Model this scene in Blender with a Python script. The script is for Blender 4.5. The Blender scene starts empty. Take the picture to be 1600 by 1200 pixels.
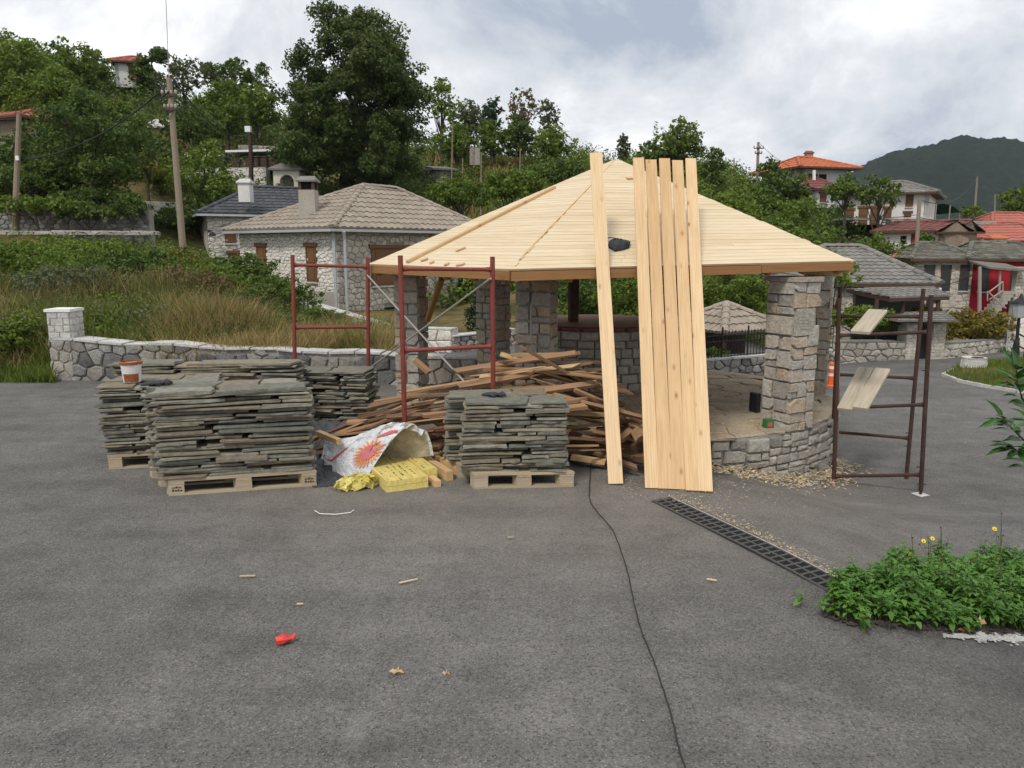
import bpy, math, random
import numpy as np
from mathutils import Vector, Matrix
from mathutils import noise as mnoise
R = math.radians
SC = bpy.context.scene
COL = SC.collection
rnd = random.Random(7)

# ------------------------------------------------------------------ camera, sky, sun, exposure
EYE = 2.35
PITCH = R(10.06)
FPX = 1200.0
cam_d = bpy.data.cameras.new('camera'); cam = bpy.data.objects.new('camera', cam_d); COL.objects.link(cam)
cam_d.sensor_width = 36.0; cam_d.lens = 36.0 * FPX / 1600.0; cam_d.clip_start = 0.05; cam_d.clip_end = 6000
cam.location = (0, 0, EYE); cam.rotation_euler = (math.pi/2 - PITCH, 0, 0)
SC.camera = cam

SUN_EL, SUN_AZ = R(52), R(-28)      # azimuth measured from straight behind the camera, negative = from the left
sd_ = Vector((math.sin(SUN_AZ)*math.cos(SUN_EL), -math.cos(SUN_AZ)*math.cos(SUN_EL), math.sin(SUN_EL)))
sun_d = bpy.data.lights.new('sun', 'SUN'); sun = bpy.data.objects.new('sun', sun_d); COL.objects.link(sun)
sun_d.energy = 1.9; sun_d.angle = R(14); sun_d.color = (1.0, 0.95, 0.87)
sun.rotation_euler = sd_.to_track_quat('Z', 'Y').to_euler()
sun.location = (0, 0, 60)

world = bpy.data.worlds.new('World'); SC.world = world; world.use_nodes = True
wn = world.node_tree.nodes; wl = world.node_tree.links
for n in list(wn): wn.remove(n)
w_out = wn.new('ShaderNodeOutputWorld'); w_bg = wn.new('ShaderNodeBackground')
w_sky = wn.new('ShaderNodeTexSky'); w_sky.sky_type = 'NISHITA'; w_sky.sun_disc = False
w_sky.sun_elevation = SUN_EL; w_sky.sun_rotation = math.atan2(sd_.x, sd_.y); w_sky.air_density = 1.0; w_sky.dust_density = 1.5
w_tc = wn.new('ShaderNodeTexCoord'); w_sep = wn.new('ShaderNodeSeparateXYZ'); wl.new(w_tc.outputs['Generated'], w_sep.inputs[0])
def wmath(op, a, b=None):
    m = wn.new('ShaderNodeMath'); m.operation = op
    for i, v in enumerate((a, b)):
        if v is None: continue
        if isinstance(v, (int, float)): m.inputs[i].default_value = v
        else: wl.new(v, m.inputs[i])
    return m.outputs[0]
zc = wmath('ADD', wmath('MAXIMUM', w_sep.outputs[2], 0.0), 0.62)
w_cmb = wn.new('ShaderNodeCombineXYZ')
wl.new(wmath('DIVIDE', w_sep.outputs[0], zc), w_cmb.inputs[0]); wl.new(wmath('DIVIDE', w_sep.outputs[1], zc), w_cmb.inputs[1])
w_cmb.inputs[2].default_value = 3.7
def wnoise(scale, detail, rough, dist, off):
    mp = wn.new('ShaderNodeMapping'); mp.inputs['Location'].default_value = off
    wl.new(w_cmb.outputs[0], mp.inputs[0])
    t = wn.new('ShaderNodeTexNoise'); t.inputs['Scale'].default_value = scale; t.inputs['Detail'].default_value = detail
    t.inputs['Roughness'].default_value = rough; t.inputs['Distortion'].default_value = dist
    wl.new(mp.outputs[0], t.inputs['Vector']); return t.outputs['Fac']
def wramp(fac, stops):
    r = wn.new('ShaderNodeValToRGB'); e = r.color_ramp.elements
    while len(e) > 1: e.remove(e[-1])
    e[0].position = stops[0][0]; e[0].color = (*stops[0][1], 1)
    for p, c in stops[1:]:
        k = e.new(p); k.color = (*c, 1)
    wl.new(fac, r.inputs[0]); return r.outputs[0]
cl = wramp(wnoise(2.3, 12, 0.62, 0.35, (7.3, 2.9, 0)), [(0.34, (0.34, 0.395, 0.48)), (0.42, (0.53, 0.565, 0.615)), (0.49, (0.66, 0.68, 0.71)), (0.56, (0.82, 0.83, 0.845)), (0.63, (1.1, 1.1, 1.1))])
w_scl = wn.new('ShaderNodeMixRGB'); w_scl.blend_type = 'MULTIPLY'; w_scl.inputs[0].default_value = 1
wl.new(w_sky.outputs[0], w_scl.inputs[1]); w_scl.inputs[2].default_value = (0.09, 0.09, 0.09, 1)
gap = wramp(wnoise(1.1, 6, 0.5, 0.3, (5.1, 2.2, 1.0)), [(0.30, (0.55, 0.55, 0.55)), (0.42, (0, 0, 0))])
w_mix = wn.new('ShaderNodeMixRGB'); wl.new(gap, w_mix.inputs[0]); wl.new(cl, w_mix.inputs[1]); wl.new(w_scl.outputs[0], w_mix.inputs[2])
wl.new(w_mix.outputs[0], w_bg.inputs['Color']); w_bg.inputs['Strength'].default_value = 1.0
wl.new(w_bg.outputs[0], w_out.inputs[0])
vs = SC.view_settings; vs.view_transform = 'Standard'; vs.look = 'None'; vs.exposure = 0.35; vs.gamma = 1.0
SC.cycles.use_denoising = True
SC.cycles.max_bounces = 6; SC.cycles.transparent_max_bounces = 8

# ------------------------------------------------------------------ survey helpers: where a sight line meets the ground or a depth
def ray(px, py):
    u = (px-800)/FPX; v = (py-600)/FPX; c, s = math.cos(PITCH), math.sin(PITCH)
    return Vector((u, c - v*s, -s - v*c))
def at(px, py, Y):
    d = ray(px, py); t = Y/d.y
    return Vector((d.x*t, Y, EYE + d.z*t))
def sm(t):
    t = max(0.0, min(1.0, t)); return t*t*(3-2*t)
def h0(x, Y): return -0.45*sm((x-1.9)/2.6) - 0.28*sm((Y-7.3)/1.9)*sm((x-0.3)/1.6)
TC = {-600: [(12, 0), (16, .9), (30, 3.4), (45, 12), (62, 21), (90, 25), (150, 16), (420, -3)],
      0:   [(13.5, 0), (15, .45), (24, 1.5), (30, 2.7), (34, 4.2), (48, 10.5), (62, 16.5), (80, 19), (150, 10), (420, -3)],
      240: [(14, 0), (15, .55), (24, 1.5), (32, 2.5), (38, 4.4), (50, 9.5), (66, 14.6), (80, 16), (150, 9), (420, -3)],
      400: [(15, .4), (22, .75), (34, 1.0), (42, 4.2), (52, 7.5), (66, 12.6), (80, 13.5), (150, 7), (420, -3)],
      560: [(15, .1), (24, .1), (35, .4), (44, 4.2), (65, 11.2), (80, 12), (150, 6), (420, -3)],
      700: [(14, 0), (35, .1), (42, 2.6), (65, 10.0), (80, 10.4), (150, 5), (420, -3)],
      900: [(14, 0), (22, 0), (35, 2.0), (60, 8.6), (75, 8.9), (150, 4), (420, -3)],
      1100: [(13, -.45), (17, -.3), (22, 0), (32, 1.8), (58, 7.8), (75, 7.8), (150, 3), (420, -3)],
      1250: [(12, -.73), (16, -.7), (22, -.8), (31, -.6), (42, 2.2), (58, 5.9), (75, 6), (150, 1), (420, -3)],
      1400: [(12, -.73), (15, -.62), (20, -.6), (30, -1.1), (40, -1.0), (46, 1.2), (52, 3.1), (70, 4), (150, -1), (420, -3)],
      1600: [(12, -.70), (15, -.6), (20, -.55), (28, -.9), (42, -1.2), (50, .2), (60, 1.7), (80, 2.4), (150, -2), (420, -3)],
      2400: [(12, -.45), (20, -.55), (28, -.9), (42, -1.2), (60, .7), (80, 1.4), (150, -2), (420, -3)]}
TK = sorted(TC)
def _col(k, Y): 
    a = TC[k]; return float(np.interp(Y, [p[0] for p in a], [p[1] for p in a]))
def H(x, Y):
    n = h0(x, Y)
    if Y <= 10: return n
    px = min(TK[-1], max(TK[0], 800 + FPX*x/(0.985*Y+0.3)))
    i = 0
    while i < len(TK)-2 and px > TK[i+1]: i += 1
    f = (px-TK[i])/(TK[i+1]-TK[i]); z = _col(TK[i], Y)*(1-f) + _col(TK[i+1], Y)*f
    w = sm((Y-10)/4); return n*(1-w) + z*w
def gnd(px, py):
    d = ray(px, py); z = 0.0
    for _ in range(30):
        t = (z-EYE)/d.z; z = 0.6*z + 0.4*H(d.x*t, d.y*t)
    t = (z-EYE)/d.z
    return Vector((d.x*t, d.y*t, H(d.x*t, d.y*t)))
def atpx(px, Y, z=None):
    """a point over the picture column px, Y metres out, on the ground"""
    x = (px-800)/FPX*(0.985*Y+0.35)
    return Vector((x, Y, H(x, Y) if z is None else z))

# ------------------------------------------------------------------ materials
def _nt(name):
    m = bpy.data.materials.new(name); m.use_nodes = True
    nt = m.node_tree
    for n in list(nt.nodes): nt.nodes.remove(n)
    return m, nt, nt.nodes, nt.links
class NB:
    def __init__(s, name):
        s.m, s.nt, s.n, s.l = _nt(name)
    def node(s, t, **kw):
        k = s.n.new(t)
        for a, v in kw.items(): setattr(k, a, v)
        return k
    def put(s, sock, v):
        if isinstance(v, bpy.types.NodeSocket): s.l.new(v, sock)
        elif isinstance(v, (tuple, list)) and len(v) == 3 and sock.type == 'RGBA': sock.default_value = (*v, 1)
        else: sock.default_value = v
    def math(s, op, a, b=0.0, clamp=False):
        k = s.node('ShaderNodeMath', operation=op, use_clamp=clamp); s.put(k.inputs[0], a); s.put(k.inputs[1], b); return k.outputs[0]
    def ramp(s, fac, stops, interp='LINEAR'):
        r = s.node('ShaderNodeValToRGB'); e = r.color_ramp.elements; r.color_ramp.interpolation = interp
        while len(e) > 1: e.remove(e[-1])
        e[0].position = stops[0][0]; e[0].color = (*stops[0][1], 1)
        for p, c in stops[1:]:
            k = e.new(p); k.color = (*c, 1)
        s.l.new(fac, r.inputs[0]); return r.outputs[0]
    def mix(s, fac, a, b, blend='MIX'):
        k = s.node('ShaderNodeMixRGB', blend_type=blend); s.put(k.inputs[0], fac); s.put(k.inputs[1], a); s.put(k.inputs[2], b); return k.outputs[0]
    def vec(s, kind='World', scale=(1, 1, 1)):
        if kind == 'World': v = s.node('ShaderNodeNewGeometry').outputs['Position']
        else:
            tc = s.node('ShaderNodeTexCoord').outputs['Object']
            oi = s.node('ShaderNodeObjectInfo').outputs['Random']
            add = s.node('ShaderNodeVectorMath', operation='ADD'); s.l.new(tc, add.inputs[0])
            s.l.new(s.math('MULTIPLY', oi, 91.0), add.inputs[1]); v = add.outputs[0]
        mp = s.node('ShaderNodeMapping'); mp.inputs['Scale'].default_value = scale; s.l.new(v, mp.inputs[0]); return mp.outputs[0]
    def noise(s, v, scale, detail=5, rough=.55, dist=0):
        t = s.node('ShaderNodeTexNoise'); s.l.new(v, t.inputs['Vector']); t.inputs['Scale'].default_value = scale
        t.inputs['Detail'].default_value = detail; t.inputs['Roughness'].default_value = rough; t.inputs['Distortion'].default_value = dist
        return t.outputs['Fac']
    def rand(s):
        a = s.node('ShaderNodeObjectInfo').outputs['Random']; b = s.node('ShaderNodeNewGeometry').outputs['Random Per Island']
        return s.math('FRACT', s.math('ADD', s.math('MULTIPLY', a, 7.31), b))
    def bump(s, h, strength, dist=.02, normal=None):
        b = s.node('ShaderNodeBump'); b.inputs['Strength'].default_value = strength; b.inputs['Distance'].default_value = dist
        s.l.new(h, b.inputs['Height'])
        if normal: s.l.new(normal, b.inputs['Normal'])
        return b.outputs[0]
    def out(s, col, rough=.8, normal=None, metal=0.0, spec=.3, transl=0.0, alpha=None):
        p = s.node('ShaderNodeBsdfPrincipled'); s.put(p.inputs['Base Color'], col); s.put(p.inputs['Roughness'], rough)
        p.inputs['Metallic'].default_value = metal; p.inputs['Specular IOR Level'].default_value = spec
        if normal: s.l.new(normal, p.inputs['Normal'])
        o = s.node('ShaderNodeOutputMaterial'); sh = p.outputs[0]
        if transl:
            t = s.node('ShaderNodeBsdfTranslucent'); s.put(t.inputs[0], col)
            x = s.node('ShaderNodeMixShader'); x.inputs[0].default_value = transl; s.l.new(sh, x.inputs[1]); s.l.new(t.outputs[0], x.inputs[2]); sh = x.outputs[0]
        s.l.new(sh, o.inputs[0]); return s.m
def speckle(name, cols, scale=4, rough=.85, bump=.5, bscale=30, rnd_amt=.5, kind='World', stretch=(1, 1, 1), spec=.25, bdist=.02, metal=0.0, fine=0.35):
    """mottled material: ramp over noise, blended with a per-piece pick from the same ramp"""
    b = NB(name); v = b.vec(kind, stretch); n = b.noise(v, scale, 6, .6)
    st = [(0.28 + 0.44*i/max(1, len(cols)-1), c) for i, c in enumerate(cols)]
    st2 = [(i/max(1, len(cols)-1), c) for i, c in enumerate(cols)]
    a = b.ramp(n, st); c2 = b.ramp(b.rand(), st2)
    col = b.mix(rnd_amt, a, c2)
    f = b.noise(v, bscale, 4, .65)
    col = b.mix(1.0, col, b.ramp(f, [(.25, (1-fine,)*3), (.75, (1+fine*.6,)*3)]), 'MULTIPLY')
    return b.out(col, rough, b.bump(f, bump, bdist), metal, spec)
def leafmat(name, cols, transl=.34, rough=.6, patch=.35):
    b = NB(name); v = b.vec('World')
    r = b.rand(); n = b.noise(v, patch, 2)
    f = b.math('ADD', b.math('MULTIPLY', r, .62), b.math('MULTIPLY', b.math('SUBTRACT', n, .22), .7))
    col = b.ramp(f, [(i/max(1, len(cols)-1), c) for i, c in enumerate(cols)])
    return b.out(col, rough, None, 0, .25, transl)
def wood(name, cols, grain=1.0, rough=.6, knots=True, rnd_amt=.35, kcol=(.30, .14, .05)):
    """boards run along local X"""
    b = NB(name); v = b.vec('Object', (1.0, 14*grain, 14*grain)); n = b.noise(v, 2.2, 6, .6, .6)
    st = [(0.3 + 0.4*i/max(1, len(cols)-1), c) for i, c in enumerate(cols)]
    a = b.ramp(n, st); col = b.mix(rnd_amt, a, b.ramp(b.rand(), [(i/max(1, len(cols)-1), c) for i, c in enumerate(cols)]))
    v2 = b.vec('Object', (.5, 30*grain, 30*grain)); fine = b.noise(v2, 4, 3)
    col = b.mix(1, col, b.ramp(fine, [(.3, (.86, .83, .78)), (.6, (1.05, 1.05, 1.05))]), 'MULTIPLY')
    if knots:
        v3 = b.vec('Object', (2.5, 6.0, 1.0)); vo = b.node('ShaderNodeTexVoronoi', voronoi_dimensions='2D'); b.l.new(v3, vo.inputs['Vector']); vo.inputs['Scale'].default_value = 1.0
        vo.inputs['Randomness'].default_value = 1.0; sc_ = b.node('ShaderNodeSeparateColor'); b.l.new(vo.outputs['Color'], sc_.inputs[0])
        k = b.ramp(vo.outputs['Distance'], [(.04, (1, 1, 1)), (.06, (.75, .75, .75)), (.10, (.25, .25, .25)), (.17, (0, 0, 0))])
        col = b.mix(b.math('MULTIPLY', k, b.math('MULTIPLY', b.math('SUBTRACT', sc_.outputs[0], .35), 1.7, True)), col, kcol)
    return b.out(col, rough, b.bump(fine, .25, .004), 0, .3)
def plain(name, col, rough=.6, metal=0.0, spec=.35, var=.12, scale=8, bump=.15):
    return speckle(name, [tuple(c*(1-var) for c in col), tuple(min(1, c*(1+var)) for c in col)], scale, rough, bump, 40, .3, metal=metal, spec=spec, fine=var*.8)

MAT = {}
MAT['stone_grey'] = speckle('grey_limestone', [(.18, .168, .148), (.31, .287, .25), (.43, .40, .35), (.35, .305, .24)], 5, .9, .8, 22, .6, bdist=.03)
MAT['stone_warm'] = speckle('warm_limestone', [(.26, .24, .215), (.40, .37, .325), (.50, .465, .41), (.42, .30, .18), (.37, .36, .345)], 4, .9, .8, 20, .72, bdist=.03)
MAT['stone_dark'] = speckle('dark_wall_stone', [(.07, .072, .075), (.14, .14, .14), (.30, .29, .27), (.22, .20, .17), (.36, .35, .33)], 3, .9, .8, 18, .75, bdist=.03)
MAT['stone_white'] = speckle('limewashed_stone', [(.54, .50, .44), (.70, .665, .60), (.78, .75, .70)], 3, .9, .7, 14, .5, bdist=.03)
MAT['stone_tan'] = speckle('tan_house_stone', [(.34, .31, .265), (.48, .44, .38), (.60, .56, .49)], 3, .9, .6, 14, .65)
MAT['mortar'] = speckle('mortar', [(.12, .11, .10), (.20, .185, .165)], 6, .95, .6, 40, .1)
MAT['mortar_mid'] = speckle('grey_lime_mortar', [(.24, .225, .205), (.36, .34, .31)], 6, .95, .5, 40, .1)
MAT['mortar_white'] = speckle('pale_mortar', [(.46, .43, .39), (.62, .59, .54)], 5, .95, .5, 40, .1)
MAT['cap_white'] = speckle('pale_concrete_cap', [(.38, .37, .35), (.62, .60, .57)], 4, .9, .5, 25, .1)
MAT['render'] = speckle('grey_cement_render', [(.33, .30, .26), (.42, .39, .34)], 1.5, .95, .3, 30, .1)
MAT['pave'] = speckle('paving_slab_stone', [(.25, .215, .165), (.36, .30, .225), (.46, .36, .235)], 3, .9, .6, 20, .5)
MAT['sawdust_joint'] = speckle('sawdust_strewn_joint', [(.46, .33, .18), (.62, .47, .27)], 5, .95, .5, 60, .1)
MAT['slate'] = speckle('green_grey_slate', [(.105, .11, .094), (.155, .157, .13), (.25, .205, .14), (.195, .187, .145), (.31, .285, .22), (.14, .152, .142), (.20, .155, .105), (.18, .182, .15)], 3, .8, .9, 14, .75, bdist=.012)
MAT['roof_pine'] = wood('fresh_pine_sheathing', [(.53, .41, .255), (.605, .495, .335), (.65, .55, .395)], 1, .6, False, .5)
MAT['pine'] = wood('fresh_pine_board', [(.46, .285, .135), (.575, .395, .215), (.67, .50, .31)], .7, .55, True, .7)
MAT['fascia'] = wood('orange_pine_fascia', [(.24, .115, .042), (.31, .16, .062)], 1, .55, False, .3)
MAT['scrap'] = wood('weathered_scrap_wood', [(.065, .04, .026), (.17, .10, .058), (.33, .195, .105), (.50, .335, .185)], .6, .75, False, .78)
MAT['beam'] = wood('planed_pine_beam', [(.55, .36, .18), (.66, .46, .24)], .6, .6, False, .3)
MAT['grey_wood'] = wood('weathered_grey_plank', [(.30, .26, .20), (.42, .37, .29), (.48, .43, .35)], .8, .85, False, .3)
MAT['pallet'] = wood('pallet_wood', [(.28, .23, .16), (.40, .33, .23), (.44, .37, .27)], .8, .85, False, .4)
MAT['shutter'] = wood('brown_shutter_wood', [(.11, .055, .026), (.19, .095, .042)], 1, .6, False, .4)
MAT['dark_wood'] = wood('dark_brown_timber', [(.04, .025, .018), (.09, .055, .035)], 1, .7, False, .3)
MAT['pole'] = wood('weathered_pole_timber', [(.20, .165, .125), (.30, .25, .19)], 1, .9, False, .2)
MAT['red_tube'] = speckle('red_oxide_tube', [(.155, .028, .022), (.22, .045, .032), (.19, .04, .03)], 6, .5, .3, 50, .25, spec=.4)
MAT['rust_tube'] = speckle('rusty_brown_tube', [(.03, .018, .015), (.06, .033, .025), (.09, .045, .03)], 7, .65, .4, 50, .2)
MAT['galv'] = plain('galvanised_tube', (.34, .31, .28), .55, .3)
MAT['iron'] = plain('black_iron', (.018, .018, .02), .55, .2)
MAT['grate'] = plain('cast_iron_grating', (.085, .082, .08), .6, .3)
MAT['void'] = plain('dark_pit', (.006, .006, .006), .95)
MAT['tile_brown'] = speckle('grey_brown_roof_tile', [(.22, .185, .145), (.30, .255, .205), (.35, .305, .25)], 2, .8, .4, 30, .5)
MAT['tile_dark'] = speckle('charcoal_roof_tile', [(.045, .048, .055), (.075, .08, .09), (.10, .10, .11)], 2, .7, .4, 30, .5)
MAT['tile_grey'] = speckle('grey_roof_tile', [(.14, .13, .12), (.20, .19, .175), (.25, .24, .22)], 2, .8, .4, 30, .4)
MAT['tile_orange'] = speckle('orange_roof_tile', [(.42, .12, .05), (.54, .17, .08)], 2, .8, .4, 20, .5)
MAT['tile_red'] = speckle('red_roof_sheet', [(.34, .105, .075), (.43, .15, .11)], 2, .75, .3, 20, .4)
MAT['tile_maroon'] = speckle('maroon_roof_tile', [(.15, .06, .05), (.22, .09, .075)], 2, .8, .4, 20, .5)
MAT['slate_roof'] = speckle('mossy_stone_roof', [(.07, .065, .055), (.12, .11, .095), (.20, .19, .165), (.11, .115, .07)], 3, .9, .7, 10, .7)
MAT['white_wall'] = speckle('white_plaster', [(.58, .57, .55), (.74, .73, .71)], .8, .9, .2, 12, .1, fine=.1)
MAT['cream_wall'] = speckle('cream_plaster', [(.50, .45, .37), (.62, .57, .49)], .8, .9, .2, 12, .1, fine=.1)
MAT['grey_wall'] = speckle('pale_grey_plaster', [(.42, .43, .45), (.52, .53, .55)], .8, .9, .2, 12, .1, fine=.1)
MAT['brown_wall'] = speckle('brown_cement_wall', [(.24, .185, .135), (.33, .26, .195)], .8, .95, .3, 12, .1)
MAT['red_wall'] = speckle('crimson_plaster', [(.30, .012, .022), (.40, .02, .034)], .8, .8, .2, 12, .1, fine=.15)
MAT['glass'] = plain('dark_window_glass', (.03, .033, .037), .12, 0, .6, .1, 2, 0)
MAT['gutter'] = plain('pale_grey_gutter', (.42, .44, .46), .45, .2)
MAT['white_sheet'] = speckle('white_plastic_sheet', [(.54, .55, .58), (.72, .73, .76)], 9, .4, 1.0, 22, .1, spec=.45, bdist=.03, fine=.2)
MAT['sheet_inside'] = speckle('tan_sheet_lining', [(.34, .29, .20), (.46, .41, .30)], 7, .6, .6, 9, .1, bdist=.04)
MAT['black_sheet'] = speckle('black_plastic_sheet', [(.018, .018, .02), (.045, .047, .052)], 6, .42, 1.0, 8, .1, spec=.5, bdist=.06)
MAT['dark_cloth'] = speckle('dark_blue_cloth', [(.03, .034, .042), (.065, .072, .088)], 9, .8, .6, 40, .1)
MAT['orange_print'] = plain('orange_print', (.70, .24, .07), .5, var=.25)
MAT['pink_print'] = plain('pink_print', (.55, .16, .17), .5)
MAT['red_print'] = plain('red_print', (.52, .09, .07), .5)
MAT['bucket'] = speckle('white_bucket_plastic', [(.58, .56, .54), (.68, .67, .65)], 6, .5, .1, 30, .1, fine=.1)
MAT['rust_paint'] = speckle('rust_brown_paint', [(.20, .06, .02), (.34, .12, .05)], 9, .6, .3, 30, .1)
MAT['cone'] = plain('orange_plastic', (.75, .12, .03), .45)
MAT['white_paint'] = plain('white_paint', (.74, .73, .71), .6)
MAT['car_dark'] = plain('dark_car_paint', (.022, .024, .028), .25, .2, .6, .05)
MAT['car_blue'] = plain('pale_blue_car_paint', (.38, .45, .52), .3, .2, .6, .05)
MAT['tyre'] = plain('tyre_rubber', (.02, .02, .02), .8)
MAT['green_net'] = speckle('green_net', [(.01, .13, .10), (.02, .20, .155)], 4, .8, .5, 20, .1)
MAT['cable'] = plain('black_cable', (.02, .02, .021), .6)
MAT['green_box'] = plain('green_box', (.03, .16, .05), .5)
MAT['red_wrap'] = plain('red_wrapper', (.62, .03, .02), .3, 0, .6, .25, 30, .6)
MAT['tan_leaf'] = plain('dry_leaf', (.50, .36, .20), .7, var=.2)
MAT['chips'] = speckle('wood_chips', [(.42, .30, .16), (.58, .44, .25), (.66, .53, .33)], 6, .9, .2, 30, .8)
MAT['pebble'] = speckle('pebbles', [(.07, .07, .07), (.16, .155, .15), (.34, .33, .31)], 6, .9, .2, 30, .8)
MAT['bark'] = speckle('bark', [(.045, .037, .03), (.10, .082, .065)], 6, .95, .8, 25, .2, stretch=(1, 1, .3), bdist=.04)
MAT['leaf_dark'] = leafmat('dark_green_leaves', [(0.0319, 0.0576, 0.0129), (0.0616, 0.1037, 0.02), (0.098, 0.1498, 0.0272), (0.1459, 0.1958, 0.0386)])
MAT['leaf_mid'] = leafmat('mid_green_leaves', [(0.0466, 0.077, 0.011), (0.0896, 0.1417, 0.0176), (0.1326, 0.194, 0.0264), (0.1882, 0.2464, 0.0396)])
MAT['leaf_light'] = leafmat('light_green_leaves', [(0.063, 0.1025, 0.014), (0.112, 0.1725, 0.022), (0.1652, 0.2313, 0.034), (0.224, 0.2812, 0.048)])
MAT['leaf_yellow'] = leafmat('yellow_green_leaves', [(0.075, 0.0938, 0.0168), (0.125, 0.1438, 0.024), (0.1875, 0.1938, 0.036), (0.25, 0.2313, 0.048)])
MAT['leaf_maple'] = leafmat('bronze_green_leaves', [(0.0293, 0.0619, 0.0143), (0.0521, 0.0965, 0.0215), (0.0911, 0.1165, 0.0272), (0.1547, 0.1383, 0.0386)], patch=.22)
MAT['leaf_sage'] = leafmat('grey_green_leaves', [(0.0625, 0.0816, 0.033), (0.1063, 0.126, 0.055), (0.1562, 0.168, 0.0825)])
MAT['leaf_brown'] = leafmat('brownish_leaves', [(0.084, 0.0682, 0.025), (0.144, 0.11, 0.045), (0.192, 0.143, 0.07)])
MAT['leaf_vine'] = leafmat('autumn_vine_leaves', [(0.0455, 0.078, 0.0144), (0.117, 0.1235, 0.0216), (0.234, 0.1625, 0.0264), (0.312, 0.169, 0.03)], patch=.6)
MAT['needle'] = leafmat('fir_needles', [(0.0144, 0.0384, 0.0154), (0.0264, 0.0624, 0.0242), (0.0432, 0.0864, 0.033)])
MAT['straw'] = leafmat('dry_straw', [(0.1495, 0.112, 0.044), (0.253, 0.1848, 0.0748), (0.3565, 0.2632, 0.11), (0.437, 0.336, 0.165)], .2, .8, .5)
MAT['grass'] = leafmat('green_grass', [(0.0528, 0.0851, 0.011), (0.0968, 0.1418, 0.0176), (0.1584, 0.1985, 0.0286)], .2, .7, .8)
MAT['brush_brown'] = leafmat('brown_weed_stems', [(.055, .042, .02), (.095, .075, .035), (.14, .11, .055)], .1, .9)
MAT['nettle'] = leafmat('nettle_leaves', [(0.0404, 0.105, 0.0158), (0.0714, 0.168, 0.0264), (0.1087, 0.2326, 0.0422), (0.1552, 0.2926, 0.0594)], .25, .5, 3)
MAT['laurel'] = leafmat('glossy_leaves', [(0.024, 0.0715, 0.0144), (0.042, 0.117, 0.0216), (0.072, 0.169, 0.03)], .15, .32, 3)
MAT['flower'] = plain('yellow_petals', (.75, .52, .02), .6)

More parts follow.
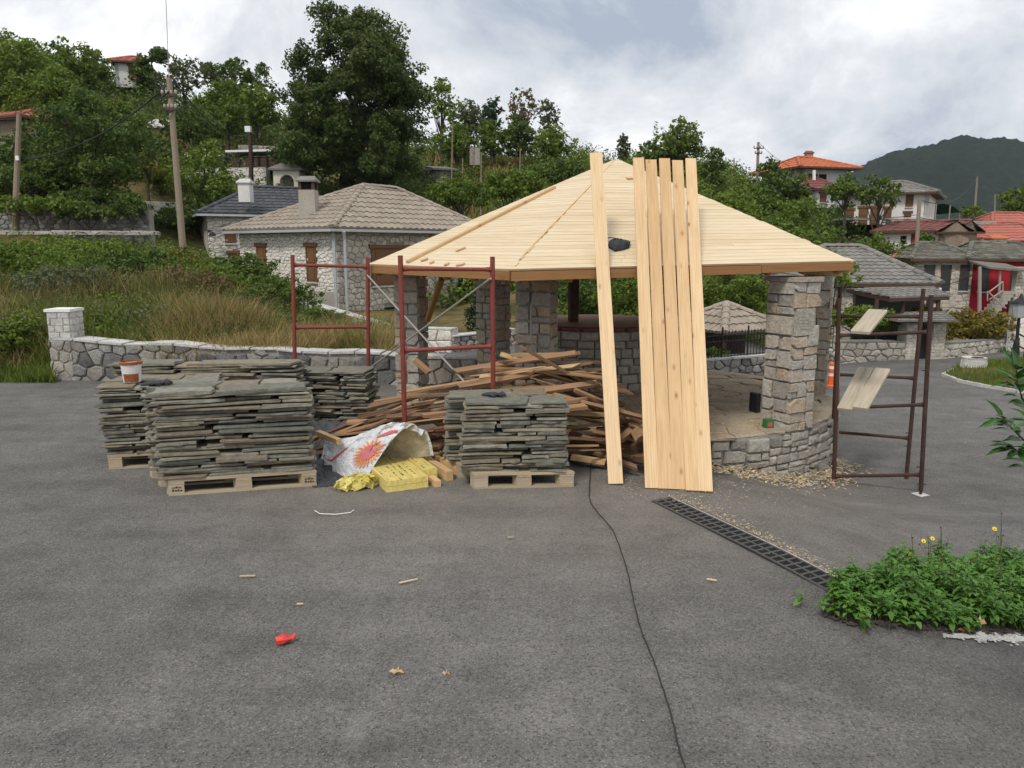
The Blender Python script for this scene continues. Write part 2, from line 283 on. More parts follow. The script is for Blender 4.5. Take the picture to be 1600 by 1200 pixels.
def asphalt():
    b = NB('old_asphalt'); v = b.vec('World')
    big = b.noise(v, .35, 4, .6, .4); mid = b.noise(v, 2.2, 5, .65); fine = b.noise(v, 55, 4, .7); fine2 = b.noise(v, 140, 2, .6)
    vo = b.node('ShaderNodeTexVoronoi'); b.l.new(v, vo.inputs['Vector']); vo.inputs['Scale'].default_value = 75
    vo2 = b.node('ShaderNodeTexVoronoi'); b.l.new(v, vo2.inputs['Vector']); vo2.inputs['Scale'].default_value = 33
    col = b.ramp(big, [(.30, (.102, .097, .092)), (.5, (.130, .124, .118)), (.70, (.160, .153, .147))])
    col = b.mix(1, col, b.ramp(mid, [(.28, (.76, .76, .76)), (.5, (1, 1, 1)), (.72, (1.18, 1.175, 1.17))]), 'MULTIPLY')
    col = b.mix(1, col, b.ramp(fine, [(.32, (.62, .62, .62)), (.5, (1, 1, 1)), (.70, (1.36, 1.35, 1.33))]), 'MULTIPLY')
    stone = b.node('ShaderNodeSeparateColor'); b.l.new(vo.outputs['Color'], stone.inputs[0])
    chip = b.math('MULTIPLY', b.math('GREATER_THAN', stone.outputs[0], .80), b.math('LESS_THAN', vo.outputs['Distance'], .42))
    col = b.mix(b.math('MULTIPLY', chip, b.math('MULTIPLY', mid, .9)), col, (.29, .28, .265))
    dk = b.math('MULTIPLY', b.math('LESS_THAN', stone.outputs[1], .22), b.math('LESS_THAN', vo.outputs['Distance'], .45))
    col = b.mix(b.math('MULTIPLY', dk, .65), col, (.03, .03, .03))
    worn = b.ramp(b.noise(v, .9, 6, .7, .8), [(.60, (0, 0, 0)), (.72, (1, 1, 1))])
    col = b.mix(b.math('MULTIPLY', worn, b.math('MULTIPLY', fine, .75)), col, (.26, .25, .24))
    tar = b.ramp(b.noise(v, .55, 5, .7, 1.2), [(.30, (1, 1, 1)), (.40, (0, 0, 0))])
    col = b.mix(b.math('MULTIPLY', tar, .32), col, (.05, .049, .048))
    pos = b.node('ShaderNodeNewGeometry').outputs['Position']
    dst = b.node('ShaderNodeVectorMath', operation='DISTANCE'); b.l.new(pos, dst.inputs[0]); dst.inputs[1].default_value = (.4, 9.6, 0)
    dust = b.ramp(b.math('MULTIPLY', dst.outputs['Value'], .1), [(.33, (1, 1, 1)), (.50, (0, 0, 0))])
    col = b.mix(b.math('MULTIPLY', dust, b.math('MULTIPLY', b.noise(v, 3.5, 6, .7), .36)), col, (.30, .25, .185))
    wv = b.node('ShaderNodeVectorMath', operation='ADD'); b.l.new(v, wv.inputs[0]); nz = b.node('ShaderNodeTexNoise'); b.l.new(v, nz.inputs['Vector']); nz.inputs['Scale'].default_value = 1.4; nz.inputs['Detail'].default_value = 5
    b.l.new(nz.outputs['Color'], wv.inputs[1])
    ck = b.node('ShaderNodeTexVoronoi', feature='DISTANCE_TO_EDGE'); b.l.new(wv.outputs[0], ck.inputs['Vector']); ck.inputs['Scale'].default_value = .42
    crack = b.math('MULTIPLY', b.math('LESS_THAN', ck.outputs['Distance'], .0014), b.math('GREATER_THAN', big, .50))
    col = b.mix(b.math('MULTIPLY', crack, .32), col, (.035, .034, .033))
    tv = b.node('ShaderNodeMapping'); tv.inputs['Rotation'].default_value = (0, 0, .25); tv.inputs['Scale'].default_value = (.16, 2.6, 1); b.l.new(v, tv.inputs[0])
    tyre = b.ramp(b.noise(tv.outputs[0], 1.0, 4, .6), [(.36, (.90, .90, .90)), (.5, (1, 1, 1)), (.66, (1.07, 1.07, 1.07))])
    col = b.mix(1, col, tyre, 'MULTIPLY')
    n1 = b.bump(vo.outputs['Distance'], .55, .012); n2 = b.bump(fine, .55, .012, n1); n3 = b.bump(mid, .35, .05, n2)
    return b.out(col, .88, n3, 0, .25)
MAT['asphalt'] = asphalt()
def soil():
    b = NB('hillside_soil'); v = b.vec('World')
    a = b.ramp(b.noise(v, .16, 6, .65, .5), [(.32, (.045, .058, .018)), (.46, (.085, .085, .028)), (.58, (.22, .165, .075)), (.72, (.30, .22, .11))])
    f = b.noise(v, 3, 6, .7)
    col = b.mix(1, a, b.ramp(f, [(.3, (.55, .55, .55)), (.7, (1.3, 1.3, 1.3))]), 'MULTIPLY')
    return b.out(col, .95, b.bump(f, .9, .3), 0, .1)
MAT['soil'] = soil()
def forest():
    b = NB('distant_forest'); v = b.vec('World')
    f = b.noise(v, .11, 6, .75); g = b.noise(v, .012, 4, .6)
    a = b.ramp(g, [(.35, (.010, .020, .011)), (.6, (.020, .034, .016)), (.75, (.036, .046, .024))])
    col = b.mix(1, a, b.ramp(f, [(.3, (.35, .35, .35)), (.7, (1.5, 1.5, 1.5))]), 'MULTIPLY')
    return b.out(col, 1.0, b.bump(f, 1.0, 8.0), 0, 0)
MAT['forest'] = forest()
def printed_yellow():
    b = NB('printed_yellow_film'); tc = b.node('ShaderNodeTexCoord').outputs['Object']
    sp = b.node('ShaderNodeSeparateXYZ'); b.l.new(tc, sp.inputs[0])
    v = b.vec('Object', (34, 5, 5)); n = b.noise(v, 1.0, 2, .8)
    v2 = b.vec('Object', (3.2, 2, 2)); n2 = b.noise(v2, 1.0, 1)
    m = b.math('MULTIPLY', b.math('GREATER_THAN', n, .52), b.math('GREATER_THAN', n2, .44))
    stripe = b.math('LESS_THAN', b.math('ABSOLUTE', b.math('ADD', sp.outputs[1], 0.0)), .009)
    nz_ = b.node('ShaderNodeSeparateXYZ'); b.l.new(b.node('ShaderNodeNewGeometry').outputs['Normal'], nz_.inputs[0])
    col = b.mix(b.math('MULTIPLY', b.math('MULTIPLY', m, stripe), b.math('GREATER_THAN', nz_.outputs[2], .6)), (.72, .58, .19), (.03, .03, .02))
    f = b.noise(b.vec('Object', (2, 12, 12)), 2, 4)
    col = b.mix(1, col, b.ramp(f, [(.3, (.8, .8, .75)), (.7, (1.1, 1.1, 1.15))]), 'MULTIPLY')
    return b.out(col, .32, b.bump(f, .4, .01), 0, .5)
MAT['yellow_film'] = printed_yellow()
MAT['yellow_scrap'] = leafmat('crumpled_yellow_film', [(.72, .60, .10), (.80, .71, .22), (.84, .79, .42)], .4, .3)

# ------------------------------------------------------------------ objects
WM = {}
def _parent(o, parent, w):
    WM[o] = w
    if parent is not None:
        o.parent = parent; o.matrix_parent_inverse = WM[parent].inverted()
def tag(o, label=None, cat=None, group=None, kind=None):
    if cat and not kind: kind = 'thing'
    if label: o['label'] = label
    if cat: o['category'] = cat
    if group: o['group'] = group
    if kind: o['kind'] = kind
    return o
def thing(name, label, cat, loc=(0, 0, 0), group=None, parent=None):
    o = bpy.data.objects.new(name, None); COL.objects.link(o); o.location = loc; o.empty_display_size = .2
    _parent(o, parent, Matrix.Translation(Vector(loc)))
    return tag(o, label, cat, group, 'thing' if cat else None)
def part_root(name, loc, parent):
    o = bpy.data.objects.new(name, None); COL.objects.link(o); o.location = loc; o.empty_display_size = .1
    _parent(o, parent, Matrix.Translation(Vector(loc))); return o
def link_mesh(name, me, parent=None, mw=None):
    o = bpy.data.objects.new(name, me); COL.objects.link(o)
    mw = mw or Matrix.Identity(4)
    o.matrix_basis = mw; _parent(o, parent, mw.copy()); return o
def np_mesh(name, co, quads, mat, smooth=False):
    me = bpy.data.meshes.new(name); nv = len(co); nf, k = quads.shape
    me.vertices.add(nv); me.vertices.foreach_set('co', np.asarray(co, np.float32).ravel())
    me.loops.add(nf*k); me.loops.foreach_set('vertex_index', np.asarray(quads, np.int32).ravel())
    me.polygons.add(nf); me.polygons.foreach_set('loop_start', np.arange(0, nf*k, k, dtype=np.int32))
    if smooth: me.polygons.foreach_set('use_smooth', np.ones(nf, bool))
    me.materials.append(MAT[mat] if isinstance(mat, str) else mat); me.update(calc_edges=True); me.validate(); return me
class MB:
    """collects shapes in world space; build() links them as one mesh object with its origin at its base"""
    def __init__(s): s.v = []; s.f = []
    def add(s, vs, fs):
        o = len(s.v); s.v += [tuple(p) for p in vs]; s.f += [tuple(i+o for i in f) for f in fs]; return s
    def prism(s, o, a, b, c):
        o, a, b, c = map(Vector, (o, a, b, c))
        P = [o, o+a, o+a+b, o+b, o+c, o+a+c, o+a+b+c, o+b+c]
        F = [(0, 3, 2, 1), (4, 5, 6, 7), (0, 1, 5, 4), (1, 2, 6, 5), (2, 3, 7, 6), (3, 0, 4, 7)]
        if a.cross(b).dot(c) < 0: F = [f[::-1] for f in F]
        return s.add(P, F)
    def box(s, c, size, rz=0.0):
        c = Vector(c); ca, sa = math.cos(rz), math.sin(rz); a = Vector((ca, sa, 0))*size[0]; b = Vector((-sa, ca, 0))*size[1]; z = Vector((0, 0, size[2]))
        return s.prism(c-a/2-b/2-z/2, a, b, z)
    def bar(s, p0, p1, w, h, up=(0, 0, 1)):
        p0, p1 = Vector(p0), Vector(p1); d = (p1-p0); u = Vector(up); x = d.normalized().cross(u).normalized(); y = x.cross(d.normalized())
        return s.prism(p0-x*w/2-y*h/2, d, x*w, y*h)
    def tube(s, pts, r, n=8, caps=True):
        pts = [Vector(p) for p in pts]; rs = r if isinstance(r, (list, tuple)) else [r]*len(pts)
        o = len(s.v); ref = None
        for i, p in enumerate(pts):
            d = (pts[min(i+1, len(pts)-1)] - pts[max(i-1, 0)]).normalized()
            if ref is None or abs(ref.dot(d)) > .98: ref = Vector((0, 0, 1)) if abs(d.z) < .9 else Vector((1, 0, 0))
            x = ref.cross(d).normalized(); y = d.cross(x); 
            for k in range(n):
                a = 2*math.pi*k/n; s.v.append(tuple(p + (x*math.cos(a)+y*math.sin(a))*rs[i]))
        for i in range(len(pts)-1):
            for k in range(n):
                a = o+i*n+k; b = o+i*n+(k+1) % n; s.f.append((a, b, b+n, a+n))
        if caps:
            s.f.append(tuple(o+k for k in range(n))[::-1]); s.f.append(tuple(o+(len(pts)-1)*n+k for k in range(n)))
        return s
    def lathe(s, c, prof, n=20):
        c = Vector(c); o = len(s.v)
        for r, z in prof:
            for k in range(n):
                a = 2*math.pi*k/n; s.v.append((c.x+r*math.cos(a), c.y+r*math.sin(a), c.z+z))
        for i in range(len(prof)-1):
            for k in range(n):
                a = o+i*n+k; b = o+i*n+(k+1) % n; s.f.append((a, b, b+n, a+n))
        s.f.append(tuple(o+k for k in range(n))[::-1]); s.f.append(tuple(o+(len(prof)-1)*n+k for k in range(n))); return s
    def build(s, name, mat, parent=None, smooth=False, axis=None, kind=None):
        """axis: the world direction that becomes local X (wood grain)"""
        co = np.array(s.v, float); lo, hi = co.min(0), co.max(0); loc = Vector(((lo[0]+hi[0])/2, (lo[1]+hi[1])/2, lo[2]))
        m = Matrix.Translation(loc)
        if axis is not None:
            x = Vector(axis).normalized(); t = Vector((0, 0, 1)) if abs(x.z) < .9 else Vector((0, 1, 0)); z = (t - x*t.dot(x)).normalized(); y = z.cross(x)
            m = m @ Matrix((x, y, z)).transposed().to_4x4()
        inv = m.inverted(); me = bpy.data.meshes.new(name)
        me.from_pydata([tuple(inv @ Vector(p)) for p in s.v], [], s.f)
        if smooth: me.polygons.foreach_set('use_smooth', [True]*len(me.polygons))
        me.materials.append(MAT[mat] if isinstance(mat, str) else mat); me.update()
        o = link_mesh(name, me, parent, m)
        if kind: o['kind'] = kind
        return o
def lerp(a, b, t): return Vector(a)*(1-t) + Vector(b)*t
def nrm(v): return Vector(v).normalized()
# ---- rubble stonework: fitted cells with open joints, each its own piece
def _clip(poly, n, d):
    out = []
    for i in range(len(poly)):
        a, b = poly[i], poly[(i+1) % len(poly)]; da = a[0]*n[0]+a[1]*n[1]-d; db = b[0]*n[0]+b[1]*n[1]-d
        if da <= 0: out.append(a)
        if (da < 0 < db) or (db < 0 < da):
            t = da/(da-db); out.append((a[0]+(b[0]-a[0])*t, a[1]+(b[1]-a[1])*t))
    return out
def cells(Wd, Ht, cw, ch, jit, rg, x0=0.0):
    nx = max(1, round(Wd/cw)); ny = max(1, round(Ht/ch)); cw = Wd/nx; ch = Ht/ny; S = {}
    for j in range(ny):
        for i in range(-1, nx+1):
            S[i, j] = (x0 + (i + .5 + (.5 if j % 2 else 0)*.9 - .22 + rg.uniform(-jit, jit))*cw, (j+.5+rg.uniform(-jit, jit)*.8)*ch)
    out = []; k = ch/cw
    for (i, j), (sx, sy) in S.items():
        p = [(x0, 0), (x0+Wd, 0), (x0+Wd, Ht), (x0, Ht)]
        for di in (-2, -1, 0, 1, 2):
            for dj in (-2, -1, 0, 1, 2):
                q = S.get((i+di, j+dj))
                if q is None or (di == 0 and dj == 0) or not p: continue
                nx_, ny_ = (q[0]-sx)*k*k, q[1]-sy; mx, my = (q[0]+sx)/2, (q[1]+sy)/2
                p = _clip(p, (nx_, ny_), nx_*mx+ny_*my)
        if len(p) >= 3:
            a = sum(p[t][0]*p[(t+1) % len(p)][1]-p[(t+1) % len(p)][0]*p[t][1] for t in range(len(p)))/2
            if a > cw*ch*.06: out.append(p)
    return out
def stones(parent, mapf, Wd, Ht, cw, ch, mat, depth=.04, joint=.015, jit=.36, name='stone', seed=1, joined=False, holes=(), x0=0.0, polys=None, keep=None, bulge=.35, bev=.45):
    rg = random.Random(seed); mb = MB(); made = []
    for p in (polys or cells(Wd, Ht, cw, ch, jit, rg, x0)):
        cx = sum(q[0] for q in p)/len(p); cy = sum(q[1] for q in p)/len(p)
        if any(a <= cx <= c and b <= cy <= d for a, b, c, d in holes): continue
        if keep and not keep(cx, cy): continue
        ln = [math.hypot(p[i][0]-p[i-1][0], p[i][1]-p[i-1][1]) for i in range(len(p))]
        p = [q for q, l in zip(p, ln) if l > joint*.8]
        if len(p) < 3: continue
        sz = sum(math.hypot(q[0]-cx, q[1]-cy) for q in p)/len(p); s1 = max(.4, 1-joint*.75/sz); dp = depth*rg.uniform(.65, 1.25); bv = min(.3, dp*bev/sz)
        n = len(p); V = []
        for lev, (sc, dd) in enumerate(((s1, -.01), (s1, dp*.6), (s1-bv, dp))):
            for q in p:
                w = rg.uniform(-.12, .12)*dp if lev == 2 else 0
                V.append(mapf(cx+(q[0]-cx)*sc, cy+(q[1]-cy)*sc, dd+w))
        V.append(mapf(cx+rg.uniform(-.2, .2)*sz, cy+rg.uniform(-.2, .2)*sz, dp*(1+bulge*rg.random())))
        F = [(l*n+i, l*n+(i+1) % n, (l+1)*n+(i+1) % n, (l+1)*n+i) for l in (0, 1) for i in range(n)] + [(2*n+i, 2*n+(i+1) % n, 3*n) for i in range(n)]
        if joined: mb.add(V, F)
        else: made.append(MB().add(V, F).build(name, mat, parent))
    if joined and mb.v:
        return mb.build(name, mat, parent, kind='stuff')
    return made
def facemap(o, u, v=(0, 0, 1), flip=False):
    o, u, v = Vector(o), nrm(u), Vector(v); n = u.cross(v).normalized()
    if flip: n = -n
    return lambda a, b, d: o + u*a + v*b + n*d
def mondrian(Wd, Ht, cw, ch, rg):
    """squared random rubble: big and small blocks fitted together, corners knocked off"""
    out = []
    def cut(x, y, w, h):
        lw, lh = cw*rg.uniform(.8, 1.7), ch*rg.uniform(.8, 1.7)
        if w > lw*1.25 and (w/cw > h/ch*rg.uniform(.6, 1.2) or h <= lh*1.2):
            f = rg.uniform(.32, .68)*w; cut(x, y, f, h); cut(x+f, y, w-f, h); return
        if h > lh*1.25:
            f = rg.uniform(.32, .68)*h; cut(x, y, w, f); cut(x, y+f, w, h-f); return
        k = .09; j = lambda s: rg.uniform(0, k)*s
        p = [(x+j(w)*.6, y+j(h)), (x+w-j(w)*.6, y+j(h)), (x+w-j(w)*.6, y+h-j(h)), (x+j(w)*.6, y+h-j(h))]
        if rg.random() < .45:
            i = rg.randrange(4); a, b, c = p[i-1], p[i], p[(i+1) % 4]; t, u = rg.uniform(.15, .4), rg.uniform(.15, .4)
            p = p[:i]+[(b[0]+(a[0]-b[0])*t, b[1]+(a[1]-b[1])*t), (b[0]+(c[0]-b[0])*u, b[1]+(c[1]-b[1])*u)]+p[i+1:]
        out.append(p)
    cut(0, 0, Wd, Ht); return out
def courses(Wd, Ht, bw, bh, rg, var=.25):
    out = []; y = 0; j = 0
    while y < Ht-.02:
        h = min(bh*rg.uniform(1-var*.6, 1+var*.6), Ht-y); x = -bw*rg.random(); 
        while x < Wd:
            w = bw*rg.uniform(1-var, 1+var); a, b = max(0, x), min(Wd, x+w)
            if b-a > .02:
                e = h*.06; j_ = lambda: rg.uniform(-e, e)
                out.append([(a, y+(j_() if y else 0)), (b, y+(j_() if y else 0)), (b, y+h+j_()), (a, y+h+j_())])
            x += w
        y += h; j += 1
    return out
# ---- tiled roofs
def roof_tiles(q, tw, tl, mat, parent, name='roof_tiles', amp=.03, lift=.035, seg=4):
    """q: eave start, eave end, then the upper point(s); interlocking tiles laid in courses"""
    q = [Vector(p) for p in q]; u = nrm(q[1]-q[0]); n = u.cross(q[2]-q[0]).normalized()
    if n.z < 0: n = -n
    s = n.cross(u); 
    if s.dot(q[2]-q[0]) < 0: s = -s
    L = [((p-q[0]).dot(u), (p-q[0]).dot(s)) for p in q]; top = max(l[1] for l in L)
    def span(y):
        xs = []
        for i in range(len(L)):
            a, b = L[i], L[(i+1) % len(L)]
            if abs(a[1]-b[1]) > 1e-6:
                t = (y-a[1])/(b[1]-a[1])
                if -1e-6 <= t <= 1+1e-6: xs.append(a[0]+(b[0]-a[0])*t)
            elif abs(y-a[1]) < 1e-6: xs += [a[0], b[0]]
        return (min(xs), max(xs)) if xs else None
    mb = MB(); nc = max(1, int(round(top/tl))); tl = top/nc; prof = [0.0, .55, 1.0, .8, 0.15][:seg+1] if seg == 4 else [0, 1, 0]
    rg = random.Random(3)
    for k in range(nc):
        y0, y1 = k*tl, min(top-1e-4, (k+1)*tl+tl*.12); s0, s1 = span(max(1e-4, y0)), span(y1)
        if not s0 or not s1: continue
        j0 = math.floor(min(s0[0], s1[0])/tw); j1 = math.ceil(max(s0[1], s1[1])/tw)
        for j in range(j0, j1):
            V = []; ok = False; ww = rg.uniform(-.004, .004)
            for (y, sp, hz) in ((y0, s0, -.02), (y0, s0, lift+ww), (y1, s1, 0.0)):
                for i, h in enumerate(prof):
                    x = (j+i/(len(prof)-1))*tw; xc = min(max(x, sp[0]), sp[1]); ok = ok or abs(x-xc) < 1e-9
                    V.append(q[0]+u*xc+s*y+n*(hz+(amp*h if hz != -.02 else 0)))
            if not ok: continue
            m = len(prof); F = [(l*m+i, l*m+i+1, (l+1)*m+i+1, (l+1)*m+i) for l in (0, 1) for i in range(m-1)]
            mb.add(V, F)
    return mb.build(name, mat, parent, kind='stuff')
def caps(lines, r, step, mat, parent, name='ridge_tiles'):
    mb = MB()
    for p0, p1 in lines:
        p0, p1 = Vector(p0), Vector(p1); L = (p1-p0).length; n = max(1, int(L/step)); d = (p1-p0)/n
        x = nrm(d.cross(Vector((0, 0, 1)))); y = nrm(x.cross(d))
        for i in range(n):
            a = p0+d*i; b = a+d*1.08; V = []
            for p, k in ((a, 1.12), (b, .88)):
                for t in range(7):
                    g = math.pi*t/6; V.append(p+x*math.cos(g)*r*k+y*(math.sin(g)*r*k*.75+.01))
            mb.add(V, [(t, t+1, t+8, t+7) for t in range(6)]+[(0, 1, 2, 3, 4, 5, 6)])
    return mb.build(name, mat, parent, kind='stuff')
# ---- foliage
def leaf_cloud(centres, radii, n, leaf, rg, aspect=.55, up=.35, squash=.75):
    centres = np.asarray(centres, float); radii = np.asarray(radii, float)
    w = radii**2; idx = rg.choice(len(centres), n, p=w/w.sum())
    d = rg.normal(size=(n, 3)); d /= np.linalg.norm(d, axis=1)[:, None]
    rr = radii[idx]*rg.random(n)**.45
    d2 = d.copy(); d2[:, 2] *= squash
    P = centres[idx] + d2*rr[:, None]
    N = d*.6 + rg.normal(size=(n, 3))*.55; N[:, 2] += up; N /= np.linalg.norm(N, axis=1)[:, None]
    T = np.cross(N, rg.normal(size=(n, 3))); T /= np.linalg.norm(T, axis=1)[:, None]; B = np.cross(N, T)
    s = leaf*rg.uniform(.6, 1.35, n)[:, None]
    co = np.stack([P-T*s*.5, P+B*s*aspect*.5, P+T*s*.5, P-B*s*aspect*.5], 1).reshape(-1, 3)
    return co, np.arange(4*n, dtype=np.int32).reshape(n, 4)
# ================================================================== the setting
def sheet(name, pts_fn, nu, nv, mat, smooth=True):
    co = np.array([pts_fn(i/(nu-1), j/(nv-1)) for j in range(nv) for i in range(nu)])
    q = np.array([(j*nu+i, j*nu+i+1, (j+1)*nu+i+1, (j+1)*nu+i) for j in range(nv-1) for i in range(nu-1)], np.int32)
    o = link_mesh(name, np_mesh(name, co, q, mat, smooth)); o['kind'] = 'structure'; return o
sheet('ground', lambda u, v: (-3000+6000*u, -600+4600*v, -3.2), 2, 2, 'soil')
def road_pt(u, v):
    x = -34+68*u; yb = 14.0 + 8.2*sm((x+3.0)/3.0); Y = -8+(yb+8)*v
    return (x, Y, H(x, Y)+.006+.012*mnoise.noise((x*.35, Y*.35, 0)))
sheet('asphalt_road', road_pt, 110, 70, 'asphalt')
TY = list(np.interp(np.linspace(0, 1, 70), [0, .35, .75, 1], [9.5, 24, 70, 420]))
def ter_pt(u, v):
    Y = TY[int(round(v*69))]; px = -1500+4800*u; x = (px-800)/FPX*(0.985*Y+.3)
    k = sm((Y-24)/20)*.45
    return (x, Y, H(x, Y)-.03+k*mnoise.noise((x*.22, Y*.22, 3))+k*.4*mnoise.noise((x*.7, Y*.7, 5)))
sheet('hillside', ter_pt, 150, 70, 'soil')
def mount_pt(u, v):
    x = 150+1250*u; Y = 640+700*v
    xr = x*900/Y; ridge = np.interp(xr, [150, 330, 385, 430, 500, 560, 620, 760, 900, 1400], [20, 62, 92, 112, 126, 120, 108, 84, 70, 40])
    prof = math.sin(math.pi*min(1, max(0, (Y-640)/520)))**.8 if Y < 1160 else 0
    z = ridge*prof*Y/900
    return (x, Y, z - 4 + prof*(9*mnoise.noise((x*.012, Y*.012, 1)) + 4*mnoise.noise((x*.05, Y*.05, 2)) + 5.5*mnoise.noise((x*.13, Y*.13, 4))))
sheet('mountain', mount_pt, 260, 150, 'forest', False)

# ================================================================== pavilion
PC = Vector((2.0, 12.15)); PR = 3.0; FZ = .05
PAV = thing('pavilion', 'round stone pavilion with unfinished pale timber roof on stone columns', 'pavilion', (PC.x, PC.y, 0))
# platform: masonry drum with crazy-paved floor
def ringmap(rad, z0):
    return lambda a, b, d: Vector((PC.x+(rad+d)*math.sin(a/rad), PC.y-(rad+d)*math.cos(a/rad), z0+b))
plat = MB().lathe((PC.x, PC.y, -1.1), [(PR-.03, 0), (PR-.03, 1.1+FZ-.04)], 64).build('platform', 'mortar_mid', PAV)
rmp = ringmap(PR-.03, -.98); stones(plat, lambda a, b, d: rmp(a-1.6, b, d), 5.2, .98, 1, 1, 'stone_grey', .055, .014, name='stone', seed=11, bev=.3, bulge=.25, polys=mondrian(5.2, .98, .24, .115, random.Random(11)))
stones(plat, ringmap(PR-.03, -.98), 12.8, .98, .22, .125, 'stone_grey', .05, .016, .28, 'stone_facing', 12, joined=True, x0=3.62)
MB().lathe((PC.x, PC.y, FZ-.039), [(PR-.06, 0), (PR-.06, .014)], 64).build('floor_bed', 'sawdust_joint', PAV)
floor = part_root('floor', (PC.x, PC.y, FZ), PAV)
fm = lambda a, b, d: Vector((PC.x-PR+a, PC.y-PR+b, FZ-.026+d))
stones(floor, fm, 2*PR, 2*PR, .50, .32, 'pave', .022, .035, .42, 'paving_slab', 21, keep=lambda a, b: math.hypot(a-PR, b-PR) < PR-.20, bulge=.1)
stones(floor, ringmap(PR-.20, FZ-.036), 2*math.pi*(PR-.20), .034, .42, .034, 'pave', .21, .012, .1, 'edge_slab', 22, x0=0, bulge=.05, bev=.06)
# columns: square rubble piers
def column(cx, cy, half, z0, z1, rz, seed, mat='stone_warm', cw=.20, ch=.17, plaque=False):
    c = Vector((cx, cy, z0)); hh = half-.04
    o = MB().box((cx, cy, (z0+z1)/2), (2*hh, 2*hh, z1-z0), rz).build('column', 'mortar_mid', PAV)
    for k in range(4):
        a = rz + k*math.pi/2; u = Vector((math.cos(a), math.sin(a), 0)); n = Vector((math.sin(a), -math.cos(a), 0))
        e = .04 if k % 2 == 0 else 0.0
        if n.dot(Vector((-cx, -cy, 0))) < -.2*Vector((cx, cy, 0)).length: continue
        fmp = facemap(c + n*hh - u*(hh+e), u)
        hl = [(0.02, 1.22, .38, 1.60)] if plaque and k == 0 else []
        stones(o, fmp, 2*(hh+e), z1-z0, cw, ch, mat, .038, .005, name='stone', seed=seed+k, holes=hl, bulge=.12, bev=.16, polys=mondrian(2*(hh+e), z1-z0, .21, .16, random.Random(seed+k)))
        if hl:
            MB().prism(fmp(.04, 1.24, 0), u*.33, Vector((0, 0, .34)), n*.045).build('plaque', 'stone_grey', o)
            for t in range(6):
                MB().prism(fmp(.09+.02*(t % 2), 1.51-.038*t, .0455), u*(.22-.03*(t % 3)), Vector((0, 0, .008)), n*.002).build('carved_line', 'stone_grey', o)
    MB().box((cx, cy, z1+.03), (2*half+.02, 2*half+.02, .06), rz).build('column_capital', 'stone_warm', PAV)
    return o
COLS = [(3.60, 9.88, .245, R(32), 31, True), (4.88, 12.3, .22, R(70), 36, False), (.325, 10.0, .238, R(-16), 41, False),
        (-.29, 12.5, .215, R(-42), 46, False), (-1.50, 11.5, .20, R(-20), 51, False)]
for cx, cy, hf, rz, sd, pl in COLS: column(cx, cy, hf, FZ-.03 if sd != 51 else -.05, 1.93, rz, sd, plaque=pl)
MB().tube([(.235, 9.70, .05), (.25, 9.695, 1.1), (.235, 9.70, 1.6), (.31, 9.70, 1.84)], .012, 6).build('conduit_pipe', 'galv', PAV)
# round drum wall in the middle, courses of big blocks, worn capping
DC = Vector((1.48, 13.5)); DR = 1.35
drum = MB().lathe((DC.x, DC.y, FZ-.02), [(DR-.03, 0), (DR-.03, 1.01)], 40).build('drum_wall', 'mortar', PAV)
dm = lambda a, b, d: Vector((DC.x+(DR+d-.03)*math.sin(a/DR), DC.y-(DR+d-.03)*math.cos(a/DR), FZ+b))
stones(drum, lambda a, b, d: dm(a-2.0, b, d), 4.2, .98, 1, 1, 'stone_grey', .035, .014, name='block', seed=61, polys=courses(4.2, .98, .27, .14, random.Random(61), .3))
stones(drum, lambda a, b, d: dm(a-2.05, b+.98, d), 4.2, .07, .35, .07, 'tile_maroon', .10, .01, .1, 'capping_slab', 62, bulge=.1)
MB().lathe((DC.x, DC.y, FZ+.98), [(DR-.04, 0), (DR-.04, .055)], 40).build('drum_top', 'scrap', PAV)
MB().box((1.06, 13.3, 1.66), (.15, .15, 1.2), .2).build('king_post', 'dark_wood', PAV)
# timber roof: six-sided pyramid, sheathed board by board
def eave(px, py, Y): return at(px, py, Y)
VF, VL, VR = eave(798, 423, 8.4), eave(577, 414.5, 10.9), eave(1331, 409.5, 9.95)
RC = Vector((1.6, 12.0)); zE = (VF.z+VL.z+VR.z)/3
VN = Vector((2*RC.x-VR.x, 2*RC.y-VR.y, zE)); VF2 = Vector((2*RC.x-VF.x, 2*RC.y-VF.y, zE)); VL2 = Vector((2*RC.x-VL.x, 2*RC.y-VL.y, zE))
APX = at(963, 250, 12.0)
HEX = [VR, VF, VL, VN, VF2, VL2]
rg = random.Random(5)
core = MB().add([p-Vector((0, 0, .035)) for p in HEX]+[APX-Vector((0, 0, .04)), Vector((RC.x, RC.y, zE-.02))], [(i, (i+1) % 6, 6) for i in range(6)]+[((i+1) % 6, i, 7) for i in range(6)])
core.build('roof_deck', 'fascia', PAV)
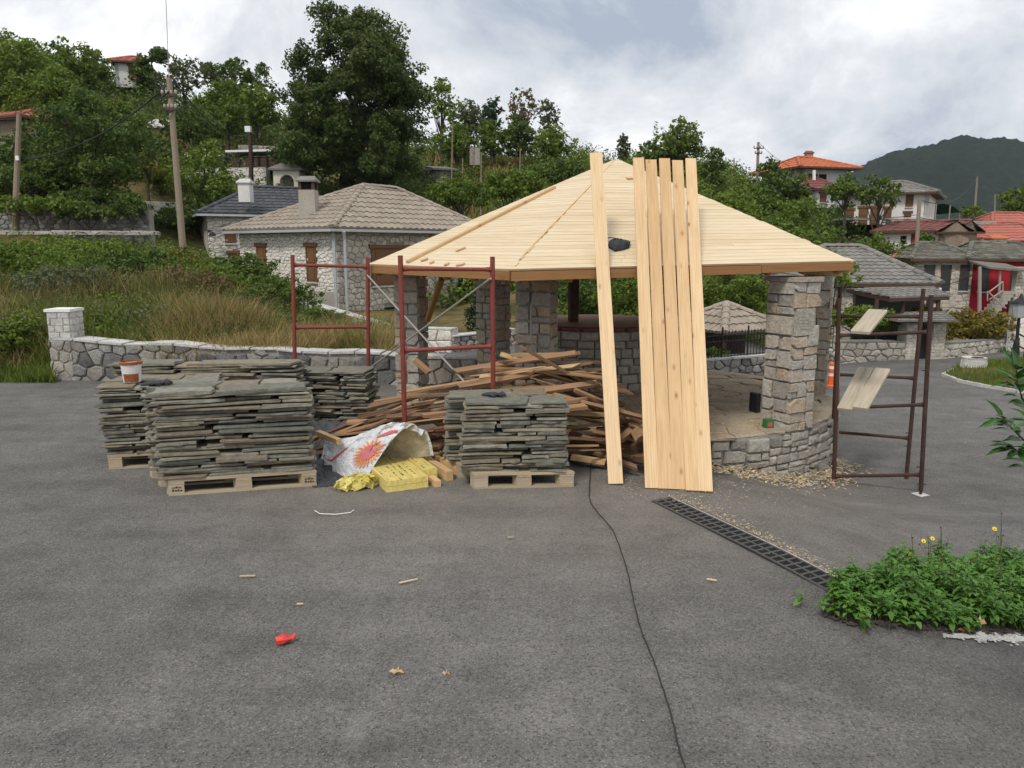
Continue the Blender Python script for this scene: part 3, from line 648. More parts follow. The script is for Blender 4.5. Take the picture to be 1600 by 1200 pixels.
for i in range(6):
    a, b = HEX[i], HEX[(i+1) % 6]; n = (b-a).cross(APX-a).normalized(); n = n if n.z > 0 else -n
    face = part_root('roof_face', (a+b)/2, PAV)
    slope = ((a+b)/2-APX).length; nb = int(slope/.088)
    ed = nrm(b-a)
    for k in range(nb):
        t0, t1 = k/nb, (k+1)/nb-.0008
        l0, r0, l1, r1 = lerp(a, APX, t0), lerp(b, APX, t0), lerp(a, APX, t1), lerp(b, APX, t1)
        L = (r0-l0).length; cuts = [0, 1]
        if L > 2.2: cuts = [0, rg.uniform(.25, .75), 1]
        for c in range(len(cuts)-1):
            f0, f1 = cuts[c], cuts[c+1]-(.0006 if c+2 < len(cuts) else 0)
            if c == 0: f0 = -rg.uniform(0, .012)
            if c == len(cuts)-2: f1 = 1+rg.uniform(0, .012)-.006
            th = .020+rg.uniform(-.0008, .0008); lo = n*(-.004); hi = n*th
            P = [l0.lerp(r0, f0), l0.lerp(r0, f1), l1.lerp(r1, f1), l1.lerp(r1, f0)]
            # a small step between courses so that each board's edge shows
            V = [p+lo for p in P]+[P[0]+hi*1.02, P[1]+hi*1.02, P[2]+hi*.98, P[3]+hi*.98]
            MB().add(V, [(0, 3, 2, 1), (4, 5, 6, 7), (0, 1, 5, 4), (1, 2, 6, 5), (2, 3, 7, 6), (3, 0, 4, 7)]).build('roof_board', 'roof_pine', face, axis=ed)
    # fascia, in two lengths on the long side, and rafter ends under it
    outn = Vector((ed.y, -ed.x, 0)); outn = outn if outn.dot(Vector(((a+b).x/2-RC.x, (a+b).y/2-RC.y, 0))) > 0 else -outn
    segs = [(0, 1)] if (b-a).length < 4 else ([(0, .30), (.302, 1)] if i == 0 else [(0, 1)])
    for s0, s1 in segs:
        p0, p1 = a.lerp(b, s0), a.lerp(b, s1); dz = Vector((0, 0, -.10))
        MB().prism(p0+outn*.003+Vector((0, 0, -.004 if s0 == 0 else -.010)), p1-p0, outn*.022, dz).build('fascia_board', 'fascia', PAV, axis=ed)
    m = int((b-a).length/.55)
    for k in range(m+1):
        p = a.lerp(b, (k+.3)/(m+.6)); q = p.lerp(Vector((RC.x, RC.y, APX.z-.05)), .28)
        MB().bar(p+Vector((0, 0, -.10))-outn*.02, q+Vector((0, 0, -.14)), .055, .10).build('rafter', 'fascia', PAV, axis=q-p)
# hip trim: loose batten strip along the front hip gap, and a brace under the eave
mb = MB(); hp = [VF.lerp(APX, t) for t in np.linspace(.06, .72, 9)]
for p, q in zip(hp[:-1], hp[1:]):
    mb.bar(p+Vector((0, 0, .018)), q+Vector((0, 0, .018+rg.uniform(0, .006))), .016, .02)
mb.build('hip_batten', 'beam', PAV, axis=APX-VF)
MB().bar(at(668, 500, 10.8), at(690, 436, 10.1), .06, .06).build('eave_brace', 'fascia', PAV, axis=(0, 0, 1))
mb = MB(); p = VR
for dx, dz in ((0, -.06), (-.10, -.10), (-.22, -.085)):
    mb.bar(VR+Vector((dx, .03, dz-.05)), VR+Vector((dx-.5, .4, dz)), .07, .06)
mb.build('corner_rafter', 'beam', PAV, axis=(1, -.6, 0))
# plank resting on the left slope and offcuts lying about the roof
def on_face(i, px, py, up=.03):
    a, b = HEX[i], HEX[i+1]; n = (b-a).cross(APX-a).normalized(); n = n if n.z > 0 else -n
    d = ray(px, py); o = Vector((0, 0, EYE)); t = (a+n*up-o).dot(n)/d.dot(n); return o+d*t, n
p0, n = on_face(1, 636, 409, .04); p1, _ = on_face(1, 866, 292, .04)
tag(MB().bar(p0, p1, .075, .03, n).build('roof_plank', 'pine', axis=p1-p0), 'long pale plank laid up the left slope of the timber roof', 'plank')
offs = [((712, 392), (727, 386), 'short offcut high on the left slope of the timber roof'), ((658, 407), (668, 404), 'small offcut pair nearest the long roof plank'),
        ((671, 411), (678, 408), 'second small offcut from the long roof plank, at the eave'), ((696, 414), (700, 411), 'third small offcut from the long roof plank, at the eave'),
        ((714, 414), (725, 412), 'flat offcut at the eave near the right red scaffold post'), ((979, 278), (988, 278), 'small offcut high on the front slope near the roof tip')]
for (s, e, lb) in offs:
    fi = 0 if s[0] > 900 else 1
    a, n = on_face(fi, *s, .035); b, _ = on_face(fi, *e, .035)
    tag(MB().bar(a, b, .05, .018, n).build('wood_offcut', 'pine', axis=b-a), lb, 'offcut', 'offcuts lying on the timber roof')
# dark tool bag with a strap, lying on the front slope
c, n = on_face(0, 966, 388, .0); bx = nrm(VR-VF); bx = nrm(bx-n*bx.dot(n)); by = n.cross(bx)
rgn = np.random.default_rng(3)
prof = [(-.13, .0), (-.085, .055), (-.045, .085), (.02, .075), (.075, .06), (.16, .045), (.10, -.03), (.02, -.06), (-.095, -.085)]
V = []; 
for sc, hh in ((1, .024), (1.0, .05), (.72, .085), (.3, .10)):
    for k, (x, y) in enumerate(prof): V.append(c+bx*x*sc*1.15+by*y*sc*1.5+n*(hh+.02*math.sin(3*k+sc*5)*(sc < 1)))
V.append(c+n*.10); m = len(prof)
F = [(l*m+i, l*m+(i+1) % m, (l+1)*m+(i+1) % m, (l+1)*m+i) for l in range(3) for i in range(m)]+[(3*m+i, 3*m+(i+1) % m, 4*m) for i in range(m)]
bagt = thing('tool_bag', 'dark blue cloth bag with brown strap lying on the timber roof', 'bag', c)
MB().add(V, F).build('bag_body', 'dark_cloth', bagt)
MB().tube([c+bx*x+by*y+n*h for x, y, h in ((-.13, .07, .05), (-.12, .13, .06), (-.06, .165, .06), (.02, .16, .05), (.045, .12, .04), (.0, .09, .06))], .007, 6).build('strap', 'shutter', bagt)

# ================================================================== pale boards leaning on the eave
eline = lambda px: None
def lean_board(b_px, b_py, t_px, t_py, w, label, th=.028, dY=0.0):
    b = gnd(b_px, b_py)
    # where the front eave passes behind this board
    d = ray(0.5*(b_px+t_px)-3, 430); f = (VR-VF); 
    # solve VF + s*f on the vertical plane through the eye and the board
    s = (d.y*VF.x-d.x*VF.y)/(d.x*f.y-d.y*f.x); e = VF+f*s
    outn = nrm(Vector((f.y, -f.x, 0))); outn = outn if outn.y < 0 else -outn
    cpt = e + outn*(.027+th/2) + Vector((0, 0, -.006)); by = b.y
    ky = (cpt.y-.03-by)/(cpt.z-b.z)
    # top point on the leaning line seen at t_py
    r = ray(t_px, t_py); t = (by - ky*b.z + ky*EYE)/(r.y-ky*r.z); top = Vector((0, 0, EYE))+r*t
    ax = nrm(top-b); x = nrm(Vector((1, -.06, 0)).cross(ax).cross(ax))*-1; x = nrm(x-ax*x.dot(ax)); x = x if x.x > 0 else -x
    nn = ax.cross(x); 
    o = MB().prism(b-x*w/2-nn*th/2+Vector((0, 0, .012)), top-b, x*w, nn*th).build('pine_board', 'pine', axis=ax)
    return tag(o, label, 'board', 'pale boards leaning on the roof eave')
lean_board(962, 758, 931, 241, .148, 'pale knotty pine board leaning on the eave alone, tallest of the six')
for k, (bx_, by_, tx_, ty_, lb) in enumerate([
        (1018.5, 765, 997.5, 249, 'pale pine board leaning on the eave, leftmost of the row of five'),
        (1040, 766, 1017, 252, 'pale pine board leaning on the eave, second from left in the row of five'),
        (1061, 767, 1038, 250, 'pale pine board leaning on the eave, middle of the row of five'),
        (1082, 769, 1058.5, 253, 'pale pine board leaning on the eave, fourth from left in the row of five'),
        (1102.5, 770, 1079, 250, 'pale pine board leaning on the eave, rightmost of the row of five')]):
    lean_board(bx_, by_, tx_, ty_, .1345, lb)
# ================================================================== slates on pallets
def slate_mesh(seed):
    rg = random.Random(seed); pts = []
    for (x0, y0), (x1, y1) in (((-.5, -.5), (.5, -.5)), ((.5, -.5), (.5, .5)), ((.5, .5), (-.5, .5)), ((-.5, .5), (-.5, -.5))):
        m = rg.choice((2, 3, 4))
        for t in range(m):
            f = t/m; pts.append((x0+(x1-x0)*f+rg.uniform(-.09, .02)*(1 if x0 > 0 else -1), y0+(y1-y0)*f+rg.uniform(-.09, .02)*(1 if y0 > 0 else -1)))
    n = len(pts); V = []
    for z, s in ((0.02, .985), (.3, 1.0), (.7, .996), (1.0, .984)):
        for x, y in pts: V.append((x*s+rg.uniform(-.008, .008), y*s+rg.uniform(-.008, .008), z+rg.uniform(-.09, .09)))
    F = [(l*n+i, l*n+(i+1) % n, (l+1)*n+(i+1) % n, (l+1)*n+i) for l in range(3) for i in range(n)]+[tuple(range(n))[::-1], tuple(range(3*n, 4*n))]
    me = bpy.data.meshes.new('slate'); me.from_pydata(V, [], F); me.materials.append(MAT['slate']); me.update(); return me
SLATES = [slate_mesh(100+i) for i in range(14)]
ORD = 'bottom second third fourth fifth sixth seventh eighth ninth tenth eleventh twelfth thirteenth fourteenth fifteenth sixteenth seventeenth eighteenth nineteenth twentieth twenty-first twenty-second twenty-third twenty-fourth'.split()
def stack(P0, fd, sdv, Wd, Dp, z0, nlay, t, label, group, seed, single=True, rows=2):
    rg = random.Random(seed); fd, sdv = nrm(fd), nrm(sdv); P0 = Vector(P0); ang = math.atan2(fd.y, fd.x); z = z0; mb = MB(); last = None
    for k in range(nlay):
        tk = t*rg.uniform(.65, 1.35); wob = Vector((rg.uniform(-.018, .018), rg.uniform(-.014, .014), 0))
        for r in range(rows):
            cuts = [0]+sorted(rg.uniform(.22, .80) if rg.random() < .8 else rg.choice((.33, .66)) for _ in range(rg.choice((1, 2, 2))))+[1]
            for c in range(len(cuts)-1):
                a, b = cuts[c], cuts[c+1]
                if b-a < .14: continue
                w = (b-a)*Wd*rg.uniform(.97, 1.05); d = Dp/rows*rg.uniform(.92, 1.02)
                ctr = P0+fd*((a+b)/2*Wd)+sdv*((r+.5)/rows*Dp)+wob+sdv*(rg.uniform(-.035, .025)+(.05 if rg.random() < .12 else 0))+fd*rg.uniform(-.02, .02)
                th = tk*rg.uniform(.55, .98)
                m = Matrix.Translation((ctr.x, ctr.y, z)) @ Matrix.Rotation(ang+R(rg.uniform(-4, 4))+(math.pi if rg.random() < .5 else 0), 4, 'Z') @ Matrix.Rotation(R(rg.uniform(-1.1, 1.1)), 4, 'Y') @ Matrix.Diagonal((w, d, th, 1))
                me = rg.choice(SLATES)
                if single:
                    o = link_mesh('roofing_slate', me, None, m); tag(o, label % (ORD[k] if k < nlay-1 else 'top', ('left end' if c == 0 else ('right end' if c == len(cuts)-2 else 'middle')), 'front row' if r == 0 else 'back row'), 'slate', group)
                else:
                    mb.add([m @ v.co for v in me.vertices], [tuple(p.vertices) for p in me.polygons])
        z += tk
    if not single:
        o = mb.build('roofing_slates', 'slate'); tag(o, label, 'slates', group, 'stuff')
    return z
def pallet(P0, fd, sdv, Wd, Dp, label, stamp=False, hgt=.165):
    fd, sdv = nrm(fd), nrm(sdv); P0 = Vector(P0); up = Vector((0, 0, 1))
    t = thing('pallet', label, 'pallet', P0, 'pallets under the slate stacks'); k = hgt/.144; s = .022*k; bh = hgt-3*s
    for f in (0, .5, 1):
        MB().prism(P0+sdv*((Dp-.11)*f), fd*Wd, sdv*.11, up*s).build('bottom_board', 'pallet', t, axis=fd)
        for g, wd in ((0, .14), (.5, .15), (1, .14)):
            o = P0+sdv*((Dp-.11)*f)+fd*((Wd-wd)*g)+up*(s+.001)+fd*.002
            b = MB().prism(o+sdv*.003, fd*(wd-.004), sdv*.10, up*(bh-.002)).build('block', 'pallet', t, axis=fd)
            if stamp and f == 0 and g != .5:
                rgs = random.Random(4)
                for line in range(2):
                    x = .025
                    while x < wd-.03:
                        w = rgs.uniform(.008, .02)
                        MB().prism(o+sdv*.002+fd*x+up*(bh*(.56-.34*line)), fd*w, sdv*-.002, up*(bh*rgs.uniform(.14, .24))).build('stamp_mark', 'dark_wood', b); x += w+rgs.uniform(.004, .008)
    for g in (0, .5, 1):
        MB().prism(P0+fd*((Wd-.14)*g)+up*(s+bh+.001), fd*.14, sdv*Dp, up*(s-.002)).build('stringer_board', 'pallet', t, axis=sdv)
    for f in (0, .25, .5, .75, 1):
        MB().prism(P0+sdv*((Dp-.12)*f)+up*(2*s+bh+.001)-fd*.004, fd*(Wd+.008), sdv*.12, up*s).build('deck_board', 'pallet', t, axis=fd)
    return P0.z+hgt+.002
a1 = gnd(265, 776); f1 = nrm((.97, .235, 0)); s1 = nrm((-.60, .80, 0))
zt = pallet(a1, f1, s1, 1.37, .82, 'pallet with stamped corner blocks under the front left slate stack', True)
ztop1 = stack(a1-f1*.03+s1*.02, f1, s1, 1.45, .66, zt, 25, .0342, 'slate in %s layer on the front left pallet, %s of the %s', 'slates on the front left pallet', 71)
a2 = gnd(741, 765); f2 = nrm((.992, .06, 0)); s2 = nrm((-.44, .90, 0))
zt = pallet(a2, f2, s2, .99, .95, 'pallet under the slate stack right of the yellow beams')
ztop2 = stack(a2-f2*.04+s2*.02, f2, s2, 1.06, .84, zt, 19, .0325, 'slate in %s layer of the stack right of the yellow beams, %s, %s', 'slates on the pallet right of the yellow beams', 72)
a3 = gnd(170, 735); f3 = nrm((.97, .2, 0)); s3 = nrm((-.25, .97, 0))
zt = pallet(a3, f3, s3, 1.15, .9, 'pallet of the slate stack carrying the paint bucket')
ztop3 = stack(a3-f3*.04, f3, s3, 1.2, .8, zt, 22, .034, 'slate in %s layer of the leftmost stack under the paint bucket, %s, %s', 'slates in the leftmost stack', 73)
stack(atpx(180, 9.35), (1, .03, 0), (0, 1, 0), 2.3, .42, .02, 27, .034, 'mass of stacked slates behind the two left pallets', 'slates stacked at the back', 74, single=False, rows=1)
stack(atpx(455, 9.75), (1, -.05, 0), (0, 1, 0), 1.02, .6, .02, 23, .034, 'mass of stacked slates behind the farther red scaffold frame', 'slates stacked at the back', 75, single=False, rows=1)
# bucket
bc = at(207, 597, 8.25); bz = ztop3+.004; B = thing('paint_bucket', 'white plastic bucket with rust brown rim and label on the leftmost slates', 'bucket', (bc.x, bc.y, bz))
MB().lathe((bc.x, bc.y, bz), [(.088, 0), (.105, .19), (.112, .195), (.112, .205), (.100, .205), (.092, .03)], 24).build('bucket_body', 'bucket', B, smooth=False)
MB().lathe((bc.x, bc.y, bz+.195), [(.115, 0), (.118, .006), (.118, .024), (.114, .03), (.103, .03), (.100, 0)], 24).build('bucket_rim', 'rust_paint', B)
V = []; 
for h, r_ in ((.005, .0905), (.095, .0995)):
    for k in range(9): 
        a = R(-120+k*12.5); V.append((bc.x+r_*math.cos(a), bc.y+r_*math.sin(a), bz+h))
MB().add(V, [(k, k+1, k+10, k+9) for k in range(8)]).build('paint_spill', 'rust_paint', B)
def glove(c, rz, label, s=1.0):
    c = Vector(c); ca, sa = math.cos(rz), math.sin(rz); T = lambda x, y, z: c+Vector((ca*x-sa*y, sa*x+ca*y, z))*s
    t = thing('work_glove', label, 'glove', c, 'dark work gloves left on the slates')
    mb = MB()
    for i, (x, rad) in enumerate(((0, .02), )): pass
    prof = [(-.10, .03, .018), (-.06, .045, .028), (0, .05, .036), (.05, .046, .03), (.07, .035, .02)]
    V = []
    for x, w, h in prof:
        for k in range(8):
            a = 2*math.pi*k/8; V.append(T(x, w*math.cos(a)*(1+.1*math.sin(5*x*20)), max(.002, h*.6+h*math.sin(a)*(.6))))
    mb.add(V, [(i*8+k, i*8+(k+1) % 8, (i+1)*8+(k+1) % 8, (i+1)*8+k) for i in range(4) for k in range(8)]+[tuple(range(8))[::-1], tuple(range(32, 40))]); mb.build('palm', 'dark_cloth', t, smooth=True)
    for k, (y, l) in enumerate(((-.036, .06), (-.012, .075), (.013, .072), (.036, .055))):
        MB().tube([T(.055, y, .02), T(.055+l*.5, y*1.2, .034), T(.055+l, y*1.35, .014)], [.0125*s, .012*s, .009*s], 7).build('finger', 'dark_cloth', t, smooth=True)
    MB().tube([T(-.02, -.045, .02), T(.02, -.075, .03), T(.05, -.082, .012)], [.014*s, .013*s, .010*s], 7).build('thumb', 'dark_cloth', t, smooth=True)
g1 = a1+s1*.52+f1*.06; glove((g1.x, g1.y, ztop1-.005), R(15), 'dark work glove on the left corner of the front left slate stack', 1.25)
g2 = a2+f2*.36+s2*.42; glove((g2.x, g2.y, ztop2-.005), R(-20), 'dark work glove on the slate stack right of the yellow beams', 1.1)

# ================================================================== red scaffold: two end frames and crossed braces
RS = thing('red_scaffold', 'red steel scaffold of two open frames with crossed diagonal braces', 'scaffold', gnd(632, 690))
def frame(posts, rungs, r, mat, root, nm='frame'):
    fr = part_root(nm, posts[0][0], root)
    for b, t in posts: MB().tube([b, t], r, 10).build('post', mat, fr, smooth=False)
    for p, q in rungs:
        d = nrm(q-p)
        MB().tube([p+d*r*.9, p+d*.035, p+d*.09, q-d*.09, q-d*.035, q-d*r*.9], [r*1.25, r*1.1, r*.82, r*.82, r*1.1, r*1.25], 10).build('rung', mat, fr)
    return fr
YN = 8.1; pa0 = atpx(633, YN); pa1 = at(625.5, 399, YN); YN2 = 8.3; pb0 = atpx(771, YN2); pb1 = at(769.5, 401, YN2)
def onp(p0, p1, z): return p0.lerp(p1, (z-p0.z)/(p1.z-p0.z))
ra = [onp(pa0, pa1, at(628, y, YN).z) for y in (420, 548, 676)]; rb = [onp(pb0, pb1, at(770, y, YN2).z) for y in (421, 541, 668)]
frame([(pa0, pa1), (pb0, pb1)], list(zip(ra, rb)), .027, 'red_tube', RS)
YF = 10.4; YF2 = 10.72; pc0 = atpx(461, YF); pc1 = at(457, 398, YF); pd0 = atpx(575, YF2); pd1 = at(574.5, 402, YF2)
rc = [onp(pc0, pc1, at(458, y, YF).z) for y in (414, 512, 613)]; rd = [onp(pd0, pd1, at(575, y, YF2).z) for y in (417, 511, 606)]
frame([(pc0, pc1), (pd0, pd1)], list(zip(rc, rd)), .027, 'red_tube', RS)
def hook(p): return p
MB().tube([onp(pd0, pd1, at(572, 430, YF2).z)+Vector((0, -.03, 0)), onp(pb0, pb1, at(770, 636, YN2).z)+Vector((-.06, -.03, 0))], .012, 7).build('diagonal_brace', 'galv', RS)
MB().tube([onp(pb0, pb1, at(770, 435, YN2).z)+Vector((-.02, -.05, 0)), onp(pd0, pd1, at(573, 575, YF2).z)+Vector((.02, -.04, 0))], .012, 7).build('diagonal_brace', 'galv', RS)
for p in (onp(pc0, pc1, at(458, 427, YF).z),):
    MB().tube([p, p+Vector((.09, -.02, 0)), p+Vector((.09, -.02, -.03))], .006, 6).build('brace_hook', 'iron', RS)

# ================================================================== brown scaffold at the right with three planks
BS = thing('brown_scaffold', 'rusty brown scaffold tower standing beside the pavilion platform', 'scaffold', gnd(1438, 774))
Y1, Y2 = 8.0, 9.5
q0 = gnd(1303, 753); q1 = at(1311, 466, q0.y-.05); r0, r1 = gnd(1438, 774), None
r1 = at(1455, 461, r0.y+.05)
t0_ = gnd(1416, 748); t1_ = at(1443, 451, t0_.y+.1); s0_ = atpx(1307, t0_.y+.5); s1_ = at(1313, 448, t0_.y+.45)
def lv(p0, p1, ys, px): return [onp(p0, p1, at(px, y, (p0.y+p1.y)/2).z) for y in ys]
ql = lv(q0, q1, (524, 638, 745), 1306); rl = lv(r0, r1, (519, 632, 741), 1445)
frame([(q0, q1), (r0+Vector((0, 0, .06)), r1)], list(zip(ql, rl)), .027, 'rust_tube', BS)
sl_ = lv(s0_, s1_, (494, 585, 675), 1310); tl_ = lv(t0_, t1_, (495, 591, 684), 1430)
frame([(s0_, s1_), (t0_, t1_)], list(zip(sl_, tl_)), .026, 'rust_tube', BS)
MB().tube([sl_[2]+Vector((.05, -.1, -.35)), ql[0]+Vector((.05, .05, -.1))], .012, 7).build('diagonal_brace', 'galv', BS)
MB().box(r0+Vector((0, 0, .012)), (.15, .15, .008), .4).build('base_plate', 'cap_white', BS)
MB().tube([r0+Vector((0, 0, .01)), r0+Vector((0, 0, .2))], .017, 8).build('base_jack', 'rust_tube', BS)
MB().tube([r0+Vector((-.05, 0, .15)), r0+Vector((.05, -.02, .15))], .008, 6).build('jack_handle', 'rust_tube', BS)
for pp, (zz) in ((rl[1]+(r1-r0)*.17, 0), (rl[2]+(r1-r0)*.04, 0), (tl_[2]+(t1_-t0_)*.03, 0), (tl_[2]+(t1_-t0_)*-.04, 0)):
    MB().tube([pp+Vector((-.07, -.01, 0)), pp+Vector((.0, -.01, 0))], .007, 6).build('brace_pin', 'rust_tube', BS)
def shelf(pn, pf, w, label, lift=.03):
    pn, pf = Vector(pn), Vector(pf); d = nrm(pf-pn); x = nrm(d.cross(Vector((0, 0, 1)))); n = x.cross(d)
    rg = random.Random(len(label)); V = []
    for f in (0, .03, .35, .7, .97, 1):
        c = pn.lerp(pf, f); ww = w*(1 if .02 < f < .98 else .94)*rg.uniform(.98, 1.02)
        for a, b in ((-.5, 0), (.5, 0), (.5, 1), (-.5, 1)): V.append(c+x*a*ww+n*(lift*b+.0))
    F = [(l*4+i, l*4+(i+1) % 4, (l+1)*4+(i+1) % 4, (l+1)*4+i) for l in range(5) for i in range(4)]+[(3, 2, 1, 0), (20, 21, 22, 23)]
    o = MB().add(V, F).build('scaffold_plank', 'grey_wood', axis=d); tag(o, label, 'plank', 'worn planks on the brown scaffold')
def shelf_on(A, Bq, fa, fb, over, w, label):
    near, far = A[0].lerp(A[1], fa), Bq[0].lerp(Bq[1], fb); d = nrm(far-near)
    shelf(near-d*over+Vector((0, 0, .026)), far+d*.12+Vector((0, 0, .026)), w, label, .035)
shelf_on((ql[0], rl[0]), (sl_[0], tl_[0]), .26, .46, .06, .235, 'worn grey plank laid across the top of the brown scaffold')
shelf_on((ql[1], rl[1]), (sl_[1], tl_[1]), .13, .36, .12, .19, 'worn grey plank on the middle of the brown scaffold, left of the pair')
shelf_on((ql[1], rl[1]), (sl_[1], tl_[1]), .31, .57, .12, .19, 'worn grey plank on the middle of the brown scaffold, right of the pair')

# ================================================================== pile of scrap timber
rg = random.Random(17); npl = 0
def pile_top(x, y):
    e = np.interp(x, [-2.4, -1.9, -1.2, -.3, .35, .75, 1.2, 1.7, 2.0], [0.14, .46, .78, 1.08, 1.26, 1.20, .80, .55, .14])
    return float(e)*max(0.12, 1-abs(y-8.75)/.95*.55)
def piece(c, yaw, pit, L, w, t, roll, nm='scrap_plank', lab=None):
    d = Vector((math.cos(yaw)*math.cos(pit), math.sin(yaw)*math.cos(pit), math.sin(pit))); x = nrm(d.cross(Vector((0, 0, 1)))); n = x.cross(d)
    x2 = x*math.cos(roll)+n*math.sin(roll); n2 = n*math.cos(roll)-x*math.sin(roll)
    s0, s1 = rg.uniform(-.04, .04), rg.uniform(-.06, .06); V = []
    for f, sk in ((-.5, s0), (0, 0), (.5, s1)):
        bow = rg.uniform(-.012, .012) if f == 0 else 0
        for a, b in ((-.5, -.5), (.5, -.5), (.5, .5), (-.5, .5)): V.append(c+d*(L*f+sk*a*2)+x2*a*w+n2*(b*t+bow))
    F = [(l*4+i, l*4+(i+1) % 4, (l+1)*4+(i+1) % 4, (l+1)*4+i) for l in range(2) for i in range(4)]+[(3, 2, 1, 0), (8, 9, 10, 11)]
    o = MB().add(V, F).build(nm, 'scrap', axis=d)
    lab = lab or ('weathered scrap plank in the left tail of the timber pile' if c.x < -.9 else ('weathered scrap plank in the crest of the timber pile' if c.x < .75 else 'weathered scrap plank at the right end of the timber pile'))
    return tag(o, lab, 'plank', lab.replace('weathered scrap plank', 'scrap planks'))
for lay in range(16):
    for k in range(25):
        x = rg.uniform(-1.95, 1.75); y = rg.uniform(8.15, 9.15); tp = pile_top(x, y); z = (lay+.5)*.085
        if z > tp: continue
        if z < tp-.32 and y > 8.45 and lay > 1: continue
        sl = (pile_top(x+.25, y)-pile_top(x-.25, y))/.5
        fr = min(1, z/max(.05, tp)); L = rg.uniform(.55, 1.9)
        if x > 1.0: L *= .55
        yaw = R(rg.gauss(2, 12)) if x < .9 else R(rg.gauss(-12, 24)); pit = math.atan(sl*fr*.75)+R(rg.gauss(0, 3)); 
        zz = z+H(x, y)
        piece(Vector((x, y, max(zz, .06+abs(math.sin(pit))*L/2))), yaw, pit, L, rg.uniform(.04, .11), rg.choice((.016, .02, .024, .036)), R(rg.gauss(0, 14)))
for k in range(14):
    x = rg.uniform(1.1, 1.75); y = rg.uniform(8.0, 8.7); piece(Vector((x, y, rg.uniform(.12, .52))), R(rg.uniform(-60, 60)), R(rg.uniform(-20, 20)), rg.uniform(.22, .45), rg.uniform(.07, .12), rg.uniform(.03, .07), R(rg.uniform(-40, 40)), 'scrap_block', 'short orange brown timber block tumbled at the right end of the pile')
for (p, q, w, lb) in ((at(783, 553, 8.8), at(823, 565, 8.7), .07, 'pale plank end sticking up left of the conduit column'), (at(649, 563, 9.0), at(671, 582, 8.9), .09, 'dark plank end sticking out of the pile beside the leftmost column'),
                      (at(893, 714, 8.2), at(946, 722, 8.1), .12, 'orange timber beam lying on the ground below the pile')):
    o = MB().bar(p, q, w, .04).build('scrap_plank', 'scrap' if w == .09 else 'beam', axis=q-p); tag(o, lb, 'plank')

# ================================================================== wrapped beams, sheets and bits on the ground
bd = nrm((.43, -.90, 0)); bx = Vector((-bd.y, bd.x, 0)); bx = bx if bx.x > 0 else -bx
e0 = gnd(604, 771)
for r_ in range(1):
    for k in range(7):
        w = .0605; c = e0+bx*(w*.5+k*(w+.0006)); 
        for lv_ in range(2):
            p = c+Vector((0, 0, .03+.058*lv_+.005)); ln = 1.75
            o = MB().bar(p-bd*ln, p+bd*(.003*((k*7) % 3)), w, .055).build('wrapped_beam', 'yellow_film', axis=bd)
            tag(o, 'yellow film wrapped timber in the %s layer of the long bundle' % ('upper', 'lower')[1-lv_], 'beam', 'yellow wrapped timbers, long bundle')
e1 = e0+bx*.47-bd*.16
for k in range(2):
    for lv_ in range(2):
        p = e1+bx*(k*.075)+Vector((0, 0, .045+.062*lv_)); o = MB().bar(p-bd*1.5, p, .073, .058).build('wrapped_beam', 'yellow_film', axis=bd)
        tag(o, 'yellow film wrapped timber in the short raised bundle beside the bare beams', 'beam', 'yellow wrapped timbers, short bundle')
for (px, py, off, L, w, h, zl, lb) in ((684, 762, 0, 1.0, .07, .07, .036, 'short bare beam end poking out under the yellow bundle'), (703, 752, 0, 1.7, .075, .10, .055, 'bare planed beam right of the yellow bundle'),
                                       (718, 745, 0, 1.7, .085, .095, .07, 'bare planed beam nearest the right slate stack')):
    p = gnd(px, py)+Vector((0, 0, zl)); d = nrm(bd+Vector((.12*(px-690)/30, 0, 0)))
    o = MB().bar(p-d*L+Vector((0, 0, 0)), p, w, h).build('bare_beam', 'beam', axis=d); tag(o, lb, 'beam')
p0, p1 = at(497, 676, 8.1), at(530, 690, 7.75)
tag(MB().bar(p0, p1, .06, .05).build('bare_beam', 'beam', axis=p1-p0), 'pale beam end showing between the slate stack and the white sheet', 'beam')
# white printed sheet arched over the bundle
SA = (gnd(572, 749), gnd(499, 740)); SB = (at(642, 667, 7.78), at(508, 690, 8.0)); SCc = (at(678, 712, 7.9), gnd(515, 722))
def sheet_pt(u, v):
    """u from the front foot over the ridge to the back foot, v from the open mouth to the closed end"""
    A, Bq, Cq = SA[0].lerp(SA[1], v), SB[0].lerp(SB[1], v**1.2), SCc[0].lerp(SCc[1], v)
    p = A*((1-u)*(1-2*u))+Bq*(4*u*(1-u))+Cq*(u*(2*u-1)); s = max(0.0, math.sin(math.pi*u))
    w = .045*mnoise.noise((u*5, v*5, 1.3))+.030*mnoise.noise((u*12, v*12, 4.3))+.014*mnoise.noise((u*27, v*27, 2.3))+.02*abs(mnoise.noise((u*9+v*6, v*3, 7)))
    hump = .07*math.sin(math.pi*min(1, v*1.3+.1))*s
    fold = -.13*math.exp(-((u-.66)/.05)**2)*(1-v)**3
    return Vector((p.x+w*.6*s, p.y-w*.9*s, max(.008, p.z+(w*.8+fold)*s+hump)))
ns, nv_ = 56, 36
WS = thing('plastic_sheet', 'white plastic sheet printed with an orange sunflower over the yellow beams', 'plastic sheet', e0-bd*.8)
V = [sheet_pt(i/(ns-1), j/(nv_-1)) for j in range(nv_) for i in range(ns)]
me_s = MB().add(V, [(j*ns+i, j*ns+i+1, (j+1)*ns+i+1, (j+1)*ns+i) for j in range(nv_-1) for i in range(ns-1)]).build('sheet', 'white_sheet', WS)
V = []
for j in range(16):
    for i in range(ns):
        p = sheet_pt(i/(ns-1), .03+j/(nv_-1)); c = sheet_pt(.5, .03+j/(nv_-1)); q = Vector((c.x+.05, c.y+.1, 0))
        V.append(p.lerp(q, .03))
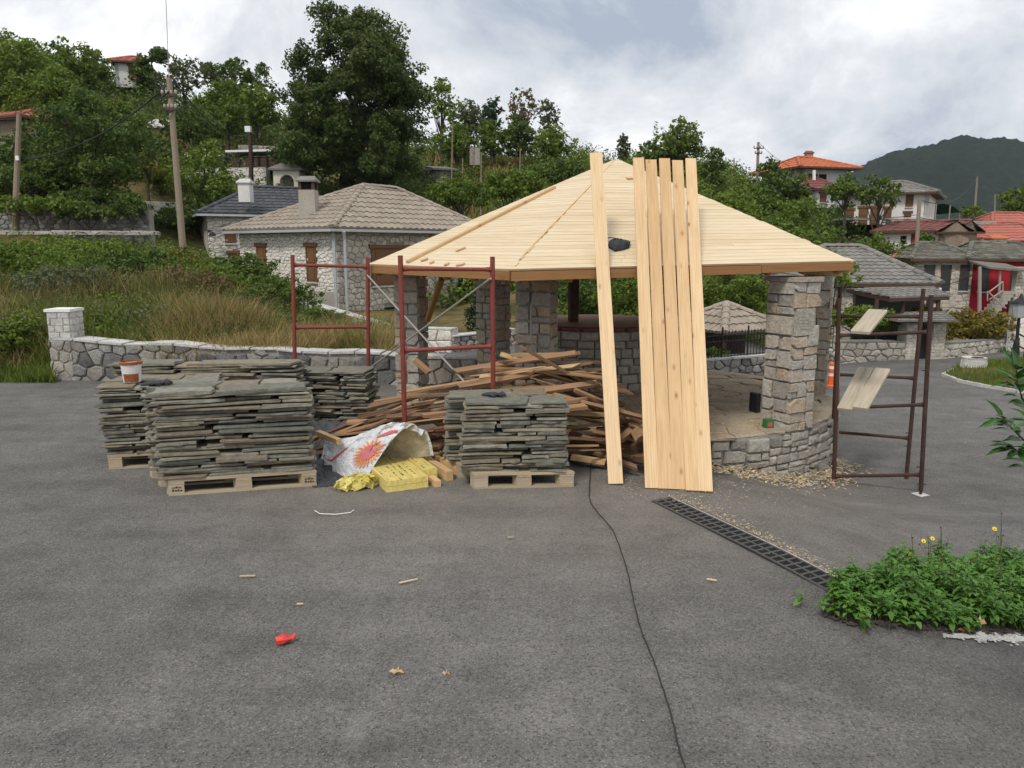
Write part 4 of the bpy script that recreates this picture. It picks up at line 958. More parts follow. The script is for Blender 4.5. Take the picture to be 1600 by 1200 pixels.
MB().add(V, [(j*ns+i, j*ns+i+1, (j+1)*ns+i+1, (j+1)*ns+i) for j in range(15) for i in range(ns-1)]).build('sheet_lining', 'sheet_inside', WS, smooth=True)
def sheet_n(u, v, off):
    p = sheet_pt(u, v); a = sheet_pt(u+.01, v)-p; b = sheet_pt(u, v+.01)-p; n = a.cross(b).normalized()
    if n.y > 0 and n.z < .3: n = -n
    if n.z < -.2: n = -n
    return p+n*off
fu, fv = .15, .25
for k in range(22):
    a = 2*math.pi*k/22; a2_ = a+.23; pts = []
    for t, wd in ((.42, .05), (.7, .085), (1.0, .03)):
        for sg in (-1, 1):
            aa = a+sg*wd*1.3*(.6/t); pts.append(sheet_n(fu+.10*t*math.cos(aa), fv+.24*t*math.sin(aa), .012))
    MB().add(pts, [(0, 1, 3, 2), (2, 3, 5, 4)]).build('printed_petal', 'orange_print', WS)
pts = [sheet_n(fu, fv, .016)]+[sheet_n(fu+.05*math.cos(a), fv+.13*math.sin(a), .016) for a in np.linspace(0, 2*math.pi, 18)[:-1]]
MB().add(pts, [(0, i, i % 17+1) for i in range(1, 18)]).build('printed_disc', 'pink_print', WS)
def stripe(path):
    V = []
    for (u, v) in path:
        for s in (-.012, .012): V.append(sheet_n(u+s*.8, v+s*1.2, .012))
    MB().add(V, [(2*i, 2*i+1, 2*i+3, 2*i+2) for i in range(len(path)-1)]).build('printed_stripe', 'red_print', WS)
stripe([(.16, .95), (.13, .88), (.12, .82), (.18, .74), (.25, .66)]); stripe([(.27, .28), (.30, .20), (.34, .12), (.35, .04)])
# black sheet under and behind
def drape(name, pts_fn, nu, nv2, mat, label, cat='plastic sheet'):
    V = [pts_fn(i/(nu-1), j/(nv2-1)) for j in range(nv2) for i in range(nu)]
    o = MB().add(V, [(j*nu+i, j*nu+i+1, (j+1)*nu+i+1, (j+1)*nu+i) for j in range(nv2-1) for i in range(nu-1)]).build(name, mat, smooth=True)
    return tag(o, label, cat)
def blk(u, v):
    a, b = gnd(489, 763), gnd(548, 758); c, d = at(491, 712, 7.95), at(510, 722, 7.9)
    p = a.lerp(b, u).lerp(c.lerp(d, u), v); w = .05*mnoise.noise((u*4, v*4, 8))
    return Vector((p.x+w, p.y+w, max(.01, p.z+w)))
drape('black_sheet', blk, 18, 14, 'black_sheet', 'black plastic sheet bunched between the front left pallet and the white sheet')
def blk2(u, v):
    p = at(484, 652, 8.9).lerp(at(640, 668, 9.0), u); q = at(490, 690, 8.45).lerp(at(612, 700, 8.6), u)
    r_ = p.lerp(q, v); hump = .14*math.sin(math.pi*u)**.6*math.sin(math.pi*min(1, v*1.1))
    w = .06*mnoise.noise((u*7, v*4, 2))+.03*mnoise.noise((u*17, v*9, 2))
    return Vector((r_.x, r_.y+w*.5, max(.02, r_.z*(1-.2*v)+w+hump-.04)))
drape('black_sheet', blk2, 40, 16, 'black_sheet', 'black plastic sheet heaped behind the white printed sheet')
# crumpled yellow film
cc = gnd(556, 766); rgn = np.random.default_rng(9)
co, q = leaf_cloud([(cc.x-.02, cc.y+.05, .07), (cc.x+.10, cc.y+.08, .08), (cc.x-.12, cc.y+.0, .05)], [.13, .11, .09], 260, .085, rgn, .75, .2, .6)
co[:, 2] = np.maximum(co[:, 2], .006)
tag(link_mesh('crumpled_film', np_mesh('film', co, q, 'yellow_scrap')), 'torn crumpled yellow film lying in front of the white sheet', 'plastic film')
for (s, e, r_, lb) in ((at(684, 704, 8.0), at(700, 688, 8.15), .022, 'rusty brown pipe leaning beside the right slate stack, upper'), (at(688, 711, 7.9), at(702, 695, 8.05), .02, 'rusty brown pipe leaning beside the right slate stack, lower')):
    tag(MB().tube([s, e], r_, 9).build('rusty_pipe', 'rust_tube'), lb, 'pipe', 'rusty pipes by the slate stack')
def pebbles(name, mat, pts, smin, smax, label, flat=.5, cat='rubble'):
    mb = MB()
    for p in pts:
        s = rg.uniform(smin, smax); a = rg.uniform(0, 6.3); V = []
        for k in range(5): 
            aa = a+k*1.2566; V.append((p[0]+s*math.cos(aa)*rg.uniform(.6, 1), p[1]+s*math.sin(aa)*rg.uniform(.5, .9), p[2]+.002))
        V.append((p[0]+rg.uniform(-.2, .2)*s, p[1], p[2]+s*flat*rg.uniform(.6, 1.2)))
        mb.add(V, [(k, (k+1) % 5, 5) for k in range(5)])
    o = mb.build(name, mat); return tag(o, label, cat, kind='stuff')
pebbles('rubble', 'stone_grey', [(lambda g: (g.x, g.y, g.z))(gnd(rg.gauss(694, 9), rg.uniform(718, 738))) for _ in range(90)], .015, .045, 'heap of small broken stone beside the right slate pallet', .8)

# ================================================================== drain grating in the asphalt
ga, gb = gnd(1032, 782), gnd(1312, 924); gd = nrm((gb-ga)*Vector((1, 1, 0))); gx = Vector((-gd.y, gd.x, 0)); gw = .20; gl = (gb-ga).length
DG = thing('drain_grating', 'long dark slotted drain grating set in the asphalt', 'drain', ga)
zg = lambda p: H(p.x, p.y)+.022
mb = MB(); n = 30
def strip(off, wd, zoff, name, mat, th=.012, n=28):
    V = []; 
    for i in range(n+1):
        c = ga.lerp(gb, i/n)
        for o_ in (off-wd/2, off+wd/2):
            p = c+gx*o_; V.append((p.x, p.y, zg(c)+zoff))
    V2 = [(x, y, z-th) for x, y, z in V]; m = len(V); F = [(2*i, 2*i+2, 2*i+3, 2*i+1) for i in range(n)]+[(m+2*i+1, m+2*i+3, m+2*i+2, m+2*i) for i in range(n)]
    F += [(2*i+2, 2*i, m+2*i, m+2*i+2) for i in range(n)]+[(2*i+1, 2*i+3, m+2*i+3, m+2*i+1) for i in range(n)]
    MB().add(V+V2, F).build(name, mat, DG)
strip(0, gw, -.008, 'channel', 'void', .006); strip(0, .016, .001, 'centre_rail', 'grate'); strip(gw/2, .018, .001, 'side_rail', 'grate'); strip(-gw/2, .018, .001, 'side_rail', 'grate')
strip(gw/2+.02, .022, -.006, 'concrete_lip', 'cap_white'); 
nb = int(gl/.075)
for i in range(nb):
    c = ga.lerp(gb, (i+.5)/nb)
    for sg in (-1, 1):
        p = c+gx*sg*gw*.25; d = gx*gw*.205; dd = nrm(gd*1.0+gx*.0)
        MB().prism((p-d-dd*.010+Vector((0, 0, zg(c)-.009-p.z))), d*2, dd*.020, Vector((0, 0, .009))).build('bar', 'grate', DG)
# ================================================================== cable, litter, shavings, gravel
cp = [gnd(*p) for p in ((925, 700), (923, 735), (921, 760), (922, 785), (935, 806), (957, 832), (970, 865), (982, 905), (990, 945), (1000, 985), (1014, 1020), (1025, 1050), (1040, 1095), (1052, 1140), (1062, 1180), (1072, 1215))]
fine = []
for i in range(len(cp)-1):
    p0, p1, p2, p3 = cp[max(0, i-1)], cp[i], cp[i+1], cp[min(len(cp)-1, i+2)]
    for t in np.linspace(0, 1, 6)[:-1]:
        fine.append(.5*((2*p1)+(p2-p0)*t+(2*p0-5*p1+4*p2-p3)*t*t+(3*p1-p0-3*p2+p3)*t**3)+Vector((.002*math.sin(i*3+t*6), 0, .024)))
tag(MB().tube(fine, .0045, 6).build('cable', 'cable', smooth=True), 'thin black power cable snaking across the asphalt from the pavilion', 'cable')
c = gnd(446, 1008); V = []
rgl = random.Random(2)
for i, (x, w) in enumerate(((-.055, .012), (-.04, .026), (-.01, .03), (.02, .024), (.045, .02), (.06, .008))):
    for k in range(7):
        a = 2*math.pi*k/7; V.append((c.x+x*math.cos(.5)-w*math.cos(a)*math.sin(.5), c.y+x*math.sin(.5)+w*math.cos(a), c.z+.022+max(0, .016+.02*math.sin(a)+rgl.uniform(-.010, .014))))
tag(MB().add(V, [(i*7+k, i*7+(k+1) % 7, (i+1)*7+(k+1) % 7, (i+1)*7+k) for i in range(5) for k in range(7)]).build('candy_wrapper', 'red_wrap'), 'crumpled shiny red wrapper lying on the asphalt', 'wrapper')
def dry_leaf(px, py, s, label, mat='tan_leaf', stand=0.0):
    c = gnd(px, py)+Vector((0, 0, .026)); pr = [(-1, 0), (-.5, .35), (-.55, .8), (-.1, .5), (.15, 1), (.35, .45), (.8, .5), (.6, .1), (1, -.1), (.55, -.35), (.2, -.6), (-.3, -.35), (-.6, -.4)]
    V = [c+Vector((0, 0, .012*s/.05))]+[c+Vector((x*s, y*s*.8*math.cos(stand), .012*math.sin(k*2.1)+.01+y*s*math.sin(stand)+ (s if stand else 0)*.8*math.sin(stand))) for k, (x, y) in enumerate(pr)]
    o = MB().add(V, [(0, k, k % 13+1) for k in range(1, 14)]).build('dry_leaf', mat); tag(o, label, 'leaf')
dry_leaf(620, 1058, .042, 'dry tan maple leaf lying flat on the asphalt'); dry_leaf(697, 1061, .022, 'small dry leaf fragment right of the tan maple leaf')
dry_leaf(1530, 985, .045, 'curled yellow leaf standing at the edge of the nettle patch', stand=.9); dry_leaf(1507, 992, .05, 'orange brown leaf at the foot of the nettle patch', 'rust_paint')
for (px, py, L, rz, lb) in ((387, 905, .11, .05, 'thin wood stick on the asphalt left of the scratches'), (638, 913, .14, .5, 'thin dark twig on the asphalt beyond the red wrapper'), (469, 949, .04, 0, 'tiny wood chip just beyond the red wrapper'), (798, 844, .05, .1, 'pale wood chip on the asphalt left of the cable'), (1112, 911, .07, -.4, 'pale wood sliver on the asphalt left of the drain')):
    c = gnd(px, py)+Vector((0, 0, .026)); tag(MB().box(c, (L, .014, .006), rz).build('wood_chip', 'chips'), lb, 'wood chip')
pts = [gnd(*p)+Vector((0, 0, .026)) for p in ((492, 802), (500, 807), (525, 808), (548, 805), (553, 801))]
tag(MB().tube(pts, .004, 6).build('white_string', 'white_paint'), 'short piece of white string on the asphalt before the pallets', 'string')
def chips(name, pts, L0, L1, label):
    n = len(pts); r2 = np.random.default_rng(len(pts)); P = np.array(pts); a = r2.uniform(0, 6.28, n); l = r2.uniform(L0, L1, n); w = l*r2.uniform(.12, .4, n)
    T = np.stack([np.cos(a), np.sin(a), r2.uniform(-.25, .25, n)], 1); B = np.stack([-np.sin(a), np.cos(a), r2.uniform(-.3, .3, n)], 1)
    P[:, 2] += .004+r2.random(n)*.012
    co = np.stack([P-T*l[:, None]/2-B*w[:, None]/2, P+T*l[:, None]/2-B*w[:, None]/2, P+T*l[:, None]/2+B*w[:, None]/2, P-T*l[:, None]/2+B*w[:, None]/2], 1).reshape(-1, 3)
    o = link_mesh(name, np_mesh(name, co, np.arange(4*n, dtype=np.int32).reshape(n, 4), 'chips')); tag(o, label, 'wood shavings', kind='stuff')
L = []
for _ in range(3000):
    a = rg.uniform(-.95, 1.1); r_ = PR+.03+abs(rg.gauss(0, .22)); x, y = PC.x+r_*math.sin(a), PC.y-r_*math.cos(a); L.append((x, y, H(x, y)+.02+max(0, .10-(r_-PR)*.3)*rg.random()))
chips('wood_shavings', L, .012, .06, 'pale wood shavings strewn round the foot of the platform')
L = []
for _ in range(800):
    t = rg.random(); c = ga.lerp(gb, t)+gx*(gw/2+.03+abs(rg.gauss(0, .09))); L.append((c.x, c.y, H(c.x, c.y)+.02))
for _ in range(700):
    x, y = rg.gauss(1.75, .55), rg.gauss(7.3, .3); L.append((x, y, H(x, y)+.02))
chips('sawdust_flakes', L, .006, .022, 'pale sawdust flakes along the drain and below the leaning boards')
L = []
for _ in range(1600):
    a = rg.uniform(0, 6.28); r_ = PR*.93*math.sqrt(rg.random()); x, y = PC.x+r_*math.sin(a), PC.y-r_*math.cos(a)
    if math.hypot(x-DC.x, y-DC.y) > DR+.05: L.append((x, y, FZ))
chips('floor_shavings', L, .01, .05, 'pale wood shavings scattered over the pavilion floor')
L = []
for _ in range(5200):
    Y = 1.6+5.8*rg.random()**1.3; x = rg.uniform(-.72, .72)*Y; 
    if mnoise.noise((x*.8, Y*.8, 9)) > -.05: L.append((x, Y, H(x, Y)+.014))
pebbles('loose_gravel', 'pebble', L, .0025, .0075, 'loose fine gravel scattered over the asphalt', .8, 'gravel')
pebbles('kerb_stones', 'stone_grey', [(lambda a, r_: (PC.x+r_*math.sin(a), PC.y-r_*math.cos(a), H(PC.x+r_*math.sin(a), PC.y-r_*math.cos(a))+.01))(rg.uniform(.1, .95), PR+abs(rg.gauss(.06, .07))) for _ in range(70)], .03, .09, 'broken stones lying along the foot of the platform', .6)
# crumbled white concrete patch by the nettles
L = []
for _ in range(900):
    g_ = rg.random(); g = gnd(1475+150*g_, 996+6*g_+rg.gauss(0, 2.5+5*g_)*(.5+mnoise.noise((g_*9, 1, 1)))); L.append((g.x, g.y, g.z+.012))
pebbles('crumbled_concrete', 'cap_white', L, .006, .02, 'crumbled pale concrete edge in front of the nettle patch', .4)
# small things on the pavilion floor
sp = at(1179, 638, 10.7); tag(MB().box((sp.x, sp.y, FZ+.14), (.07, .16, .27), .35).build('radio_box', 'iron'), 'small black box standing on the pavilion floor beside the right front column', 'box')
sp = at(1200, 663, 9.75); tb = thing('green_tin', 'small green box with red print on the platform edge', 'box', (sp.x, sp.y, FZ))
MB().box((sp.x, sp.y, FZ+.055), (.105, .09, .105), .25).build('box_body', 'green_box', tb); MB().box((sp.x+.012, sp.y-.046, FZ+.045), (.06, .006, .055), .25).build('box_label', 'red_print', tb)
# ================================================================== low stone walls
def wall_run(name, label, A, B, zt_fn, th, cw, ch, mat, capm='cap_white', depth=.05, seed=1, joined=False, zb=-.15, cap=True, capj=.03):
    """A->B along the camera side, stones on that face, sloping top from zt_fn(0..1)"""
    A, B = Vector((A[0], A[1], 0)), Vector((B[0], B[1], 0)); u = nrm(B-A); L = (B-A).length; n = Vector((u.y, -u.x, 0)); n = n if n.dot(-A) > 0 else -n
    t = thing(name, label, 'wall', (A.x, A.y, zb)); m = 14; V = []
    for i in range(m+1):
        f = i/m; p = A+u*L*f
        for o_, z in ((0, zb), (0, zt_fn(f)), (-th, zt_fn(f)), (-th, zb)): V.append(p+n*o_+Vector((0, 0, z)))
    F = [(i*4+k, i*4+4+k, i*4+4+(k+1) % 4, i*4+(k+1) % 4) for i in range(m) for k in range(4)]+[(0, 1, 2, 3), (m*4+3, m*4+2, m*4+1, m*4)]
    core = MB().add(V, F).build('wall_core', {'stone_white': 'mortar_white', 'stone_dark': 'mortar_mid', 'stone_tan': 'mortar_white'}.get(mat, 'mortar_mid'), t)
    zm = max(zt_fn(i/20) for i in range(21))-zb
    fl = u.cross(Vector((0, 0, 1))).dot(n) < 0
    fmap = facemap(A+Vector((0, 0, zb)), u, flip=fl)
    stones(core, lambda a, b, d: fmap(a, min(b, zt_fn(a/L)-zb-.0), d), L, zm, cw, ch, mat, depth, .018 if cw > .2 else .012, .36, 'stone', seed, joined, keep=lambda a, b: b < zt_fn(a/L)-zb-.01)
    if cap:
        rg2 = random.Random(seed); mb = MB(); k = max(2, int(L/.45)); cp_ = part_root('capping', A+Vector((0, 0, zt_fn(0))), t)
        for i in range(k):
            f0, f1 = i/k, (i+1)/k-.004; p0 = A+u*L*f0+Vector((0, 0, zt_fn(f0)+.003)); p1 = A+u*L*f1+Vector((0, 0, zt_fn(f1)+.003)); h = capj*rg2.uniform(.7, 1.5); o_ = depth*rg2.uniform(.7, 1.5)
            MB().prism(p0+n*o_, p1-p0, -n*(th+o_), Vector((0, 0, h))).build('cap_stone', capm, cp_)
    return t
wA = gnd(86, 590); wB = Vector((atpx(640, 12.9).x, 12.9, 0)); wA = Vector((atpx(84, 13.6).x, 13.6, 0))
zA = at(122, 531, 13.6).z; zB = at(600, 557, 12.9).z
wall_run('low_stone_wall', 'low rubble stone wall with pale capping along the overgrown field', wA, wB, lambda f: zA+(zB-zA)*(f**.8)+.02*math.sin(f*23), .35, .28, .20, 'stone_dark', seed=5)
# pillar at its left end
pc = Vector((wA.x+.20, wA.y+.14, 0)); zp = at(95, 487, 13.6).z; PL = thing('wall_pillar', 'square pale stone pillar at the left end of the low wall', 'pillar', (pc.x, pc.y, 0))
pb = MB().box((pc.x, pc.y, zp/2-.05), (.40, .40, zp+.1)).build('pillar_core', 'mortar_white', PL)
for o_, u in ((Vector((-.20, -.20, 0)), (1, 0, 0)), (Vector((.20, -.20, 0)), (0, 1, 0))):
    fmap = facemap(pc+o_+Vector((0, 0, zA+.03)), u); stones(pb, fmap, .40, zp-zA-.03, 1, 1, 'cap_white', .022, .012, name='block', seed=8, polys=courses(.40, zp-zA-.03, .22, .125, random.Random(8), .3), bulge=.05)
    fmap = facemap(pc+o_+Vector((0, 0, -.05)), u); stones(pb, fmap, .40, zA+.05, .26, .2, 'stone_grey', .04, .015, name='stone', seed=9)
MB().box((pc.x, pc.y, zp+.025), (.46, .46, .05)).build('pillar_cap', 'white_paint', PL)
# second pieces of wall: right of the pavilion, beneath its railing, and the paler walls by the house
wall_run('low_stone_wall', 'low rubble wall behind the leftmost pavilion column and conduit column', (wB.x+.05, 12.88), (atpx(800, 12.6).x, 12.6), lambda f: zB-.02, .3, .28, .2, 'stone_grey', seed=6)
wall_run('garden_wall', 'pale limewashed stone wall stepping down in front of the stone house', atpx(470, 21.5).xy, atpx(640, 20.5).xy, lambda f: at(470, 472, 21.5).z*(1-f)+at(640, 520, 20.5).z*f, .4, .3, .2, 'stone_white', seed=7, joined=True)
wall_run('garden_wall', 'low limewashed wall with corner behind the pavilion, below the fir', atpx(662, 17.5).xy, atpx(706, 17.2).xy, lambda f: at(690, 515, 17.4).z, .3, .3, .2, 'stone_white', seed=7, joined=True)
wall_run('garden_wall', 'grey rubble wall between the pavilion columns, below the fir', atpx(706.5, 17.2).xy, atpx(806, 18.6).xy, lambda f: at(750, 521, 17.9).z, .3, .25, .15, 'stone_grey', seed=8, joined=True)
rw = wall_run('railing_wall', 'low dark rubble wall under the black iron railing', atpx(1085, 15.3).xy, atpx(1300, 17.2).xy, lambda f: at(1100, 566, 15.3).z*(1-f)+at(1300, 548, 17.2).z*f, .3, .24, .17, 'stone_dark', seed=10, joined=True, zb=-1.2)
RL = thing('iron_railing', 'black iron railing with pointed bars on the low dark wall', 'railing', atpx(1085, 15.4))
pa, pb_ = at(1085, 566, 15.42), at(1300, 548, 17.32); hh = .62; nb = 46
for z in (.08, hh*.62, hh*.82): MB().bar(pa+Vector((0, 0, z)), pb_+Vector((0, 0, z)), .018, .022).build('rail', 'iron', RL)
for i in range(nb):
    p = pa.lerp(pb_, i/(nb-1)); k = hh if i % 8 else hh+.08; r_ = .009 if i % 8 else .02
    MB().tube([p, p+Vector((0, 0, k-.05)), p+Vector((0, 0, k-.045)), p+Vector((0, 0, k))], [r_, r_, r_*1.5, .002], 5).build('bar' if i % 8 else 'post', 'iron', RL)
# far left retaining wall and pale kerb line
wall_run('retaining_wall', 'old grey rubble retaining wall below the big dark tree', atpx(-260, 30.5).xy, atpx(243, 31.5).xy, lambda f: at(120, 322, 31).z, .5, .28, .17, 'stone_dark', seed=12, joined=True, zb=1.0, cap=False)
wall_run('retaining_wall', 'short pale stone wall rising behind the near utility pole', atpx(232, 36).xy, atpx(292, 37).xy, lambda f: at(260, 315, 36.5).z, .4, .42, .22, 'stone_white', seed=13, joined=True, zb=1.5, cap=False)
wall_run('pale_kerb_wall', 'thin pale kerb wall running along the top of the overgrown field', atpx(-200, 27.5).xy, atpx(255, 28.5).xy, lambda f: at(120, 362, 28).z, .3, .5, .1, 'stone_grey', seed=14, joined=True, zb=at(120, 362, 28).z-.12)
wall_run('field_wall', 'tumbled grey stone wall climbing the far slope below the chapel canopy', atpx(385, 49).xy, atpx(470, 50).xy, lambda f: at(430, 228, 49.5).z, .5, .45, .3, 'stone_grey', seed=15, joined=True, zb=5, cap=False)

# ================================================================== houses
def house(name, label, P, z0, z1, ridge, wallm, roofm, over=.35, tile=(.3, .36), facing=(), wins=(), gable=False, cat='house', soffit='dark_wood', amp=.03, rc=.12, wallname='wall', group=None, gutter=False, seg=4):
    """P: four ground corners; ridge (Ea over side 3-0, Eb over side 1-2). facing: {side: (stone mat, cw, ch)}. wins: (side, u, v, w, h, kind)"""
    P = [Vector((p[0], p[1], 0)) for p in P]; C = sum(P, Vector())/4
    t = thing(name, label, cat, (C.x, C.y, z0), group); up = Vector((0, 0, 1))
    Q = []
    for i in range(4):
        e0_, e1_ = nrm(P[i]-P[i-1]), nrm(P[i]-P[(i+1) % 4]); Q.append(P[i]+e0_*over+e1_*over+up*z1)
    Ea, Eb = Vector(ridge[0]), Vector(ridge[1])
    faces = [(Q[0], Q[1], Eb, Ea), (Q[2], Q[3], Ea, Eb), (Q[3], Q[0], Ea), (Q[1], Q[2], Eb)]
    walls = []
    for i in range(4):
        a, b = P[i], P[(i+1) % 4]; u = nrm(b-a); n = Vector((u.y, -u.x, 0)); n = n if n.dot((a+b)/2-C) > 0 else -n
        inn = -n*.25; V = [a+up*z0, b+up*z0, b+up*(z1+.0), a+up*(z1+.0)]
        if gable and i in (1, 3): V.append((Ea if i == 3 else Eb)-up*.05)
        nv = len(V); VV = V+[p+inn for p in V]
        order = [0, 1, 2, 4, 3] if nv == 5 else [0, 1, 2, 3]
        F = [tuple(order), tuple(k+nv for k in order[::-1])]+[(order[k], order[k]+nv, order[(k+1) % nv]+nv, order[(k+1) % nv]) for k in range(nv)]
        w = MB().add(VV, F).build(wallname, wallm[i] if isinstance(wallm, (list, tuple)) else wallm, t); walls.append((w, a, u, n, (b-a).length))
    for i, spec in dict(facing).items():
        w, a, u, n, L = walls[i]; fl = u.cross(up).dot(n) < 0; fmap = facemap(a+up*z0, u, flip=fl)
        hl = [(uu-.02, vv-.02, uu+ww+.02, vv+h_+.16) for (sd, uu, vv, ww, h_, k) in wins if sd == i]
        stones(w, fmap, L, z1-z0, spec[1], spec[2], spec[0], spec[3] if len(spec) > 3 else .05, .014, .44, 'stone_facing', 90+i, joined=True, holes=hl)
    for (sd, uu, vv, ww, h_, kind) in wins:
        w, a, u, n, L = walls[sd]; o = a+u*uu+up*(z0+vv)
        d = .012 if sd not in dict(facing) else .055
        wd_ = MB().prism(o+n*.004, u*ww, up*h_, n*d).build('door' if 'door' in kind else 'window', {'shut': 'shutter', 'glass': 'glass', 'dark': 'void', 'door': 'shutter', 'reddoor': 'tile_maroon', 'doordark': 'void', 'white': 'glass'}[kind], w)
        if kind in ('shut', 'reddoor', 'door'):
            m = 2 if ww > .5 else 1
            for k in range(m):
                for q_ in (.04, .53):
                    MB().prism(o+n*(d+.005)+u*(ww*(k+.12)/m)+up*(h_*q_+.02), u*(ww/m*.76), up*(h_*.42), n*.018).build('shutter_panel', 'shutter' if kind != 'reddoor' else 'red_wall', wd_)
        fw = .06; fm_ = 'white_paint' if kind == 'white' else ('shutter' if kind in ('shut', 'door') else 'dark_wood')
        for oo, aa, bb in ((o-u*fw, u*fw, up*h_), (o+u*ww, u*fw, up*h_)):
            MB().prism(oo+n*.003, aa, bb, n*(d+.02)).build('frame', fm_, wd_)
        if kind in ('shut', 'door', 'white'):
            MB().prism(o-u*.14+up*(h_+.005), u*(ww+.28), up*.13, n*(d+.06)).build('lintel', 'shutter' if kind != 'white' else 'white_paint', wd_)
        if 'door' not in kind: MB().prism(o-u*.08-up*.06, u*(ww+.16), up*.055, n*(d+.07)).build('sill', 'cap_white', wd_)
    rf = part_root('roof', (C.x, C.y, z1), t)
    V = Q+[Ea, Eb]+[q-up*.10 for q in Q]
    F = [(0, 1, 5, 4), (2, 3, 4, 5)]+([] if gable else [(3, 0, 4), (1, 2, 5)])+[(6, 7, 8, 9)[::-1]]+[(i, 6+i, 6+(i+1) % 4, (i+1) % 4)[::-1] for i in range(4)]
    MB().add(V, F).build('roof_base', soffit if tile else roofm, rf)
    for f in (faces[:2] if gable else faces):
        if tile and (f[0]-C).length > 0:
            roof_tiles([p+up*.012 for p in f], tile[0], tile[1], roofm, rf, amp=amp, seg=seg)
    if tile:
        ln = [(Ea, Eb)] if (Ea-Eb).length > .3 else []
        if not gable: ln += [(Q[0], Ea), (Q[3], Ea), (Q[1], Eb), (Q[2], Eb)]
        caps([(p+up*.03, q+up*.03) for p, q in ln], rc, .36, roofm, rf)
    if gutter:
        for i in gutter:
            a, b = Q[i], Q[(i+1) % 4]; MB().bar(a-up*.06, b-up*.06, .10, .09).build('gutter', 'gutter', t)
    return t, walls, Q
def chimney(t, c, w, h, mat, capm, topm=None):
    c = Vector(c); ch_ = MB().box(c+Vector((0, 0, h/2)), (w, w, h)).build('chimney', mat, t)
    if topm:
        for dx in (-1, 1):
            for dy in (-1, 1): MB().box(c+Vector((dx*w*.4, dy*w*.4, h+.14)), (w*.18, w*.18, .28)).build('cap_leg', topm, ch_)
        MB().box(c+Vector((0, 0, h+.13)), (w*.72, w*.72, .26)).build('flue', 'void', ch_)
    z = c.z+h+(.28 if topm else 0)
    V = [c+Vector((dx*w*.62, dy*w*.62, z-c.z)) for dx, dy in ((-1, -1), (1, -1), (1, 1), (-1, 1))]+[c+Vector((dx*w*.62, dy*w*.62, z-c.z+.06)) for dx, dy in ((-1, -1), (1, -1), (1, 1), (-1, 1))]+[c+Vector((dx*w*.45, 0, z-c.z+.22)) for dx in (-1, 1)]
    MB().add(V, [(3, 2, 1, 0), (0, 1, 5, 4), (1, 2, 6, 5), (2, 3, 7, 6), (3, 0, 4, 7), (4, 5, 9, 8), (6, 7, 8, 9), (5, 6, 9), (7, 4, 8)]).build('chimney_cap', capm, ch_)
    return ch_
def block(pxl, Yl, pxr, Yr, dep):
    a, b = atpx(pxl, Yl, 0), atpx(pxr, Yr, 0); u = nrm(b-a); n = Vector((-u.y, u.x, 0)); n = n if n.y > 0 else -n
    return [a, b, b+n*dep, a+n*dep]
def hip(P, z1, rise, f=.35, over=.35, gable=False):
    m0, m1 = (P[3]+P[0])/2, (P[1]+P[2])/2; Lh = (m1-m0).length; d = nrm(m1-m0); k = 0 if gable else f*Lh
    if gable: return (m0-d*over+Vector((0, 0, z1+rise)), m1+d*over+Vector((0, 0, z1+rise)))
    return (m0+d*k+Vector((0, 0, z1+rise)), m1-d*k+Vector((0, 0, z1+rise)))
# --- the stone house with the grey brown tiled roof
cB = Vector((atpx(528, 26.5).x, 26.5, 0)); lB = nrm((-.77, .64, 0)); rB = nrm((.64, .77, 0))
PB = [cB, cB+rB*7.2, cB+rB*7.2+lB*5.9, cB+lB*5.9]      # sides: 0 right wall, 1 back right, 2 back, 3 left wall (from far left to corner)
zeB = at(528, 357, 26.3).z; E1 = at(567, 291, 30.6); E2 = at(619, 295.5, 31.8)
uB = lambda px: None
HB, wallsB, QB = house('stone_house', 'stone house with grey brown tiled hip roof and brown shutters', PB, -.3, zeB, (E1, E2), ['mortar_mid', 'mortar_mid', 'mortar_mid', 'mortar_white'], 'tile_brown', .45, (.30, .36), amp=.055, facing={0: ('stone_tan', .27, .20, .05), 3: ('stone_white', .24, .12, .05)}, wins=
    [(0, 1.55, 1.30, 2.4, 1.32, 'shut'), (0, 2.1, .05, .55, .45, 'dark'), (0, 6.0, -.0, .8, 1.7, 'glass'), (3, 4.35, 1.47, .48, 1.22, 'shut'), (3, 1.25, 1.47, .48, 1.22, 'shut')], gutter=(0, 3))
rfB = [o for o in HB.children if o.name.startswith('roof')][0]
chimney(rfB, at(484, 348, 28.6), .58, 1.15, 'render', 'tile_grey', 'dark_wood')
for px, dy in ((521, -.08), (538, -.10)):
    p = at(px, 362, 26.35+dy); MB().tube([p+Vector((0, -.1, .0)), p+Vector((0, 0, -.25)), Vector((p.x, p.y, .0))], .055, 8).build('downpipe', 'gutter', HB)
p = at(388, 364, 30.2); MB().tube([p, Vector((p.x, p.y, .6))], .05, 8).build('downpipe', 'gutter', HB)
V = [wallsB[3][1], wallsB[3][1]+wallsB[3][2]*5.88]; n3 = wallsB[3][3]
MB().prism(V[0]+wallsB[3][2]*2.5+n3*.02+Vector((0, 0, -.2)), wallsB[3][2]*3.36, n3*.07, Vector((0, 0, 1.05))).build('cement_plinth', 'render', HB)
